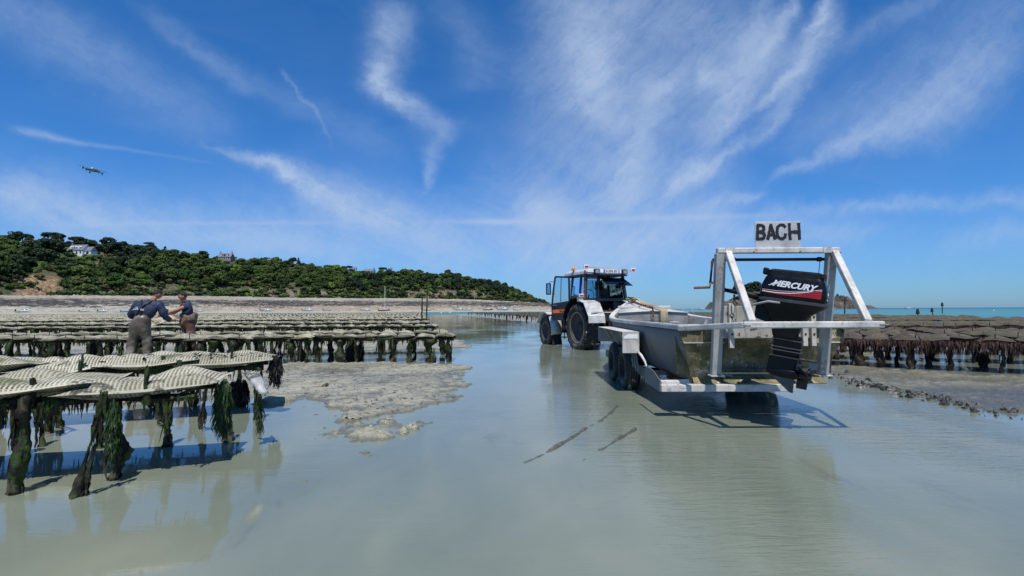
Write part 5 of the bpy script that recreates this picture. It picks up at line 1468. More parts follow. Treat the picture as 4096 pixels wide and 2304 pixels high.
# --- rack with all its parts, along local x; near side at y=0, far side at y=.85
def rack_parts(L, seed, mat, r0=.055, n_near=6, n_far=4, h=.60, strands=9, seg=8, rings=10, fr=(70, .03, .17), fmat=None, fy=.02):
    rnd = random.Random(seed); out = []
    for y in (0.05, .80):
        b = MB(); n = 9
        b.tube([(-L / 2 + L * i / (n - 1), y + rnd.uniform(-.008, .008), h + rnd.uniform(-.012, .012)) for i in range(n)], [.03 * rnd.uniform(.6, 1.6) for _ in range(n)], 6, jit=.3)
        out.append(('rail', b.mesh('rail', mat)))
    for x in np.linspace(-L / 2 + .1, L / 2 - .1, 4):
        b = MB(); b.tube([(x, .0, h), (x, .85, h)], .013, 5); out.append(('crossbar', b.mesh('crossbar', IRON)))
    for k in range(n_near):
        x = -L / 2 + L * (k + .5 + rnd.uniform(-.3, .3)) / n_near
        r = r0 * rnd.choice([.35, .6, .9, 1.2, 1.5])
        out.append(('leg', leg_mesh((x + rnd.uniform(-.06, .06), .03 + rnd.uniform(-.05, .05), -.1), (x, .05, h), r, seed * 31 + k, strands, 1.25, mat, seg, rings)))
    for k in range(n_far):
        x = -L / 2 + L * (k + .5 + rnd.uniform(-.3, .3)) / n_far
        out.append(('leg', leg_mesh((x + rnd.uniform(-.06, .06), .8, -.1), (x, .80, h), r0 * rnd.uniform(.5, 1.1), seed * 37 + k, strands // 2, 1.25, mat, seg, rings)))
    for k in range(5):
        x = -L / 2 + L * (k + .5) / 5 + rnd.uniform(-.1, .1)
        b = MB(); b.tube([(x, -.0, h - .02), (x + rnd.uniform(-.02, .02), -.01, h + rnd.uniform(.10, .2))], [.012, .008], 5, jit=.2); out.append(('peg', b.mesh('peg', mat)))
    out.append(('seaweed_fringe', fringe_mesh(L, seed + 5, fmat or mat, fy, fr[0], fr[1], fr[2], h + (.03 if fy < 0 else -.01))))
    out.append(('seaweed_fringe', fringe_mesh(L, seed + 6, mat, .82, int(fr[0] * .5), fr[1], fr[2], h - .01)))
    return out
def place_rack(parts, loc, rz, label, group, name='oyster_rack'):
    t = thing(name, label, 'oyster rack', loc, (0, 0, rz), group)
    for nm, me in parts:
        o_ = link_mesh(nm, me, t)
        if nm == 'seaweed_fringe': o_['kind'] = 'stuff'
    return t
def simple_rack_mesh(seed, mat, L=3.0, h=.60):
    rnd = random.Random(seed); b = MB()
    for y in (.05, .8): b.beam((-L / 2, y, h), (L / 2, y, h), .04, .05)
    for k in range(8):
        x = -L / 2 + L * (k + .5 + rnd.uniform(-.3, .3)) / 8; r = rnd.uniform(.02, .07)
        b.tube([(x, rnd.choice([.05, .05, .8]), -.1), (x + rnd.uniform(-.04, .04), .05, .3), (x, .05, h)], [r * 1.2, r * .7, r], 4)
    for k in range(16): strand(b, (rnd.uniform(-L / 2, L / 2), .02, h), rnd.uniform(.05, .2), rnd.uniform(.03, .07))
    return b.mesh('oyster_rack', mat)

FRR = simple('red_brown_fringe', (.060, .027, .020), .7, 0, .7, 6)
RK = [rack_parts(3.0, 400 + i, WEED, .07, 7, 5, .58, 16, 9, 12, (150, .03, .17)) for i in range(4)]
RKR = [rack_parts(3.0, 500 + i, WEED_R, .075, 5, 4, .58, 14, 10, 12, (620, .10, .34), FRR, -.12) for i in range(2)]
SR = [simple_rack_mesh(600 + i, WEED) for i in range(3)]
SRR = [simple_rack_mesh(650 + i, WEED_R) for i in range(2)]

def frame_at(ox, oy, ang):
    ca, sa = math.cos(ang), math.sin(ang)
    return lambda x, y: (ox + ca * x - sa * y, oy + sa * x + ca * y)

bag_n = 0
def bag(me, x, y, z, rz, label, group, tilt=(0, 0), sc=1.0, cat='oyster bag'):
    global bag_n
    o = link_mesh('oyster_bag', me, None, (x, y, z), (tilt[0], tilt[1], rz), (sc, sc, sc))
    tag(o, label, cat, group); bag_n += 1
    return o

# nearest two rows, hand placed
ORD = ['rightmost', 'second from the right', 'third from the right', 'fourth from the right', 'fifth from the right', 'sixth from the right', 'seventh from the right', 'eighth from the right', 'ninth from the right']
def near_row(ox, oy, ang, n, racklabel, baglabel, z, seed, width=.66, group=''):
    fr = frame_at(ox, oy, ang); rnd = random.Random(seed)
    for k in range(n):
        cx_ = -1.5 - 3.0 * k
        X, Y = fr(cx_, 0)
        t = thing('oyster_rack', racklabel[k], 'oyster rack', (X, Y, 0), (0, 0, ang), group)
        h = z
        for y in (0.05, width - .05):
            b = MB(); m_ = 12
            b.tube([(-1.5 + 3.0 * i / (m_ - 1), y + rnd.uniform(-.01, .01), h + rnd.uniform(-.012, .012)) for i in range(m_)], [(.038 if y < .3 else .026) * rnd.uniform(.6, 1.5) for _ in range(m_)], 8, jit=.3)
            b.build('rail', WEED, t)
        for x in np.linspace(-1.35, 1.35, 5):
            b = MB(); b.tube([(x, 0, h), (x, width, h)], .013, 6); b.build('crossbar', IRON, t)
        for q in range(4):
            x = -1.2 + .8 * q + rnd.uniform(-.08, .08)
            for y in (-.02, width + .0):
                b = MB(); hh = h + rnd.uniform(.17, .27)
                lumpy(b, [(x, y, h - .04), (x + rnd.uniform(-.02, .02), y, (h + hh) / 2), (x + rnd.uniform(-.02, .02), y, hh)], [.026, .018, .015], 7, 8, .4, rnd.randint(0, 9999))
                for _ in range(5): strand(b, (x, y, rnd.uniform(h + .03, hh)), rnd.uniform(.04, .12), .014)
                b.build('peg', WEED if rnd.random() < .4 else GREENW, t)
        link_mesh('seaweed_fringe', fringe_mesh(3.0, seed + k * 7, WEED, .0, 260, .02, .17, h, (.008, .03)), t)['kind'] = 'stuff'
        link_mesh('seaweed_fringe', fringe_mesh(3.0, seed + k * 7 + 3, WEED, width, 90, .02, .14, h, (.008, .03)), t)['kind'] = 'stuff'
        if k == 0: first = t
    i = 0
    for lane, yy in enumerate((.14, .50)):
        x = -.42
        k = 0
        while x > -3.0 * n + .2 and k < len(ORD):
            X, Y = fr(x, yy + rnd.uniform(-.02, .02))
            o = bag(NB[(i * 3 + lane + k) % 9], X, Y, z + .062 + (k % 2) * .028, ang + rnd.uniform(-.15, .15) + math.pi * (k % 2), baglabel[lane] % ORD[k], group.replace('racks', 'bags') if group else None, (rnd.uniform(-.05, .07), (-.045 if k % 2 == 0 else .045)))
            x -= .80 + rnd.uniform(-.03, .05); k += 1; i += 1
    return first
near_group = 'oyster racks in the nearest two rows'
rackA = near_row(-2.55, 4.12, math.radians(14), 2, ['nearest weedy oyster rack standing in the blue pool', 'nearest row oyster rack cut off by the photo edge'],
         ['%s net oyster bag on the front side of the nearest rack row', '%s net oyster bag on the back side of the nearest rack row'], .615, 71, .64, near_group)
rackB = near_row(-3.1, 6.4, math.radians(20), 3, ['weedy oyster rack behind the nearest one, draped with black wrack', 'second row oyster rack left of the wrack-draped one', 'second row oyster rack at the photo edge'],
         ['%s net oyster bag on the front side of the second rack row', '%s net oyster bag on the back side of the second rack row'], .60, 72, .68, near_group)
# their legs, one by one: (base px, top px, radius, flare, strands, green share, rack)
def world_leg(par, base, top, r, flare, strands, mat=WEED, thin=False, z=.62, seed=0):
    bp = G(base[0] * 1.59, base[1] * 1.59, 0)
    tp = AT(top[0] * 1.59, top[1] * 1.59, bp.y)
    if abs(tp.z - z) > .12:      # lean the leg so that its head meets the rail
        tp = G(top[0] * 1.59, top[1] * 1.59, z)
        if abs(tp.y - bp.y) > .5: tp = AT(top[0] * 1.59, top[1] * 1.59, bp.y + (.5 if tp.y > bp.y else -.5))
    bp = bp + Vector((0, 0, -.06))
    bpy.context.view_layer.update()
    inv = par.matrix_world.inverted()
    me = leg_mesh(bp, tp, r * .52, seed, int(strands * 2.2), flare, mat, 14, 26, thin)
    o = link_mesh('leg', me, par)
    o.matrix_parent_inverse = inv
    return o
LEGS_A = [((35,1240),(62,1000),.075,1.5,18,WEED,False),((193,1247),(262,985),.05,2.2,10,WEED,True),((278,1207),(290,985),.085,1.3,26,WEED,False),((252,1128),(262,985),.075,1.0,14,WEED,False),
          ((100,1125),(92,985),.045,1.2,10,WEED,False),((122,1078),(120,990),.09,1.1,14,WEED,False),((155,1068),(150,990),.05,1.2,8,WEED,False),((425,1122),(423,968),.055,1.5,12,WEED,True),
          ((402,1058),(400,980),.06,1.0,8,WEED,False),((384,1028),(380,970),.045,1.1,6,WEED,False),((505,1070),(517,960),.022,1.3,10,WEED,False),((574,1112),(566,955),.055,1.9,22,WEED,True),
          ((492,1018),(480,965),.05,1.0,10,WEED,False),((8,1060),(5,990),.07,1.1,8,WEED,False),((45,1150),(40,985),.07,.7,12,WEED,False)]
for i, (bs, tp, r, fl, st_, mt, th) in enumerate(LEGS_A): world_leg(rackA, bs, tp, r, fl, st_, mt, th, .62, 900 + i)
LEGS_B = [((648,1055),(650,925),.06,1.4,26,WEED,False),((600,1018),(601,915),.035,1.0,8,WEED,False),((692,905),(694,890),.02,1,2,WEED,False),((500,1000),(498,925),.045,1.2,8,WEED,False),
          ((430,985),(432,925),.05,1.1,6,WEED,False),((330,1000),(328,930),.05,1.1,6,WEED,False)]
for i, (bs, tp, r, fl, st_, mt, th) in enumerate(LEGS_B): world_leg(rackB, bs, tp, r, fl, st_, mt, th, .60, 950 + i)
def wrack(name, label, top, h, r, n, mat, group=None, w=.03):
    b = MB(); top = Vector(top)
    lumpy(b, [top + Vector((0, 0, -h)), top + Vector((0, 0, -h * .6)), top + Vector((0, 0, -h * .2)), top], [r * .35, r * .75, r * .5, r * .2], 8, 8, .3, n)
    for i in range(n):
        t = random.random() ** .8; a = random.uniform(0, 6.28); rr_ = r * (.3 + .75 * math.sin(math.pi * min(1, t * .8 + .15)))
        strand(b, (top.x + math.cos(a) * rr_, top.y + math.sin(a) * rr_, top.z - h * t), random.uniform(.06, .15), random.uniform(w * .6, w * 1.3), .5)
    o = b.build(name, mat); tag(o, label, 'seaweed', group)
    return o
P_ = AT(694 * 1.59, 893 * 1.59, 6.5)
wrack('wrack_clump', 'black bladder wrack clump hanging off the right end of the second rack row', P_, .30, .065, 160, WRACK)
P_ = G(600 * 1.59, 1022 * 1.59, 0); wrack('wrack_clump', 'tall black wrack clump standing in the pool between the first two rack rows', (P_.x, P_.y, .36), .38, .115, 320, WRACK)
P_ = G(893 * 1.59, 908 * 1.59, 0); wrack('wrack_clump', 'cone of dark wrack hanging below the middle of the long third row', (P_.x, P_.y, .42), .44, .20, 380, WRACK, None, .05)
P_ = AT(560 * 1.59, 958 * 1.59, 4.55); wrack('green_weed_curtain', 'green weed curtain hanging from the end leg of the nearest rack', P_, .40, .06, 420, GREENW, None, .012)
P_ = AT(287 * 1.59, 1005 * 1.59, 3.9); wrack('green_weed_curtain', 'green weed hanging from the thick front leg of the nearest rack', P_, .34, .035, 260, GREENW, None, .010)
P_ = AT(655 * 1.59, 1000 * 1.59, 5.0); wrack('green_weed_curtain', 'green weed strands hanging by the torn bag scrap', P_, .28, .022, 110, GREENW, None, .009)
# wrack thrown over the bags of the second row
b = MB()
frB = frame_at(-3.1, 6.4, math.radians(20))
for i in range(420):
    x = random.gauss(-.9, .42); y = random.uniform(.0, .32)
    X, Y = frB(x, y); a = random.uniform(0, 6.28); L_ = random.uniform(.05, .11); w_ = random.uniform(.012, .026)
    c = Vector((X, Y, .70 + random.uniform(-.02, .06) - .35 * max(0, .08 - y))); d = Vector((math.cos(a), math.sin(a), random.uniform(-.5, .5))) * L_; s_ = Vector((-math.sin(a), math.cos(a), random.uniform(-.4, .4))) * w_
    b.add([c - s_ * .4, c + d * .5 - s_, c + d, c + d * .5 + s_], [(0, 1, 2, 3)])
o = b.build('wrack_heap', WRACK); tag(o, 'black wrack heaped over the bags near the end of the second rack row', 'seaweed', None, 'stuff')
frA = frame_at(-2.55, 4.12, math.radians(14))
REDW = simple('dark_red_weed', (.055, .018, .012), .6, 0, .7, 9)
b = MB()
for i in range(700):
    q = random.choice((-.45, -1.25, -2.05, -2.85, -3.7)); x = q + random.gauss(0, .10); y = abs(random.gauss(0, .10)) - .02
    X, Y = frA(x, y); a = random.uniform(0, 6.28); L_ = random.uniform(.02, .07); w_ = random.uniform(.004, .010)
    c = Vector((X, Y, .66 + random.uniform(-.05, .05))); d = Vector((math.cos(a), math.sin(a), random.uniform(-.9, .2))) * L_; s_ = Vector((-math.sin(a), math.cos(a), random.uniform(-.4, .4))) * w_
    b.add([c - s_ * .4, c + d * .5 - s_, c + d, c + d * .5 + s_], [(0, 1, 2, 3)])
o = b.build('weed_tufts', REDW); tag(o, 'dark red weed tufts caught round the pegs of the nearest rack row', 'seaweed', None, 'stuff')
# torn pale scrap of bag wrapped round the end leg of the second row
b = MB(); V = []
c0 = AT(632 * 1.59, 935 * 1.59, 5.0); c1 = AT(662 * 1.59, 990 * 1.59, 4.9)
for i in range(9):
    t = i / 8; c = c0.lerp(c1, t)
    for k in range(7):
        a = 3.6 * k / 6 - 2.6; r = .065 * (1 - .35 * t) * random.uniform(.85, 1.2)
        V.append((c.x + math.cos(a) * r, c.y + math.sin(a) * r, c.z + random.uniform(-.01, .01)))
b.add(V, [(i * 7 + k, i * 7 + k + 1, (i + 1) * 7 + k + 1, (i + 1) * 7 + k) for i in range(8) for k in range(6)])
o = b.build('bag_scrap', simple('pale_torn_net', (.42, .42, .40), .7, 0, .5, 9, .5, (.08, .08, .06), 6, .9), None, smooth=True); tag(o, 'pale torn scrap of oyster bag wrapped round a weedy leg', 'net scrap')
q = o.modifiers.new('t', 'SOLIDIFY'); q.thickness = .004
P_ = G(1120, 1610, 0)
o = link_mesh('oyster_bag', NB[2], None, (P_.x - .12, P_.y, .0), (.2, -.12, .9), (.6, .6, .7)); tag(o, 'sunken corner of an oyster bag lying at the sand edge by the wrack clump', 'oyster bag')

# --- rows further off on the left side of the channel
def nth(k):
    k += 1
    return '%d%s' % (k, 'th' if 10 <= k % 100 <= 20 else {1: 'st', 2: 'nd', 3: 'rd'}.get(k % 10, 'th'))
stuff_bags = []; stuff_racks = []
def row(xr, Y, ang, n, sgn, racks, srack, bags, nm, rich, solid, zg=0.0, end='channel end', colr='net'):
    """sgn -1: the row runs to the left of (xr, Y); +1: to the right"""
    a = math.radians(ang); fr = frame_at(xr, Y, a)
    for k in range(n):
        X, Yk = fr(sgn * (1.5 + 3.0 * k), 0)
        if rich:
            place_rack(racks[k % len(racks)], (X, Yk, zg), a, 'weedy oyster rack, %s from the %s of the %s' % (nth(k), end, nm), 'oyster racks in the ' + nm)
        elif solid:
            o = link_mesh('oyster_rack', srack[k % len(srack)], None, (X, Yk, zg), (0, 0, a)); tag(o, 'oyster rack, %s from the %s of the %s' % (nth(k), end, nm), 'oyster rack', 'oyster racks in the ' + nm)
        else: stuff_racks.append((X, Yk, a, 0 if sgn < 0 else 1))
    for k in range(int(n * 6)):
        X, Yk = fr(sgn * (.25 + .5 * k) + random.uniform(-.03, .03), .42 + random.uniform(-.05, .05))
        if rich:
            bag(bags[random.randrange(len(bags))], X, Yk, zg + .625 + random.uniform(-.008, .03), a + math.pi / 2 * random.choice((1, -1)) + random.uniform(-.07, .07),
                '%s oyster bag, %s from the %s of the %s' % (colr, nth(k), end, nm), 'oyster bags on the ' + nm, (random.uniform(-.07, .07), random.uniform(-.04, .07)), random.uniform(.98, 1.05))
        else: stuff_bags.append((X, Yk, zg + .645 + random.uniform(-.02, .03), a + math.pi / 2, 0 if sgn < 0 else 1))
for xr, Y, ang, xl, nm in [(-1.45, 12.75, 3.0, -14.0, 'long third left-hand row'), (-1.9, 14.9, 3.0, -15.5, 'fourth left-hand row'), (-3.1, 21.0, 2, -21.5, 'fifth left-hand row'), (-4.4, 26.8, 2, -27.5, 'sixth left-hand row'), (-4.7, 28.6, 2, -29.5, 'seventh left-hand row')]:
    row(xr, Y, ang, int(round((xr - xl) / 3)), -1, RK, SR, FB, nm, True, True, colr='pale net')
for w_, y_ in zip(['eighth', 'ninth', 'tenth', 'eleventh', 'twelfth', 'thirteenth', 'fourteenth', 'fifteenth', 'sixteenth', 'seventeenth', 'eighteenth', 'nineteenth', 'twentieth'], [36.5, 38.2, 47, 48.7, 58, 60, 70, 72, 84, 86, 99, 115, 132]):
    xr = -.178 * y_ + .5; xl = -1.03 * y_
    row(xr, y_, 1.5, int(round((xr - xl) / 3)), -1, RK, SR, FB, w_ + ' left-hand row', False, y_ < 50, zg=.02)
# rows on the right side of the channel
for ox, oy, an, n, nm in [(7.35, 11.65, -33, 4, 'nearest right-hand row'), (7.85, 13.3, -24, 5, 'second right-hand row'), (8.7, 14.9, -12, 5, 'third right-hand row')]:
    row(ox, oy, an, n, 1, RKR, SRR, RBm, nm, True, True, end='boat end', colr='brown')
for w_, y_ in zip(['fourth', 'fifth', 'sixth', 'seventh', 'eighth', 'ninth', 'tenth', 'eleventh', 'twelfth', 'thirteenth', 'fourteenth', 'fifteenth', 'sixteenth', 'seventeenth'], [19, 21, 27, 28.8, 35, 36.8, 44, 46, 54, 63, 73, 85, 99, 116]):
    xl = 9.0 if y_ < 25 else (5.0 if y_ < 45 else 2 - (y_ - 47) * .175)
    n = int((34.5 - xl) / 3)
    if y_ < 20: row(xl, y_, 0, 4, 1, RKR, SRR, RBm, w_ + ' right-hand row', True, True, end='boat end', colr='brown'); row(xl + 12, y_, 0, n - 4, 1, RKR, SRR, RBm, w_ + ' right-hand row', False, True, end='middle')
    else: row(xl, y_, 0, n, 1, RKR, SRR, RBm, w_ + ' right-hand row', False, y_ < 40, zg=.02, end='channel end')
for side, mt, lb in ((0, WEED, 'dark legs of the distant oyster racks left of the channel'), (1, WEED_R, 'dark legs of the distant oyster racks right of the channel')):
    b = MB()
    for X, Y, a, sd in stuff_racks:
        if sd != side: continue
        c, s_ = math.cos(a), math.sin(a)
        W_ = lambda x, y: (X + c * x - s_ * y, Y + s_ * x + c * y)
        for y in (.05, .8): b.beam((*W_(-1.5, y), .6), (*W_(1.5, y), .6), .05, .07)
        for k in range(6):
            x = -1.5 + 3 * (k + .5 + random.uniform(-.3, .3)) / 6; w = random.uniform(.05, .16)
            p0 = W_(x, random.choice((.05, .8))); b.beam((*p0, -.1), (*p0, .6), w, w * .8, (0, 1, 0))
    o = b.build('far_oyster_racks', mt); tag(o, lb, 'oyster racks', None, 'stuff')
for side, mt, nm, lb in ((0, BAG_F, 'far_oyster_bags', 'pale oyster bags on the distant racks left of the channel'), (1, BAG_R, 'far_oyster_bags', 'brown oyster bags on the long racks right of the channel')):
    b = MB()
    for X, Y, z, rz, sd in stuff_bags:
        if sd != side: continue
        far_ = Y > 50
        nx, ny = (2, 2) if far_ else (4, 3)
        c, s_ = math.cos(rz), math.sin(rz); V = []; UV_ = []; T = random.uniform(.09, .17)
        for i in range(nx + 1):
            for j in range(ny + 1):
                u = i / nx * 2 - 1; v = j / ny * 2 - 1
                zz = T * (1 - abs(u) ** 2.5) * (1 - abs(v) ** 2) + random.uniform(-.012, .012)
                lx, ly = u * .52, v * .232
                V.append((X + c * lx - s_ * ly, Y + s_ * lx + c * ly, z + zz - .03)); UV_.append((i / nx, j / ny))
        F = [(i * (ny + 1) + j, (i + 1) * (ny + 1) + j, (i + 1) * (ny + 1) + j + 1, i * (ny + 1) + j + 1) for i in range(nx) for j in range(ny)]
        b.add(V, F, UV_)
    o = b.build(nm, mt, None, smooth=True); tag(o, lb, 'oyster bags', None, 'stuff')

# --- tall poles, markers
def pole(name, label, base, top, r, cat='pole', mat=WEED, topmark=None):
    b = MB(); lumpy(b, [base, Vector(base).lerp(Vector(top), .25), Vector(base).lerp(Vector(top), .6), top], [r * 1.8, r * 1.4, r, r * .8], 6, 10, .25, 5)
    o = b.build(name, mat); tag(o, label, cat)
    return o
P_ = G(1687, 1318, .1); t_ = AT(1689, 1172, P_.y); pole('marker_pole', 'shorter of the two thin poles at the right end of the far racks', (P_.x, P_.y, 0), t_, .032)
P_ = G(1705, 1312, .1); t_ = AT(1709, 1146, P_.y); pole('marker_pole', 'taller thin pole at the right end of the far racks, weed halfway up', (P_.x, P_.y, 0), t_, .032)
def sea_pole(label, px0, py0, px1, py1, Y, r, top=None):
    a = AT(px0, py0, Y); c = AT(px1, py1, Y)
    a.z = min(a.z, -.3)
    root = thing('channel_marker', label, 'marker', (a.x, a.y, 0))
    b = MB(); b.tube([(0, 0, -.5), (c.x - a.x, 0, c.z)], r, 6); b.build('post', DARKIRON, root)
    if top: 
        b = MB(); b.lathe([(0, 0), (r * 3.2, 0), (r * 1.6, r * 9), (0, r * 9)], (c.x - a.x, 0, c.z), seg=8); b.build('topmark', DARKIRON, root)
sea_pole('straight thin channel marker post standing in the sea on the right', 3769, 1254, 3769, 1224, 118, .09, True)
sea_pole('leaning channel marker with a dark head in the sea', 3741, 1268, 3728, 1248, 70, .06, True)
sea_pole('short stubby marker in the sea left of the leaning one', 3671, 1268, 3671, 1256, 72, .08, True)
sea_pole('thin dark pole between the gantry legs and the islet', 3376, 1262, 3380, 1187, 58, .06)
P_ = AT(3655, 1266, 72); b = MB(); b.box((P_.x - .3, P_.y, .15), (1.2, .4, .3)); o = b.build('mooring_block', DARKIRON, None, bevel=.1); tag(o, 'low dark block in the sea beside the stubby marker', 'block')
# small finds on the mud
P_ = G(1300, 1548, .04)
b = MB(); b.ball((P_.x, P_.y, .05), .05, 10, 7, (1.2, .8, .8)); b.ball((P_.x - .09, P_.y, .04), .035, 8, 6, (1.5, .8, .6)); b.ball((P_.x + .04, P_.y - .03, .09), .03, 8, 6)
o = b.build('weedy_stone', simple('olive_stone', (.10, .09, .04), .4, 0, .6, 20, .5), None, smooth=True); tag(o, 'olive weedy stone lying on the mud bank beside a puddle', 'stone')
b = MB()
for i in range(1000):
    px = random.uniform(1050, 1900); py = random.uniform(1460, 1680); P_ = G(px, py, .05)
    a = random.uniform(0, 3.14); L_ = random.uniform(.015, .05); w_ = random.uniform(.006, .016)
    zz = .0
    hh = float(ground_h(np.array([P_.x]), np.array([P_.y]))[0]) if i < 520 else None
    if hh is None or hh < .005: continue
    c = Vector((P_.x, P_.y, hh + .006)); d = Vector((math.cos(a), math.sin(a), 0)) * L_; s_ = Vector((-math.sin(a), math.cos(a), .5)) * w_
    b.add([c - d, c - s_ * .6, c + d, c + s_], [(0, 1, 2, 3)])
o = b.build('mud_litter', simple('brown_litter', (.10, .06, .035), .7, 0, .8, 3)); tag(o, 'scraps of weed and shell scattered over the mud bank', 'weed scraps', None, 'stuff')
b = MB()
for i in range(330):
    t = random.random() ** .8; k = min(int(t * (len(RR) - 1)), len(RR) - 2); f_ = t * (len(RR) - 1) - k
    px = RR[k][0] * (1 - f_) + RR[k + 1][0] * f_; py = RR[k][1] * (1 - f_) + RR[k + 1][1] * f_
    P_ = G(px, py, .03); P_ = P_ + Vector((random.gauss(0, .16), random.gauss(0.12, .22), 0)); r = .006 + .036 * random.random() ** 3
    if math.sin(t * 40) + random.uniform(-.8, .8) < -.3: continue
    lumpy(b, [(P_.x, P_.y, -.02), (P_.x + random.uniform(-r, r), P_.y, r * .8), (P_.x, P_.y, r * 1.6)], [r * 1.2, r, r * .3], 6, 4, .45, i)
o = b.build('mud_clods', simple('dark_wet_clods', (.04, .038, .032), .45, 0, .7, 12, .5, (.12, .11, .085), 5, .5)); tag(o, 'ridge of dark mud clods along the bank on the right', 'mud clods', None, 'stuff')
# ------------------------------------------------------------------ people
SKIN = simple('tanned_skin', (.36, .155, .085), .5, 0, .15, 8)
HAIR = simple('short_dark_hair', (.010, .008, .007), .8, 0, .4, 60, .5)
NAVY = simple('navy_cloth', (.014, .024, .062), .75, 0, .3, 6, .3)
WADER1 = simple('muddy_brown_waders', (.105, .082, .062), .42, 0, .3, 5, .3, (.20, .175, .14), 4, .7)
WADER2 = simple('red_brown_waders', (.13, .062, .040), .5, 0, .3, 5, .3, (.30, .24, .18), 5, .6)
WADER1D = simple('wader_leg_cloth', (.075, .055, .04), .55, 0, .35, 5, .3, (.035, .03, .02), 3, .7)
def skin_mesh(name, verts, edges, radii, mat, parent, root=0, sub=2, vox=None):
    me = bpy.data.meshes.new(name); me.from_pydata([tuple(v) for v in verts], edges, [])
    o = bpy.data.objects.new(name, me); COL.objects.link(o)
    sk = o.modifiers.new('skin', 'SKIN'); sk.use_smooth_shade = True
    lay = me.skin_vertices[0].data
    for i, r in enumerate(radii):
        lay[i].radius = r if isinstance(r, tuple) else (r, r)
        lay[i].use_root = (i == root)
    ss = o.modifiers.new('sub', 'SUBSURF'); ss.levels = sub; ss.render_levels = sub
    dg = bpy.context.evaluated_depsgraph_get(); dg.update()
    m2 = bpy.data.meshes.new_from_object(o.evaluated_get(dg)); m2.name = name
    bpy.data.objects.remove(o)
    m2.materials.clear(); m2.materials.append(mat)
    # cloth folds and body unevenness
    n = len(m2.vertices); co = np.zeros(n * 3); m2.vertices.foreach_get('co', co); co = co.reshape(-1, 3)
    return m2, co
def put(name, m2, co, parent, wob=.0, seed=0):
    if wob:
        nn = np.zeros(len(co) * 3); m2.vertices.foreach_get('normal', nn); nn = nn.reshape(-1, 3)
        f = (fbm(co[:, 0] * 9 + co[:, 1] * 4, co[:, 2] * 13, 3, seed) - .5)
        co = co + nn * (f * wob)[:, None]
        m2.vertices.foreach_set('co', co.astype(np.float32).ravel())
    m2.polygons.foreach_set('use_smooth', [True] * len(m2.polygons)); m2.update()
    o = bpy.data.objects.new(name, m2); COL.objects.link(o); o.parent = parent
    return o
def hand(parent, wrist, palm_dir, up, side, mat, grip=.7):
    """palm plus four fingers and a thumb, closing round what is held"""
    w = Vector(wrist); d = Vector(palm_dir).normalized(); u = Vector(up).normalized(); s_ = d.cross(u).normalized() * side
    V = [w, w + d * .045, w + d * .085]; E = [(0, 1), (1, 2)]; Rr = [(.026, .022), (.040, .018), (.040, .015)]
    for k, (off, ln) in enumerate(((-.030, .072), (-.010, .082), (.011, .076), (.030, .060))):
        b0 = w + d * .085 + s_ * off; i0 = len(V)
        V += [b0, b0 + d * ln * .45 - u * ln * .15 * grip, b0 + d * ln * .7 - u * ln * .6 * grip]
        E += [(2, i0), (i0, i0 + 1), (i0 + 1, i0 + 2)]; Rr += [.0100, .0092, .0078]
    i0 = len(V); t0 = w + d * .03 + s_ * -.035
    V += [t0, t0 + d * .035 - s_ * .018 - u * .01, t0 + d * .065 - s_ * .012 - u * .03]
    E += [(1, i0), (i0, i0 + 1), (i0 + 1, i0 + 2)]; Rr += [.014, .0115, .009]
    m2, co = skin_mesh('hand', V, E, Rr, mat, parent, 0, 1)
    return put('hand', m2, co, parent)
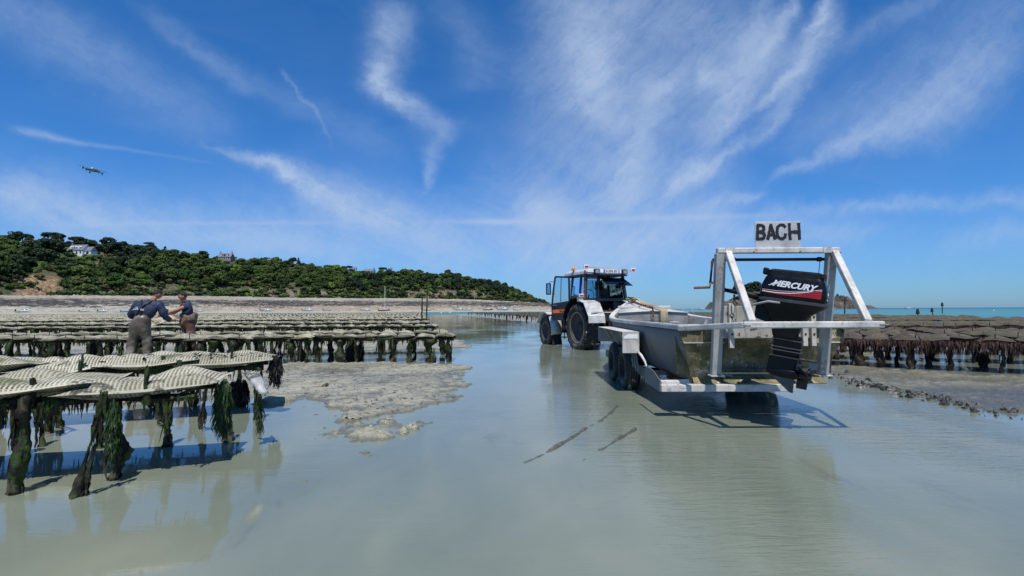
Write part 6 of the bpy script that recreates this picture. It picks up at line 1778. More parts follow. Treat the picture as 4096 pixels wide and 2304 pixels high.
def head_parts(parent, c, face, r=.105, hair_cut=.35, beard=False):
    """head with brow, nose, ears, eyes, mouth and a cap of short hair"""
    c = Vector(c); f = Vector(face).normalized(); s_ = Vector((0, 0, 1)).cross(f).normalized(); u = f.cross(s_).normalized()
    def L(x, y, z): return c + s_ * x + f * y + u * z
    b = MB(); seg, rings = 20, 16; P = []
    for i in range(rings + 1):
        th = math.pi * i / rings
        for k in range(seg):
            a = 2 * math.pi * k / seg
            x = math.sin(th) * math.cos(a) * r * .76; y = math.sin(th) * math.sin(a) * r * .93; z = math.cos(th) * r * 1.16
            jaw = max(0, -z / r - .25); x *= 1 - .32 * jaw; y *= 1 - .12 * jaw
            if y > 0: y = y * (1 - .10 * max(0, z / r - .2)); 
            if y < 0 and z < 0: y *= 1 + .25 * z / r
            P.append(L(x, y, z))
    b.add(P, [(i * seg + k, (i + 1) * seg + k, (i + 1) * seg + (k + 1) % seg, i * seg + (k + 1) % seg) for i in range(rings) for k in range(seg)])
    hd = b.build('head', SKIN, parent, smooth=True)
    b = MB(); q = [L(0, r * .86, r * .12), L(-.013, r * .86, -r * .22), L(.013, r * .86, -r * .22), L(0, r * 1.10, -r * .20)]; b.add(q, [(0, 1, 3), (0, 3, 2), (1, 2, 3)]); b.build('nose', SKIN, hd, smooth=True)
    for sx in (-1, 1):
        b = MB(); b.ball(L(sx * r * .74, -.005, -.01), .026, 8, 6, (.5, .8, 1.1)); b.build('ear', SKIN, hd, smooth=True)
        b = MB(); b.ball(L(sx * .031, r * .80, .012), .011, 8, 6); b.build('eye', simple('eye_dark', (.03, .02, .015), .2), hd, smooth=True)
        b = MB(); b.tube([L(sx * .014, r * .88, .031), L(sx * .048, r * .76, .030)], .006, 5); b.build('eyebrow', HAIR, hd)
    b = MB(); b.tube([L(-.022, r * .83, -.048), L(0, r * .88, -.050), L(.022, r * .83, -.048)], .006, 5); b.build('mouth', simple('lips', (.28, .09, .06), .5), hd)
    b = MB(); P = []
    rh = 12
    for i in range(rh + 1):
        for k in range(seg):
            a = 2 * math.pi * k / seg; fr_ = math.sin(a)
            lim = math.pi * (.47 - .17 * max(0, fr_) + .17 * max(0, -fr_))
            th = lim * i / rh; g = 1.025 if i < rh else .99
            z = math.cos(th) * r * 1.16 * g + .004
            x = math.sin(th) * math.cos(a) * r * .80 * g; y = math.sin(th) * math.sin(a) * r * .95 * g
            if y < 0 and z < 0: y *= 1 + .2 * z / r
            P.append(L(x, y, z) + Vector((random.uniform(-1, 1), random.uniform(-1, 1), random.uniform(-1, 1))) * .004)
    b.add(P, [(i * seg + k, (i + 1) * seg + k, (i + 1) * seg + (k + 1) % seg, i * seg + (k + 1) % seg) for i in range(rh) for k in range(seg)])
    b.build('hair', HAIR, parent, smooth=True)
    return hd
# older worker, seen from behind, leaning towards the rack
p1 = thing('person', 'worker in navy jacket and brown chest waders seen from behind, braces crossed on his back', 'person', (-8.88, 12.25, .0), scale=(1.1, 1.05, 1.0))
J = {'pel': (0, .0, .93), 'wst': (.03, .02, 1.08), 'ch': (.09, .07, 1.34), 'nk': (.16, .12, 1.53), 'hd': (.215, .18, 1.66),
     'sl': (-.12, .08, 1.46), 'sr': (.34, .10, 1.44), 'el': (-.31, .09, 1.18), 'er': (.45, .14, 1.15), 'wl': (-.10, .36, 1.07), 'wr': (.36, .42, 1.09),
     'hl': (-.12, 0, .86), 'hr': (.12, 0, .86), 'kl': (-.20, .06, .48), 'kr': (.11, .09, .49), 'al': (-.27, -.02, .08), 'ar': (.13, .0, .08), 'tl': (-.28, .14, .03), 'tr': (.16, .17, .03)}
def rig(names, edges, rad, J):
    V = [J[n] for n in names]; ix = {n: i for i, n in enumerate(names)}
    return V, [(ix[a], ix[c]) for a, c in edges], [rad[n] for n in names]
EB = [('pel', 'wst'), ('wst', 'ch'), ('ch', 'nk'), ('ch', 'sl'), ('sl', 'el'), ('el', 'wl'), ('ch', 'sr'), ('sr', 'er'), ('er', 'wr'), ('pel', 'hl'), ('hl', 'kl'), ('kl', 'al'), ('al', 'tl'), ('pel', 'hr'), ('hr', 'kr'), ('kr', 'ar'), ('ar', 'tr'), ('nk', 'hd')]
NB_ = ['pel', 'wst', 'ch', 'nk', 'hd', 'sl', 'el', 'wl', 'sr', 'er', 'wr', 'hl', 'kl', 'al', 'tl', 'hr', 'kr', 'ar', 'tr']
RB = {'pel': (.15, .11), 'wst': (.14, .10), 'ch': (.17, .11), 'nk': .055, 'hd': .06, 'sl': .065, 'el': .045, 'wl': .03, 'sr': .065, 'er': .045, 'wr': .03, 'hl': .09, 'kl': .06, 'al': .045, 'tl': .04, 'hr': .09, 'kr': .06, 'ar': .045, 'tr': .04}
V, E, Rr = rig(NB_, EB, RB, J); m2, co = skin_mesh('body', V, E, Rr, SKIN, p1); put('body', m2, co, p1)
JN = ['wst', 'ch', 'nk', 'sl', 'el', 'wl', 'sr', 'er', 'wr']
RJ = {'wst': (.215, .17), 'ch': (.24, .165), 'nk': (.085, .08), 'sl': .115, 'el': .082, 'wl': .055, 'sr': .115, 'er': .082, 'wr': .055}
V, E, Rr = rig(JN, [e for e in EB if e[0] in JN and e[1] in JN], RJ, J); m2, co = skin_mesh('jacket', V, E, Rr, NAVY, p1); put('jacket', m2, co, p1, .05, 3)
WNm = ['pel', 'w2', 'top', 'hl', 'kl', 'al', 'tl', 'hr', 'kr', 'ar', 'tr']
J['w2'] = (.02, .02, 1.05); J['top'] = (.07, .045, 1.25)
RW = {'pel': (.235, .175), 'w2': (.235, .18), 'top': (.285, .20), 'hl': .135, 'kl': .105, 'al': .085, 'tl': .06, 'hr': .135, 'kr': .105, 'ar': .085, 'tr': .06}
V, E, Rr = rig(WNm, [('pel', 'w2'), ('w2', 'top'), ('pel', 'hl'), ('hl', 'kl'), ('kl', 'al'), ('al', 'tl'), ('pel', 'hr'), ('hr', 'kr'), ('kr', 'ar'), ('ar', 'tr')], RW, J)
m2, co = skin_mesh('waders', V, E, Rr, WADER1, p1); put('waders', m2, co, p1, .07, 9)
b = MB(); b.lathe([(.078, -.03), (.085, .03), (.07, .035)], (.155, .115, 1.535), (.25, .2, 1), 16); b.build('collar', NAVY, p1, smooth=True)
head_parts(p1, (.225, .20, 1.705), (.45, .80, -.32))
for a, c, e_ in (((.0, -.135, 1.20), (.08, -.12, 1.36), (.25, .0, 1.555)), ((.10, -.145, 1.20), (.10, -.125, 1.36), (.03, .0, 1.56))):
    b = MB(); b.tube([a, c, tuple((Vector(c) + Vector(e_)) / 2 + Vector((0, -.03, .0))), e_], .014, 6); b.build('brace_strap', BLACKP, p1)
# white print on the back (not legible in the photograph)
b = MB()
for x0_, x1_, z0_, z1_, h_ in ((-.055, .055, 1.335, 1.345, .018), (.09, .20, 1.362, 1.352, .006), (-.02, .045, 1.372, 1.366, .012), (.0, .05, 1.395, 1.385, .012), (.10, .175, 1.322, 1.318, .02), (-.07, -.03, 1.318, 1.34, .012)):
    y_ = -.158
    b.add([(x0_, y_, z0_), (x1_, y_ + .004, z1_), (x1_, y_ + .002, z1_ + h_), (x0_, y_ - .004, z0_ + h_)], [(0, 1, 2, 3)])
b.build('back_print', WHITE, p1)
hand(p1, J['wl'], (.5, .8, -.1), (0, 0, 1), 1, simple('orange_glove', (.5, .16, .04), .6)); hand(p1, J['wr'], (.4, .8, 0), (0, 0, 1), -1, bpy.data.materials['orange_glove'])

# younger worker facing him from behind the rack
p2 = thing('person', 'worker in short-sleeved navy shirt and red-brown waders facing left with both arms stretched out', 'person', (-9.02, 14.1, .0), scale=1.05)
K_ = {'pel': (.12, .0, .90), 'wst': (.12, .0, 1.05), 'ch': (.09, -.02, 1.28), 'nk': (.05, -.05, 1.46), 'hd': (.02, -.08, 1.58),
      'sl': (-.04, .12, 1.40), 'sr': (.20, -.15, 1.39), 'el': (-.26, .02, 1.20), 'er': (-.02, -.30, 1.25), 'wl': (-.45, -.24, 1.10), 'wr': (-.28, -.36, 1.16),
      'hl': (.05, .04, .85), 'hr': (.20, -.04, .85), 'kl': (.02, .04, .46), 'kr': (.23, -.06, .46), 'al': (.0, .06, .08), 'ar': (.26, .0, .08), 'tl': (-.14, .0, .03), 'tr': (.14, -.08, .03)}
V, E, Rr = rig(NB_, EB, RB, K_); m2, co = skin_mesh('body', V, E, Rr, SKIN, p2); put('body', m2, co, p2)
K_['s2l'] = tuple((Vector(K_['sl']) * .45 + Vector(K_['el']) * .55)); K_['s2r'] = tuple((Vector(K_['sr']) * .45 + Vector(K_['er']) * .55))
RS = {'wst': (.20, .16), 'ch': (.24, .165), 'nk': (.085, .08), 'sl': .10, 's2l': .08, 'sr': .10, 's2r': .08}
V, E, Rr = rig(['wst', 'ch', 'nk', 'sl', 's2l', 'sr', 's2r'], [('wst', 'ch'), ('ch', 'nk'), ('ch', 'sl'), ('sl', 's2l'), ('ch', 'sr'), ('sr', 's2r')], RS, K_)
m2, co = skin_mesh('shirt', V, E, Rr, NAVY, p2); put('shirt', m2, co, p2, .04, 5)
K_['w2'] = (.12, .0, 1.05); K_['top'] = (.10, -.02, 1.24)
RW2 = dict(RW); RW2.update(pel=(.215, .18), w2=(.225, .19), top=(.275, .205), hl=.125, hr=.125)
V, E, Rr = rig(WNm, [('pel', 'w2'), ('w2', 'top'), ('pel', 'hl'), ('hl', 'kl'), ('kl', 'al'), ('al', 'tl'), ('pel', 'hr'), ('hr', 'kr'), ('kr', 'ar'), ('ar', 'tr')], RW2, K_)
m2, co = skin_mesh('waders', V, E, Rr, WADER2, p2); put('waders', m2, co, p2, .06, 12)
head_parts(p2, (.01, -.09, 1.615), (-.72, -.62, -.12))
b = MB(); b.lathe([(.064, -.02), (.075, .02), (.068, .03)], (.045, -.05, 1.465), (-.1, -.1, 1), 14); b.build('collar', NAVY, p2, smooth=True)
b = MB(); b.tube([Vector(K_['wr']) * .8 + Vector(K_['er']) * .2, Vector(K_['wr'])], .038, 10); b.build('wrist_band', simple('pale_cuff', (.55, .55, .45), .8), p2, smooth=True)
hand(p2, K_['wr'], (-.9, -.3, -.25), (0, 0, 1), -1, bpy.data.materials['orange_glove']); hand(p2, K_['wl'], (-.8, -.5, -.05), (0, 0, 1), 1, bpy.data.materials['orange_glove'])
o = link_mesh('oyster_bag', FB[1], None, (-9.15, 13.25, 1.04), (math.radians(12), math.radians(-16), math.radians(52)), (1.0, 1.0, .9)); tag(o, 'grey oyster bag held between the two workers', 'oyster bag')

# ------------------------------------------------------------------ drone
dr = thing('drone', 'small dark quadcopter drone hovering in the sky on the left', 'drone', tuple(AT(372, 682, 7.0)), (math.radians(4), math.radians(6), math.radians(25)), scale=.72)
DG = simple('drone_grey', (.05, .052, .055), .4, 0, .2); DL_ = simple('drone_pale_top', (.35, .38, .34), .4, 0, .2)
b = MB(); loft(b, [[(-.07, y * .8, z * .8) for y, z in ((-.022, -.015), (.022, -.015), (.02, .018), (-.02, .018))], [(-.03, y, z) for y, z in ((-.034, -.022), (.034, -.022), (.03, .032), (-.03, .032))], [(.05, y, z) for y, z in ((-.034, -.022), (.034, -.022), (.03, .034), (-.03, .034))], [(.085, y * .7, z * .7) for y, z in ((-.03, -.02), (.03, -.02), (.025, .03), (-.025, .03))]])
b.build('body', DG, dr, bevel=.006)
b = MB(); b.prism([(-.05, -.026, .032), (.03, -.026, .036), (.03, .026, .036), (-.05, .026, .032)], (0, 0, .006)); b.build('top_shell', DL_, dr)
b = MB(); b.ball((-.045, 0, -.045), .016, 10, 7); b.build('camera', BLACKP, dr, smooth=True)
for i, (x, y) in enumerate(((-.13, .10), (-.13, -.10), (.12, .11), (.12, -.11))):
    b = MB(); b.tube([(x * .3, y * .25, .0), (x, y, .012 if x < 0 else -.01)], [.010, .007], 6); am = b.build('arm', DG, dr, smooth=True)
    z = .012 if x < 0 else -.01
    b = MB(); b.lathe([(0, -.02), (.012, -.02), (.013, .018), (0, .02)], (x, y, z), seg=10); b.build('motor', DG, am, smooth=True)
    if x > 0: b = MB(); b.tube([(x, y, z - .01), (x + .004, y, z - .045)], .005, 5); b.build('landing_leg', DG, am)
    a = [.3, 1.0, .15, .5][i]
    for s_ in (0, math.pi):
        d = Vector((math.cos(a + s_), math.sin(a + s_), 0)); n_ = Vector((-d.y, d.x, 0)); c = Vector((x, y, z + .022))
        b = MB(); b.add([c, c + d * .03 + n_ * .010, c + d * .085 + n_ * .006, c + d * .11, c + d * .08 - n_ * .007, c + d * .02 - n_ * .006], [(0, 1, 2, 3, 4, 5)])
        q = b.build('propeller_blade', BLACKP, am); t = q.modifiers.new('t', 'SOLIDIFY'); t.thickness = .002
m = Mat('green_status_light'); m.set(Base_Color=(.05, .6, .4, 1), Emission_Color=(.1, 1, .65, 1), Emission_Strength=1.5)
b = MB(); b.ball((-.012, -.03, .042), .009, 8, 6); b.build('status_light', m.m, dr, smooth=True)
b = MB(); b.ball((-.143, -.10, .012), .009, 8, 6); b.build('white_light', WHITE, dr, smooth=True)

# ------------------------------------------------------------------ boats lying on the far shore
HW = simple('white_boat_paint', (.78, .78, .77), .35, 0, .08); HR = simple('red_boat_hull', (.4, .03, .025), .4, 0, .2); HN = simple('navy_boat_hull', (.02, .03, .09), .35, 0, .2)
HB = simple('blue_boat_cover', (.09, .34, .62), .6, 0, .2); CAN = simple('boat_window', (.03, .04, .05), .1)
def boat_far(x, y, L, rz, label, hullm=HW, cabin=True, mast=0, cover=None, z=.25, motor=True):
    t = thing('small_boat', label, 'boat', (x, y, z), (0, 0, rz), 'boats lying along the far shore')
    b = MB(); secs = []
    for s_ in np.linspace(-1, 1, 9):
        w = .20 * L * (1 - max(0, s_) ** 2.4 * .98) * (.92 if s_ < -.8 else 1); h0 = .02 + .12 * max(0, s_) ** 2; h1 = .13 * L * (.8 + .28 * max(0, s_) ** 1.5)
        secs.append([(s_ * L / 2, -w, h1), (s_ * L / 2 - .02, -w * .7, h0 * .4 + .15), (s_ * L / 2 - .05, 0, h0), (s_ * L / 2 - .02, w * .7, h0 * .4 + .15), (s_ * L / 2, w, h1), (s_ * L / 2, 0, h1 * .97)])
    loft(b, secs); b.build('hull', hullm, t, angle=40)
    if cabin:
        b = MB(); loft(b, [[(-.10 * L, y_, .12 * L) for y_ in (-.13 * L, .13 * L)] + [(.22 * L, y_, .13 * L) for y_ in (.10 * L, -.10 * L)], [(-.08 * L, y_, .25 * L) for y_ in (-.10 * L, .10 * L)] + [(.08 * L, y_, .25 * L) for y_ in (.08 * L, -.08 * L)]]); b.build('cabin', HW, t)
        b = MB(); b.box((.0, -.118 * L, .20 * L), (.14 * L, .02 * L, .05 * L)); b.build('window', CAN, t)
        b = MB(); b.prism([(.09 * L, -.08 * L, .235 * L), (.09 * L, .08 * L, .235 * L), (.16 * L, .08 * L, .18 * L), (.16 * L, -.08 * L, .18 * L)], (.02, 0, .03)); b.build('windscreen', CAN, t)
    if cover: b = MB(); b.prism([(-.4 * L, -.16 * L, .12 * L), (.4 * L, -.12 * L, .14 * L), (.1 * L, 0, .19 * L), (-.3 * L, 0, .18 * L)], (0, .16 * L, 0)); b.build('cover', cover, t)
    if motor: b = MB(); b.box((-.53 * L, 0, .16 * L), (.05 * L, .07 * L, .14 * L)); b.build('engine', BLACKP, t, bevel=.05)
    if mast:
        b = MB(); b.tube([(.05 * L, 0, .1 * L), (.05 * L, 0, mast)], .07, 6); b.build('mast', HW, t)
        b = MB(); b.tube([(.05 * L, 0, .32 * L), (-.4 * L, 0, .30 * L)], .16, 6); b.build('furled_sail', simple('sail_white', (.7, .7, .68), .8), t)
    return t
FAR = [(96, 1235, 5.6, .08, 'long white motorboat lying farthest left on the far shore', {}), (342, 1238, 4.2, .1, 'low white dinghy on the shore left of the covered motorboat', dict(cabin=False)),
       (414, 1235, 4.6, -.1, 'white covered motorboat just left of the navy-jacketed worker', {}), (507, 1235, 3.8, .15, 'bright blue covered boat at the navy-jacketed worker\'s shoulder', dict(hullm=HB, cabin=False, cover=HB)),
       (704, 1235, 5.2, .2, 'white cabin boat between the two workers', {}), (800, 1236, 3.6, 0, 'white boat half hidden behind the younger worker', {}),
       (1067, 1237, 4.8, .05, 'white cabin boat right of the younger worker', {}), (1234, 1240, 4.8, .1, 'white open boat with a dark stern figure on the far shore', dict(cabin=True)),
       (1313, 1240, 4.4, -.15, 'white motorboat left of the pale blue hulled one', dict(cabin=False)), (1465, 1240, 4.0, .1, 'pale boat lying just left of the red sailing boat', {}),
       (1537, 1240, 4.6, .0, 'sailing boat with red hull and bare white mast', dict(hullm=HR, cabin=False, mast=9.5)), (1708, 1240, 4.4, .35, 'white dinghy at the foot of the two thin poles', dict(cabin=False)),
       (1838, 1238, 4.4, .1, 'white cabin boat afloat beyond the right-hand racks', {}), (1872, 1239, 4.0, .2, 'small white boat with red trim beside a cabin boat', dict(hullm=HW)),
       (1952, 1237, 4.0, .0, 'navy hulled boat with white top afloat', dict(hullm=HN)), (2014, 1238, 5.2, .1, 'largest white cabin boat afloat left of the tractor', {}), (2070, 1239, 3.6, .3, 'small white boat afloat nearest the tractor mirror', {})]
for px, py, L, rz, lb, kw in FAR:
    P_ = AT(px, py, 190 + (px > 1600) * 45 + px * .01)
    boat_far(P_.x, P_.y, L * (1.0 if px < 1600 else 1.2), rz, lb, z=max(-.15, min(P_.z, 1.3) - .35), **kw)
for px, py, L, lb, hm in ((1108, 1189, 2.6, 'small blue boat pulled up under the cliff', HB), (1299, 1192, 3.0, 'upturned white dinghy at the top of the beach', HW)):
    P_ = AT(px, py, 330 + px * .02); boat_far(P_.x, P_.y, L, .2, lb, hm, cabin=False, z=P_.z - .1, motor=False)
P_ = AT(3633, 1236, 700); boat_far(P_.x, P_.y, 9, .1, 'white speedboat far out on the sea under the horizon', z=-.2)
P_ = AT(2808, 1236, 800); boat_far(P_.x, P_.y, 10, .1, 'white motorboat at sea left of the rocky islet', z=-.2)
for i, (px, Y) in enumerate(((2733, 500), (2770, 520), (1765, 170), (1800, 175), (1640, 168), (3975, 180))):
    P_ = AT(px, 1240, Y); b = MB(); b.ball((P_.x, Y, .25), .45 if Y > 300 else .22, 8, 6); o = b.build('mooring_buoy', HW, None, smooth=True)
    tag(o, ['white mooring buoy at sea left of the other one off the bow', 'white mooring buoy at sea nearer the gantry', 'white mooring buoy off the two thin poles', 'white mooring buoy left of the afloat cabin boats', 'white mooring buoy right of the red sailing boat', 'white buoy at the far right on the sea'][i], 'buoy', 'mooring buoys')
# ------------------------------------------------------------------ trees and scrub on the headland
def leaf_mat(name, c, var=.35):
    m = Mat(name); p = m.geo('Position'); r = m.rnd(); a = m.noise(p, 1.1, 5, .7); big = m.noise(p, .16, 3)
    col = m.ramp(a, [(.3, tuple(x * (1 - var) for x in c)), (.55, c), (.75, (c[0] * 1.9 + .01, c[1] * 1.6 + .01, c[2] * 1.3))])
    hs_ = m.N.new('ShaderNodeHueSaturation'); m.L.new(col, hs_.inputs['Color'])
    m.L.new(m.math('MULTIPLY_ADD', r, .9, .6), hs_.inputs['Value']); m.L.new(m.math('MULTIPLY_ADD', r, -.05, .525), hs_.inputs['Hue'])
    m.color(hs_.outputs[0]); m.set(Roughness=.7)
    m.b.inputs['Specular IOR Level'].default_value = .25
    return m.m
LEAF = leaf_mat('broadleaf_foliage', (.038, .070, .012))
LEAFB = leaf_mat('bright_broadleaf_foliage', (.062, .125, .016))
PINE = leaf_mat('dark_pine_foliage', (.014, .030, .011))
BROWNL = leaf_mat('brown_scrub', (.075, .070, .025))
BARK = simple('bark', (.07, .05, .035), .9, 0, .3, 3)
def crown_mesh(name, mat, seed, kind='round', nblob=34, per=44, leaf=.42):
    """foliage: many small leaf clumps on the skins of sub-crowns; unit crown about 4 m radius"""
    r = np.random.default_rng(seed)
    C = []
    for i in range(nblob):
        if kind == 'round':
            a = r.uniform(0, 6.28); z = r.uniform(-.6, 1); q = math.sqrt(max(0, 1 - z * z * .9)) * r.uniform(.45, 1)
            C.append((math.cos(a) * q * 3.3, math.sin(a) * q * 3.3, z * 2.6 + 3.6, r.uniform(.9, 1.6), .75))
        elif kind == 'flat':
            a = r.uniform(0, 6.28); q = r.uniform(0, 1) ** .6 * 4.6
            C.append((math.cos(a) * q, math.sin(a) * q * .9, 6.6 + r.uniform(-.5, .5) - (q / 4.6) ** 2 * 1.1, r.uniform(1.0, 1.7), .5))
        elif kind == 'conifer':
            t = r.uniform(0, 1); a = r.uniform(0, 6.28); q = (1 - t) * 2.6 * r.uniform(.5, 1.1) + .2
            C.append((math.cos(a) * q, math.sin(a) * q, 1.5 + t * 7.5, r.uniform(.6, 1.2) * (1.15 - t * .6), .5))
        else:   # shrub
            a = r.uniform(0, 6.28); q = r.uniform(0, 1) ** .7 * 2.0
            C.append((math.cos(a) * q, math.sin(a) * q, .5 + r.uniform(0, .9) * (1 - q / 3), r.uniform(.6, 1.1), .7))
    V = []; 
    for cx, cy, cz, rad, sq in C:
        n = int(per)
        d = r.normal(size=(n, 3)); d /= np.linalg.norm(d, axis=1)[:, None]
        d[:, 2] = np.where(d[:, 2] < -.35, -d[:, 2], d[:, 2])
        rr_ = rad * r.uniform(.8, 1.1, n)
        c = np.stack([cx + d[:, 0] * rr_, cy + d[:, 1] * rr_, cz + d[:, 2] * rr_ * sq], 1)
        # leaf clump: quad whose normal roughly follows d
        t = np.cross(d, r.normal(size=(n, 3))); t /= np.linalg.norm(t, axis=1)[:, None] + 1e-9
        bt = np.cross(d + r.normal(size=(n, 3)) * .35, t); bt /= np.linalg.norm(bt, axis=1)[:, None] + 1e-9
        s1 = (leaf * r.uniform(.6, 1.3, n))[:, None]; s2 = (leaf * r.uniform(.5, 1.0, n))[:, None]
        V.append(np.stack([c - t * s1, c - bt * s2 + t * s1 * .2, c + t * s1, c + bt * s2], 1))
    V = np.concatenate(V).reshape(-1, 3); nq = len(V) // 4
    me = bpy.data.meshes.new(name)
    me.vertices.add(len(V)); me.vertices.foreach_set('co', V.astype(np.float32).ravel())
    me.loops.add(nq * 4); me.loops.foreach_set('vertex_index', np.arange(nq * 4, dtype=np.int32))
    me.polygons.add(nq); me.polygons.foreach_set('loop_start', np.arange(0, nq * 4, 4, dtype=np.int32))
    me.update(calc_edges=True); me.materials.append(mat)
    return me
def trunk_mesh(kind, seed):
    rnd = random.Random(seed); b = MB(); H = {'round': 3.4, 'flat': 6.4, 'conifer': 8.5}[kind]
    b.tube([(0, 0, -1.5), (rnd.uniform(-.2, .2), 0, H * .4), (rnd.uniform(-.3, .3), rnd.uniform(-.3, .3), H)], [.38, .28, .12], 7)
    if kind != 'conifer':
        for k in range(6):
            a = rnd.uniform(0, 6.28); q = rnd.uniform(1.2, 2.8); z0 = H * rnd.uniform(.5, .85)
            b.tube([(0, 0, z0), (math.cos(a) * q * .5, math.sin(a) * q * .5, z0 + .7), (math.cos(a) * q, math.sin(a) * q, z0 + rnd.uniform(.8, 1.4))], [.13, .09, .05], 5)
    return b.mesh('trunk', BARK)
CR = {'round': [crown_mesh('crown', LEAF, 10 + i, 'round', 46, 46, .40) for i in range(5)], 'bright': [crown_mesh('crown', LEAFB, 20 + i, 'round') for i in range(3)],
      'dark': [crown_mesh('crown', PINE, 30 + i, 'round') for i in range(3)],
      'flat': [crown_mesh('crown', PINE, 40 + i, 'flat', 60, 44) for i in range(3)], 'conifer': [crown_mesh('crown', PINE, 50 + i, 'conifer', 40, 34) for i in range(2)]}
TK = {'round': [trunk_mesh('round', i) for i in range(2)], 'flat': [trunk_mesh('flat', i) for i in range(2)], 'conifer': [trunk_mesh('conifer', i) for i in range(1)]}
SHRUB = [crown_mesh('shrub', m_, 60 + i, 'shrub', 9, 30, .42) for i, m_ in enumerate((LEAF, LEAF, BROWNL, PINE, LEAFB))]
def tree(kind, px, t, sc, label, zoff=-.4, sx=1.0):
    X, Y, Z = [float(q) for q in hill_point(np.array([px], float), np.array([t], float))]
    tk = kind if kind in TK else 'round'
    root = thing('tree', label, 'tree', (X, Y, Z + zoff), (0, 0, random.uniform(0, 6.28)), 'trees on the wooded headland', (sc * sx, sc * sx, sc))
    link_mesh('trunk', random.choice(TK[tk]), root); link_mesh('crown', random.choice(CR[kind]), root)
    return root
LBL = {'round': 'green leafy tree', 'bright': 'bright green tree', 'dark': 'dark evergreen', 'flat': 'flat-topped dark pine', 'conifer': 'tall dark conifer'}
def where(px, t):
    a = ('at the far left end', 'left of the white house', 'below the white house', 'above the two workers', 'between the two houses', 'below the stone house', 'right of the stone house', 'in the middle', 'left of the hilltop bungalows', 'below the hilltop bungalows', 'right of the hilltop bungalows', 'where the crest drops', 'near the headland tip')
    lim = (120, 280, 430, 640, 830, 980, 1120, 1280, 1400, 1550, 1700, 1900, 9999)
    k = next(i for i, l in enumerate(lim) if px < l)
    v = 'on the crest' if t > .85 else ('high up' if t > .55 else ('mid slope' if t > .28 else 'at the cliff foot'))
    return v, a[k]
def bare(px, t):
    """patches of open cliff and earth"""
    s2 = px / 1.59
    if 35 < s2 < 155 and t < .27: return True
    if 395 < s2 < 445 and t < .16: return True
    if 180 < s2 < 255 and t < .12: return True
    if 560 < s2 < 640 and t < .10: return True
    if t < .10 and (fbm(np.array([px * .012]), np.array([t * 2 + 5.]), 3, 3)[0] > .47): return True
    return False
def solve_t(px, py):
    ts = np.linspace(.2, 1.0, 200); X, Y, Z = hill_point(np.full(200, float(px)), ts)
    pys = [1152 - 2048 * ((Vector((a, b_, c)) - EYE).dot(UP)) / ((Vector((a, b_, c)) - EYE).dot(FWD)) for a, b_, c in zip(X, Y, Z)]
    return float(ts[int(np.argmin(np.abs(np.array(pys) - py)))])
HS = {k: solve_t(*k) for k in ((335, 1020), (905, 1043), (1412, 1084), (1478, 1092), (1560, 1084))}
HOUSES_T = [(345, HS[(335, 1020)], 84), (905, HS[(905, 1043)], 52), (1412, HS[(1412, 1084)], 26), (1478, HS[(1478, 1092)], 40)]
def near_house(px, t):
    for hx, ht, w in HOUSES_T:
        if abs(px - hx) < w and ht - .30 < t < ht + .08: return True
    return False
ntree = 0; TREES = []
rows_t = [.06, .16, .27, .39, .52, .66, .80, .94]
for ri, t0 in enumerate(rows_t):
    px = -150.0 + random.uniform(0, 30)
    while px < 2165:
        dist_ = float(np.interp(px, cols, Yf)) + 40
        step = (52 if px < 1200 else 44) * 300 / dist_ * 1.28
        px += step * random.uniform(.75, 1.25)
        t = t0 + random.uniform(-.055, .055)
        if px > 1990 and ri not in (1, 3, 5, 7): continue
        if bare(px, t) or near_house(px, t) or px < -120 and ri < 6: continue
        u_ = random.random()
        zone = float(fbm(np.array([px * .006]), np.array([t * 1.5]), 2, 88)[0])
        kind = 'bright' if u_ < .10 else ('dark' if zone > .52 or (t > .8 and u_ > .5) else 'round')
        if t > .9 and random.random() < .14: kind = random.choice(('flat', 'conifer'))
        sc = random.uniform(.8, 1.5) * (.8 if t < .12 else 1.0) * (1.05 if px < 900 else .95)
        if px > 1700: sc *= .85
        if px > 2050: sc *= .6
        if near_house(px, t + .12): sc *= .5
        v, a = where(px, t)
        if ntree < 296:
            TREES.append((px, tree(kind, px, t, sc, '%s %s, %s' % (LBL[kind], v, a)))); ntree += 1
same = {}
for px, o in sorted(TREES, key=lambda q: q[0]): same.setdefault(o['label'], []).append(o)
for lb, L_ in same.items():
    if len(L_) > 1:
        for k, o in enumerate(L_): o['label'] = lb + ', ' + nth(k) + ' from left'
# the tall pines that stand out against the sky
for px, t, kind, sc, lb in ((12, .97, 'flat', 1.0, 'flat-topped pine cut by the photo edge on the skyline'), (80, .98, 'flat', 1.3, 'broad umbrella pine on the skyline left of the white house'), (205, .98, 'flat', 1.45, 'widest umbrella pine on the skyline, its layers spread to the right'),
                            (300, .97, 'flat', 1.05, 'umbrella pine rising right behind the white house'), (590, .99, 'flat', .8, 'layered pine standing on the skyline right of the white house'), (655, .97, 'conifer', .9, 'bushy conifer leaning on the skyline where the crest dips'),
                            (1167, .97, 'dark', 1.15, 'dense dark round tree standing proud on the middle skyline'), (1192, .98, 'conifer', .95, 'thin spire-like conifer beside the dense dark round tree'), (1395, .97, 'flat', .75, 'flat pine left of the hilltop bungalows'), (1530, .97, 'flat', 1.0, 'flat-crowned pine right of the hilltop bungalows'), (1790, .95, 'dark', 1.1, 'domed dark tree on the crest before the headland drops')):
    tree(kind, px, t, sc, lb, -.9 * sc if kind == 'flat' else (-2.0 if kind == 'conifer' else -1.5))
X, Y, Z = [float(q) for q in hill_point(np.array([505.]), np.array([.05]))]
tree('bright', 468, .07, 1.5, 'large bright green tree at the cliff foot above the navy-jacketed worker', sx=1.15)
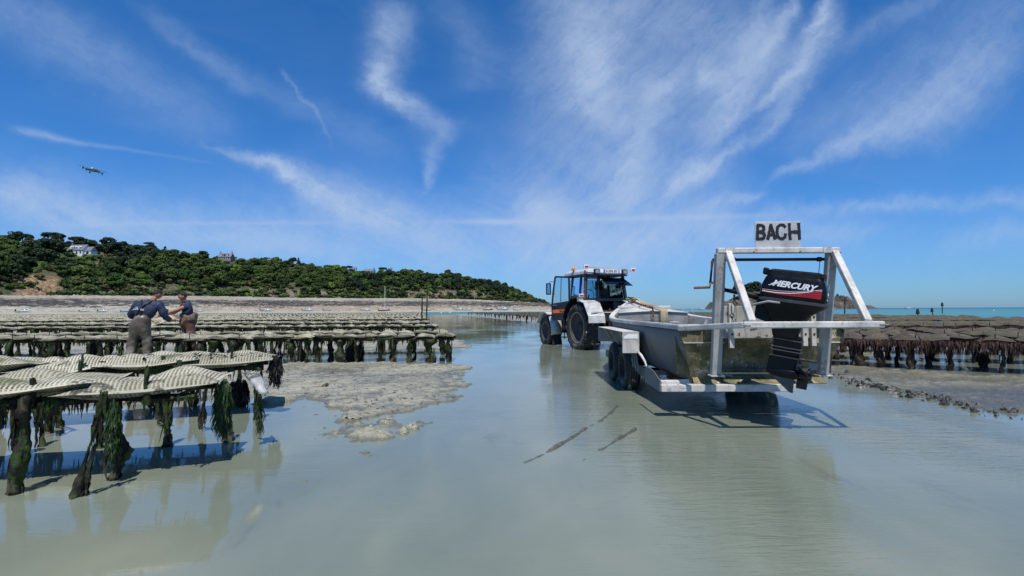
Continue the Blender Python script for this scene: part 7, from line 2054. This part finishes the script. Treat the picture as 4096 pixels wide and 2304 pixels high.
# shrubs and brambles: nobody could count them
b_v = []; 
def scatter_shrubs(n, seed, fn, scl):
    r = random.Random(seed); out = []
    while len(out) < n:
        px, t = fn(r)
        if bare(px, t) and r.random() < (.85 if px < 280 else .45): continue
        X, Y, Z = [float(q) for q in hill_point(np.array([px], float), np.array([t], float))]
        out.append((X, Y, Z, r.uniform(*scl), r.randrange(5)))
    return out
SH = scatter_shrubs(1900, 5, lambda r: (r.uniform(-300, 2170), r.random() ** 1.9 * .98), (.9, 1.9)) + scatter_shrubs(420, 8, lambda r: (r.uniform(1900, 2190), r.random() * .98), (.7, 1.4))
by_m = {}
for X, Y, Z, sc, k in SH:
    me = SHRUB[k]; n = len(me.vertices); co = np.zeros(n * 3, np.float32); me.vertices.foreach_get('co', co); co = co.reshape(-1, 3)
    a = random.uniform(0, 6.28); c, s_ = math.cos(a), math.sin(a)
    q = np.stack([co[:, 0] * c - co[:, 1] * s_, co[:, 0] * s_ + co[:, 1] * c, co[:, 2]], 1) * sc + np.array([X, Y, Z - .3])
    by_m.setdefault(me.materials[0].name, []).append(q)
for mn, L_ in by_m.items():
    V = np.concatenate(L_); nq = len(V) // 4
    me = bpy.data.meshes.new('scrub'); me.vertices.add(len(V)); me.vertices.foreach_set('co', V.astype(np.float32).ravel())
    me.loops.add(nq * 4); me.loops.foreach_set('vertex_index', np.arange(nq * 4, dtype=np.int32)); me.polygons.add(nq); me.polygons.foreach_set('loop_start', np.arange(0, nq * 4, 4, dtype=np.int32))
    me.update(calc_edges=True); me.materials.append(bpy.data.materials[mn])
    o = bpy.data.objects.new('scrub', me); COL.objects.link(o); tag(o, 'low scrub and brambles covering the slope of the headland', 'scrub', None, 'stuff')

# ------------------------------------------------------------------ houses
SLATE = simple('slate_roof', (.16, .175, .20), .5, 0, .2, 1.5); WALLW = simple('white_render', (.72, .70, .66), .8, 0, .08, 1); STONE = simple('granite_wall', (.24, .21, .175), .9, 0, .35, 2)
def house(px, py, Y, L, D, H, RH, wallm, label, rz=0, dorm=3, wins=4, annex=None, chim=(-1,)):
    P_ = AT(px, py, Y)
    t = thing('house', label, 'house', (P_.x, P_.y, P_.z), (0, 0, rz))
    b = MB(); b.box((0, 0, H / 2 - 2), (L, D, H + 4)); w = b.build('wall', wallm, t)
    for sx in (-1, 1):
        b = MB(); b.prism([(sx * L / 2, -D / 2, H), (sx * L / 2, D / 2, H), (sx * L / 2, 0, H + RH - .1)], (-sx * .3, 0, 0)); b.build('gable', wallm, w)
    b = MB(); b.prism([(-L / 2 - .3, -D / 2 - .35, H - .15), (-L / 2 - .3, 0, H + RH), (-L / 2 - .3, D / 2 + .35, H - .15), (-L / 2 - .3, D / 2 + .35, H - .4), (-L / 2 - .3, 0, H + RH - .3), (-L / 2 - .3, -D / 2 - .35, H - .4)], (L + .6, 0, 0)); rf = b.build('roof', SLATE, t)
    for c in chim:
        b = MB(); b.box((c * (L / 2 - .5), 0, H + RH + .3), (.9, .8, 2.0)); b.build('chimney', STONE, rf)
    for k in range(dorm):
        x = -L / 2 + L * (k + 1) / (dorm + 1); z = H + RH * .38
        b = MB(); b.box((x, -D / 2 * .80, z), (1.5, 1.6, 1.6)); b.prism([(x - .9, -D / 2 * .8 - .95, z + .8), (x + .9, -D / 2 * .8 - .95, z + .8), (x, -D / 2 * .8 - .95, z + 1.4)], (0, 2.2, 0)); dm = b.build('dormer', SLATE if wallm is STONE else WALLW, rf)
        b = MB(); b.box((x, -D / 2 * .8 - .82, z), (.9, .08, 1.1)); b.build('window', CAN if k % 2 else HW, dm)
    for k in range(wins):
        x = -L / 2 + L * (k + .5) / wins
        f = MB(); f.box((x, -D / 2 - .03, H * .48), (1.7, .08, 2.0)); fr_ = f.build('window', HW, t)
        b = MB(); b.box((x, -D / 2 - .09, H * .48), (1.3, .06, 1.6)); b.build('pane', CAN, fr_)
    if annex:
        ax, aL, aH = annex
        b = MB(); b.box((ax, .5, aH / 2 - 2), (aL, D * .7, aH + 4)); an = b.build('annex', wallm, t)
        b = MB(); b.prism([(ax - aL / 2 - .2, -D * .35 + .2, aH - .1), (ax - aL / 2 - .2, .5, aH + RH * .75), (ax - aL / 2 - .2, D * .35 + .8, aH - .1)], (aL + .4, 0, 0)); b.build('annex_roof', SLATE, an)
        b = MB(); b.box((ax, -D * .35 + .42, aH * .45), (aL * .4, .1, 1.8)); b.build('window', CAN, an)
    return t
hy = lambda px, py: float(hill_point(np.array([px], float), np.array([HS[(px, py)]], float))[1][0])
house(318, 1020, hy(335, 1020), 13.5, 8, 3.4, 4.6, WALLW, 'white house with slate roof and dormers on the wooded hill', -.12, 3, 4, (9.2, 5.5, 2.8), (-1,))
house(905, 1041, hy(905, 1043), 11.5, 7.5, 3.0, 3.8, STONE, 'granite house with slate roof and a chimney at each end among the trees', .05, 3, 3, None, (-1, 1))
house(1412, 1084, hy(1412, 1084), 7, 6, 2.4, 2.2, WALLW, 'left of the small pale bungalows near the top of the headland', .2, 0, 2, None, ())
house(1478, 1092, hy(1478, 1092), 11, 6, 2.2, 2.4, WALLW, 'long low bungalow with a pale roof on the headland top', -.1, 0, 3, None, (1,))
house(1560, 1084, hy(1560, 1084), 4, 4, 2.4, 1.6, WALLW, 'tiny white gabled building between pines right of the bungalows', .1, 0, 1, None, ())

# evergreen mound on the islet
for px, py, sc, lb in ((2975, 1172, 3.2, 'dark wind-cut tree clump on top of the islet'), (3010, 1168, 3.4, 'larger dark tree clump at the islet summit'), (3045, 1172, 2.8, 'low dark tree clump right of the islet summit')):
    P_ = AT(px, py, 885); o = link_mesh('tree_clump', CR['dark'][0], None, (P_.x, P_.y, P_.z - 5), (0, 0, px), (sc * 1.4, sc, sc)); tag(o, lb, 'tree', 'trees on the rocky islet')
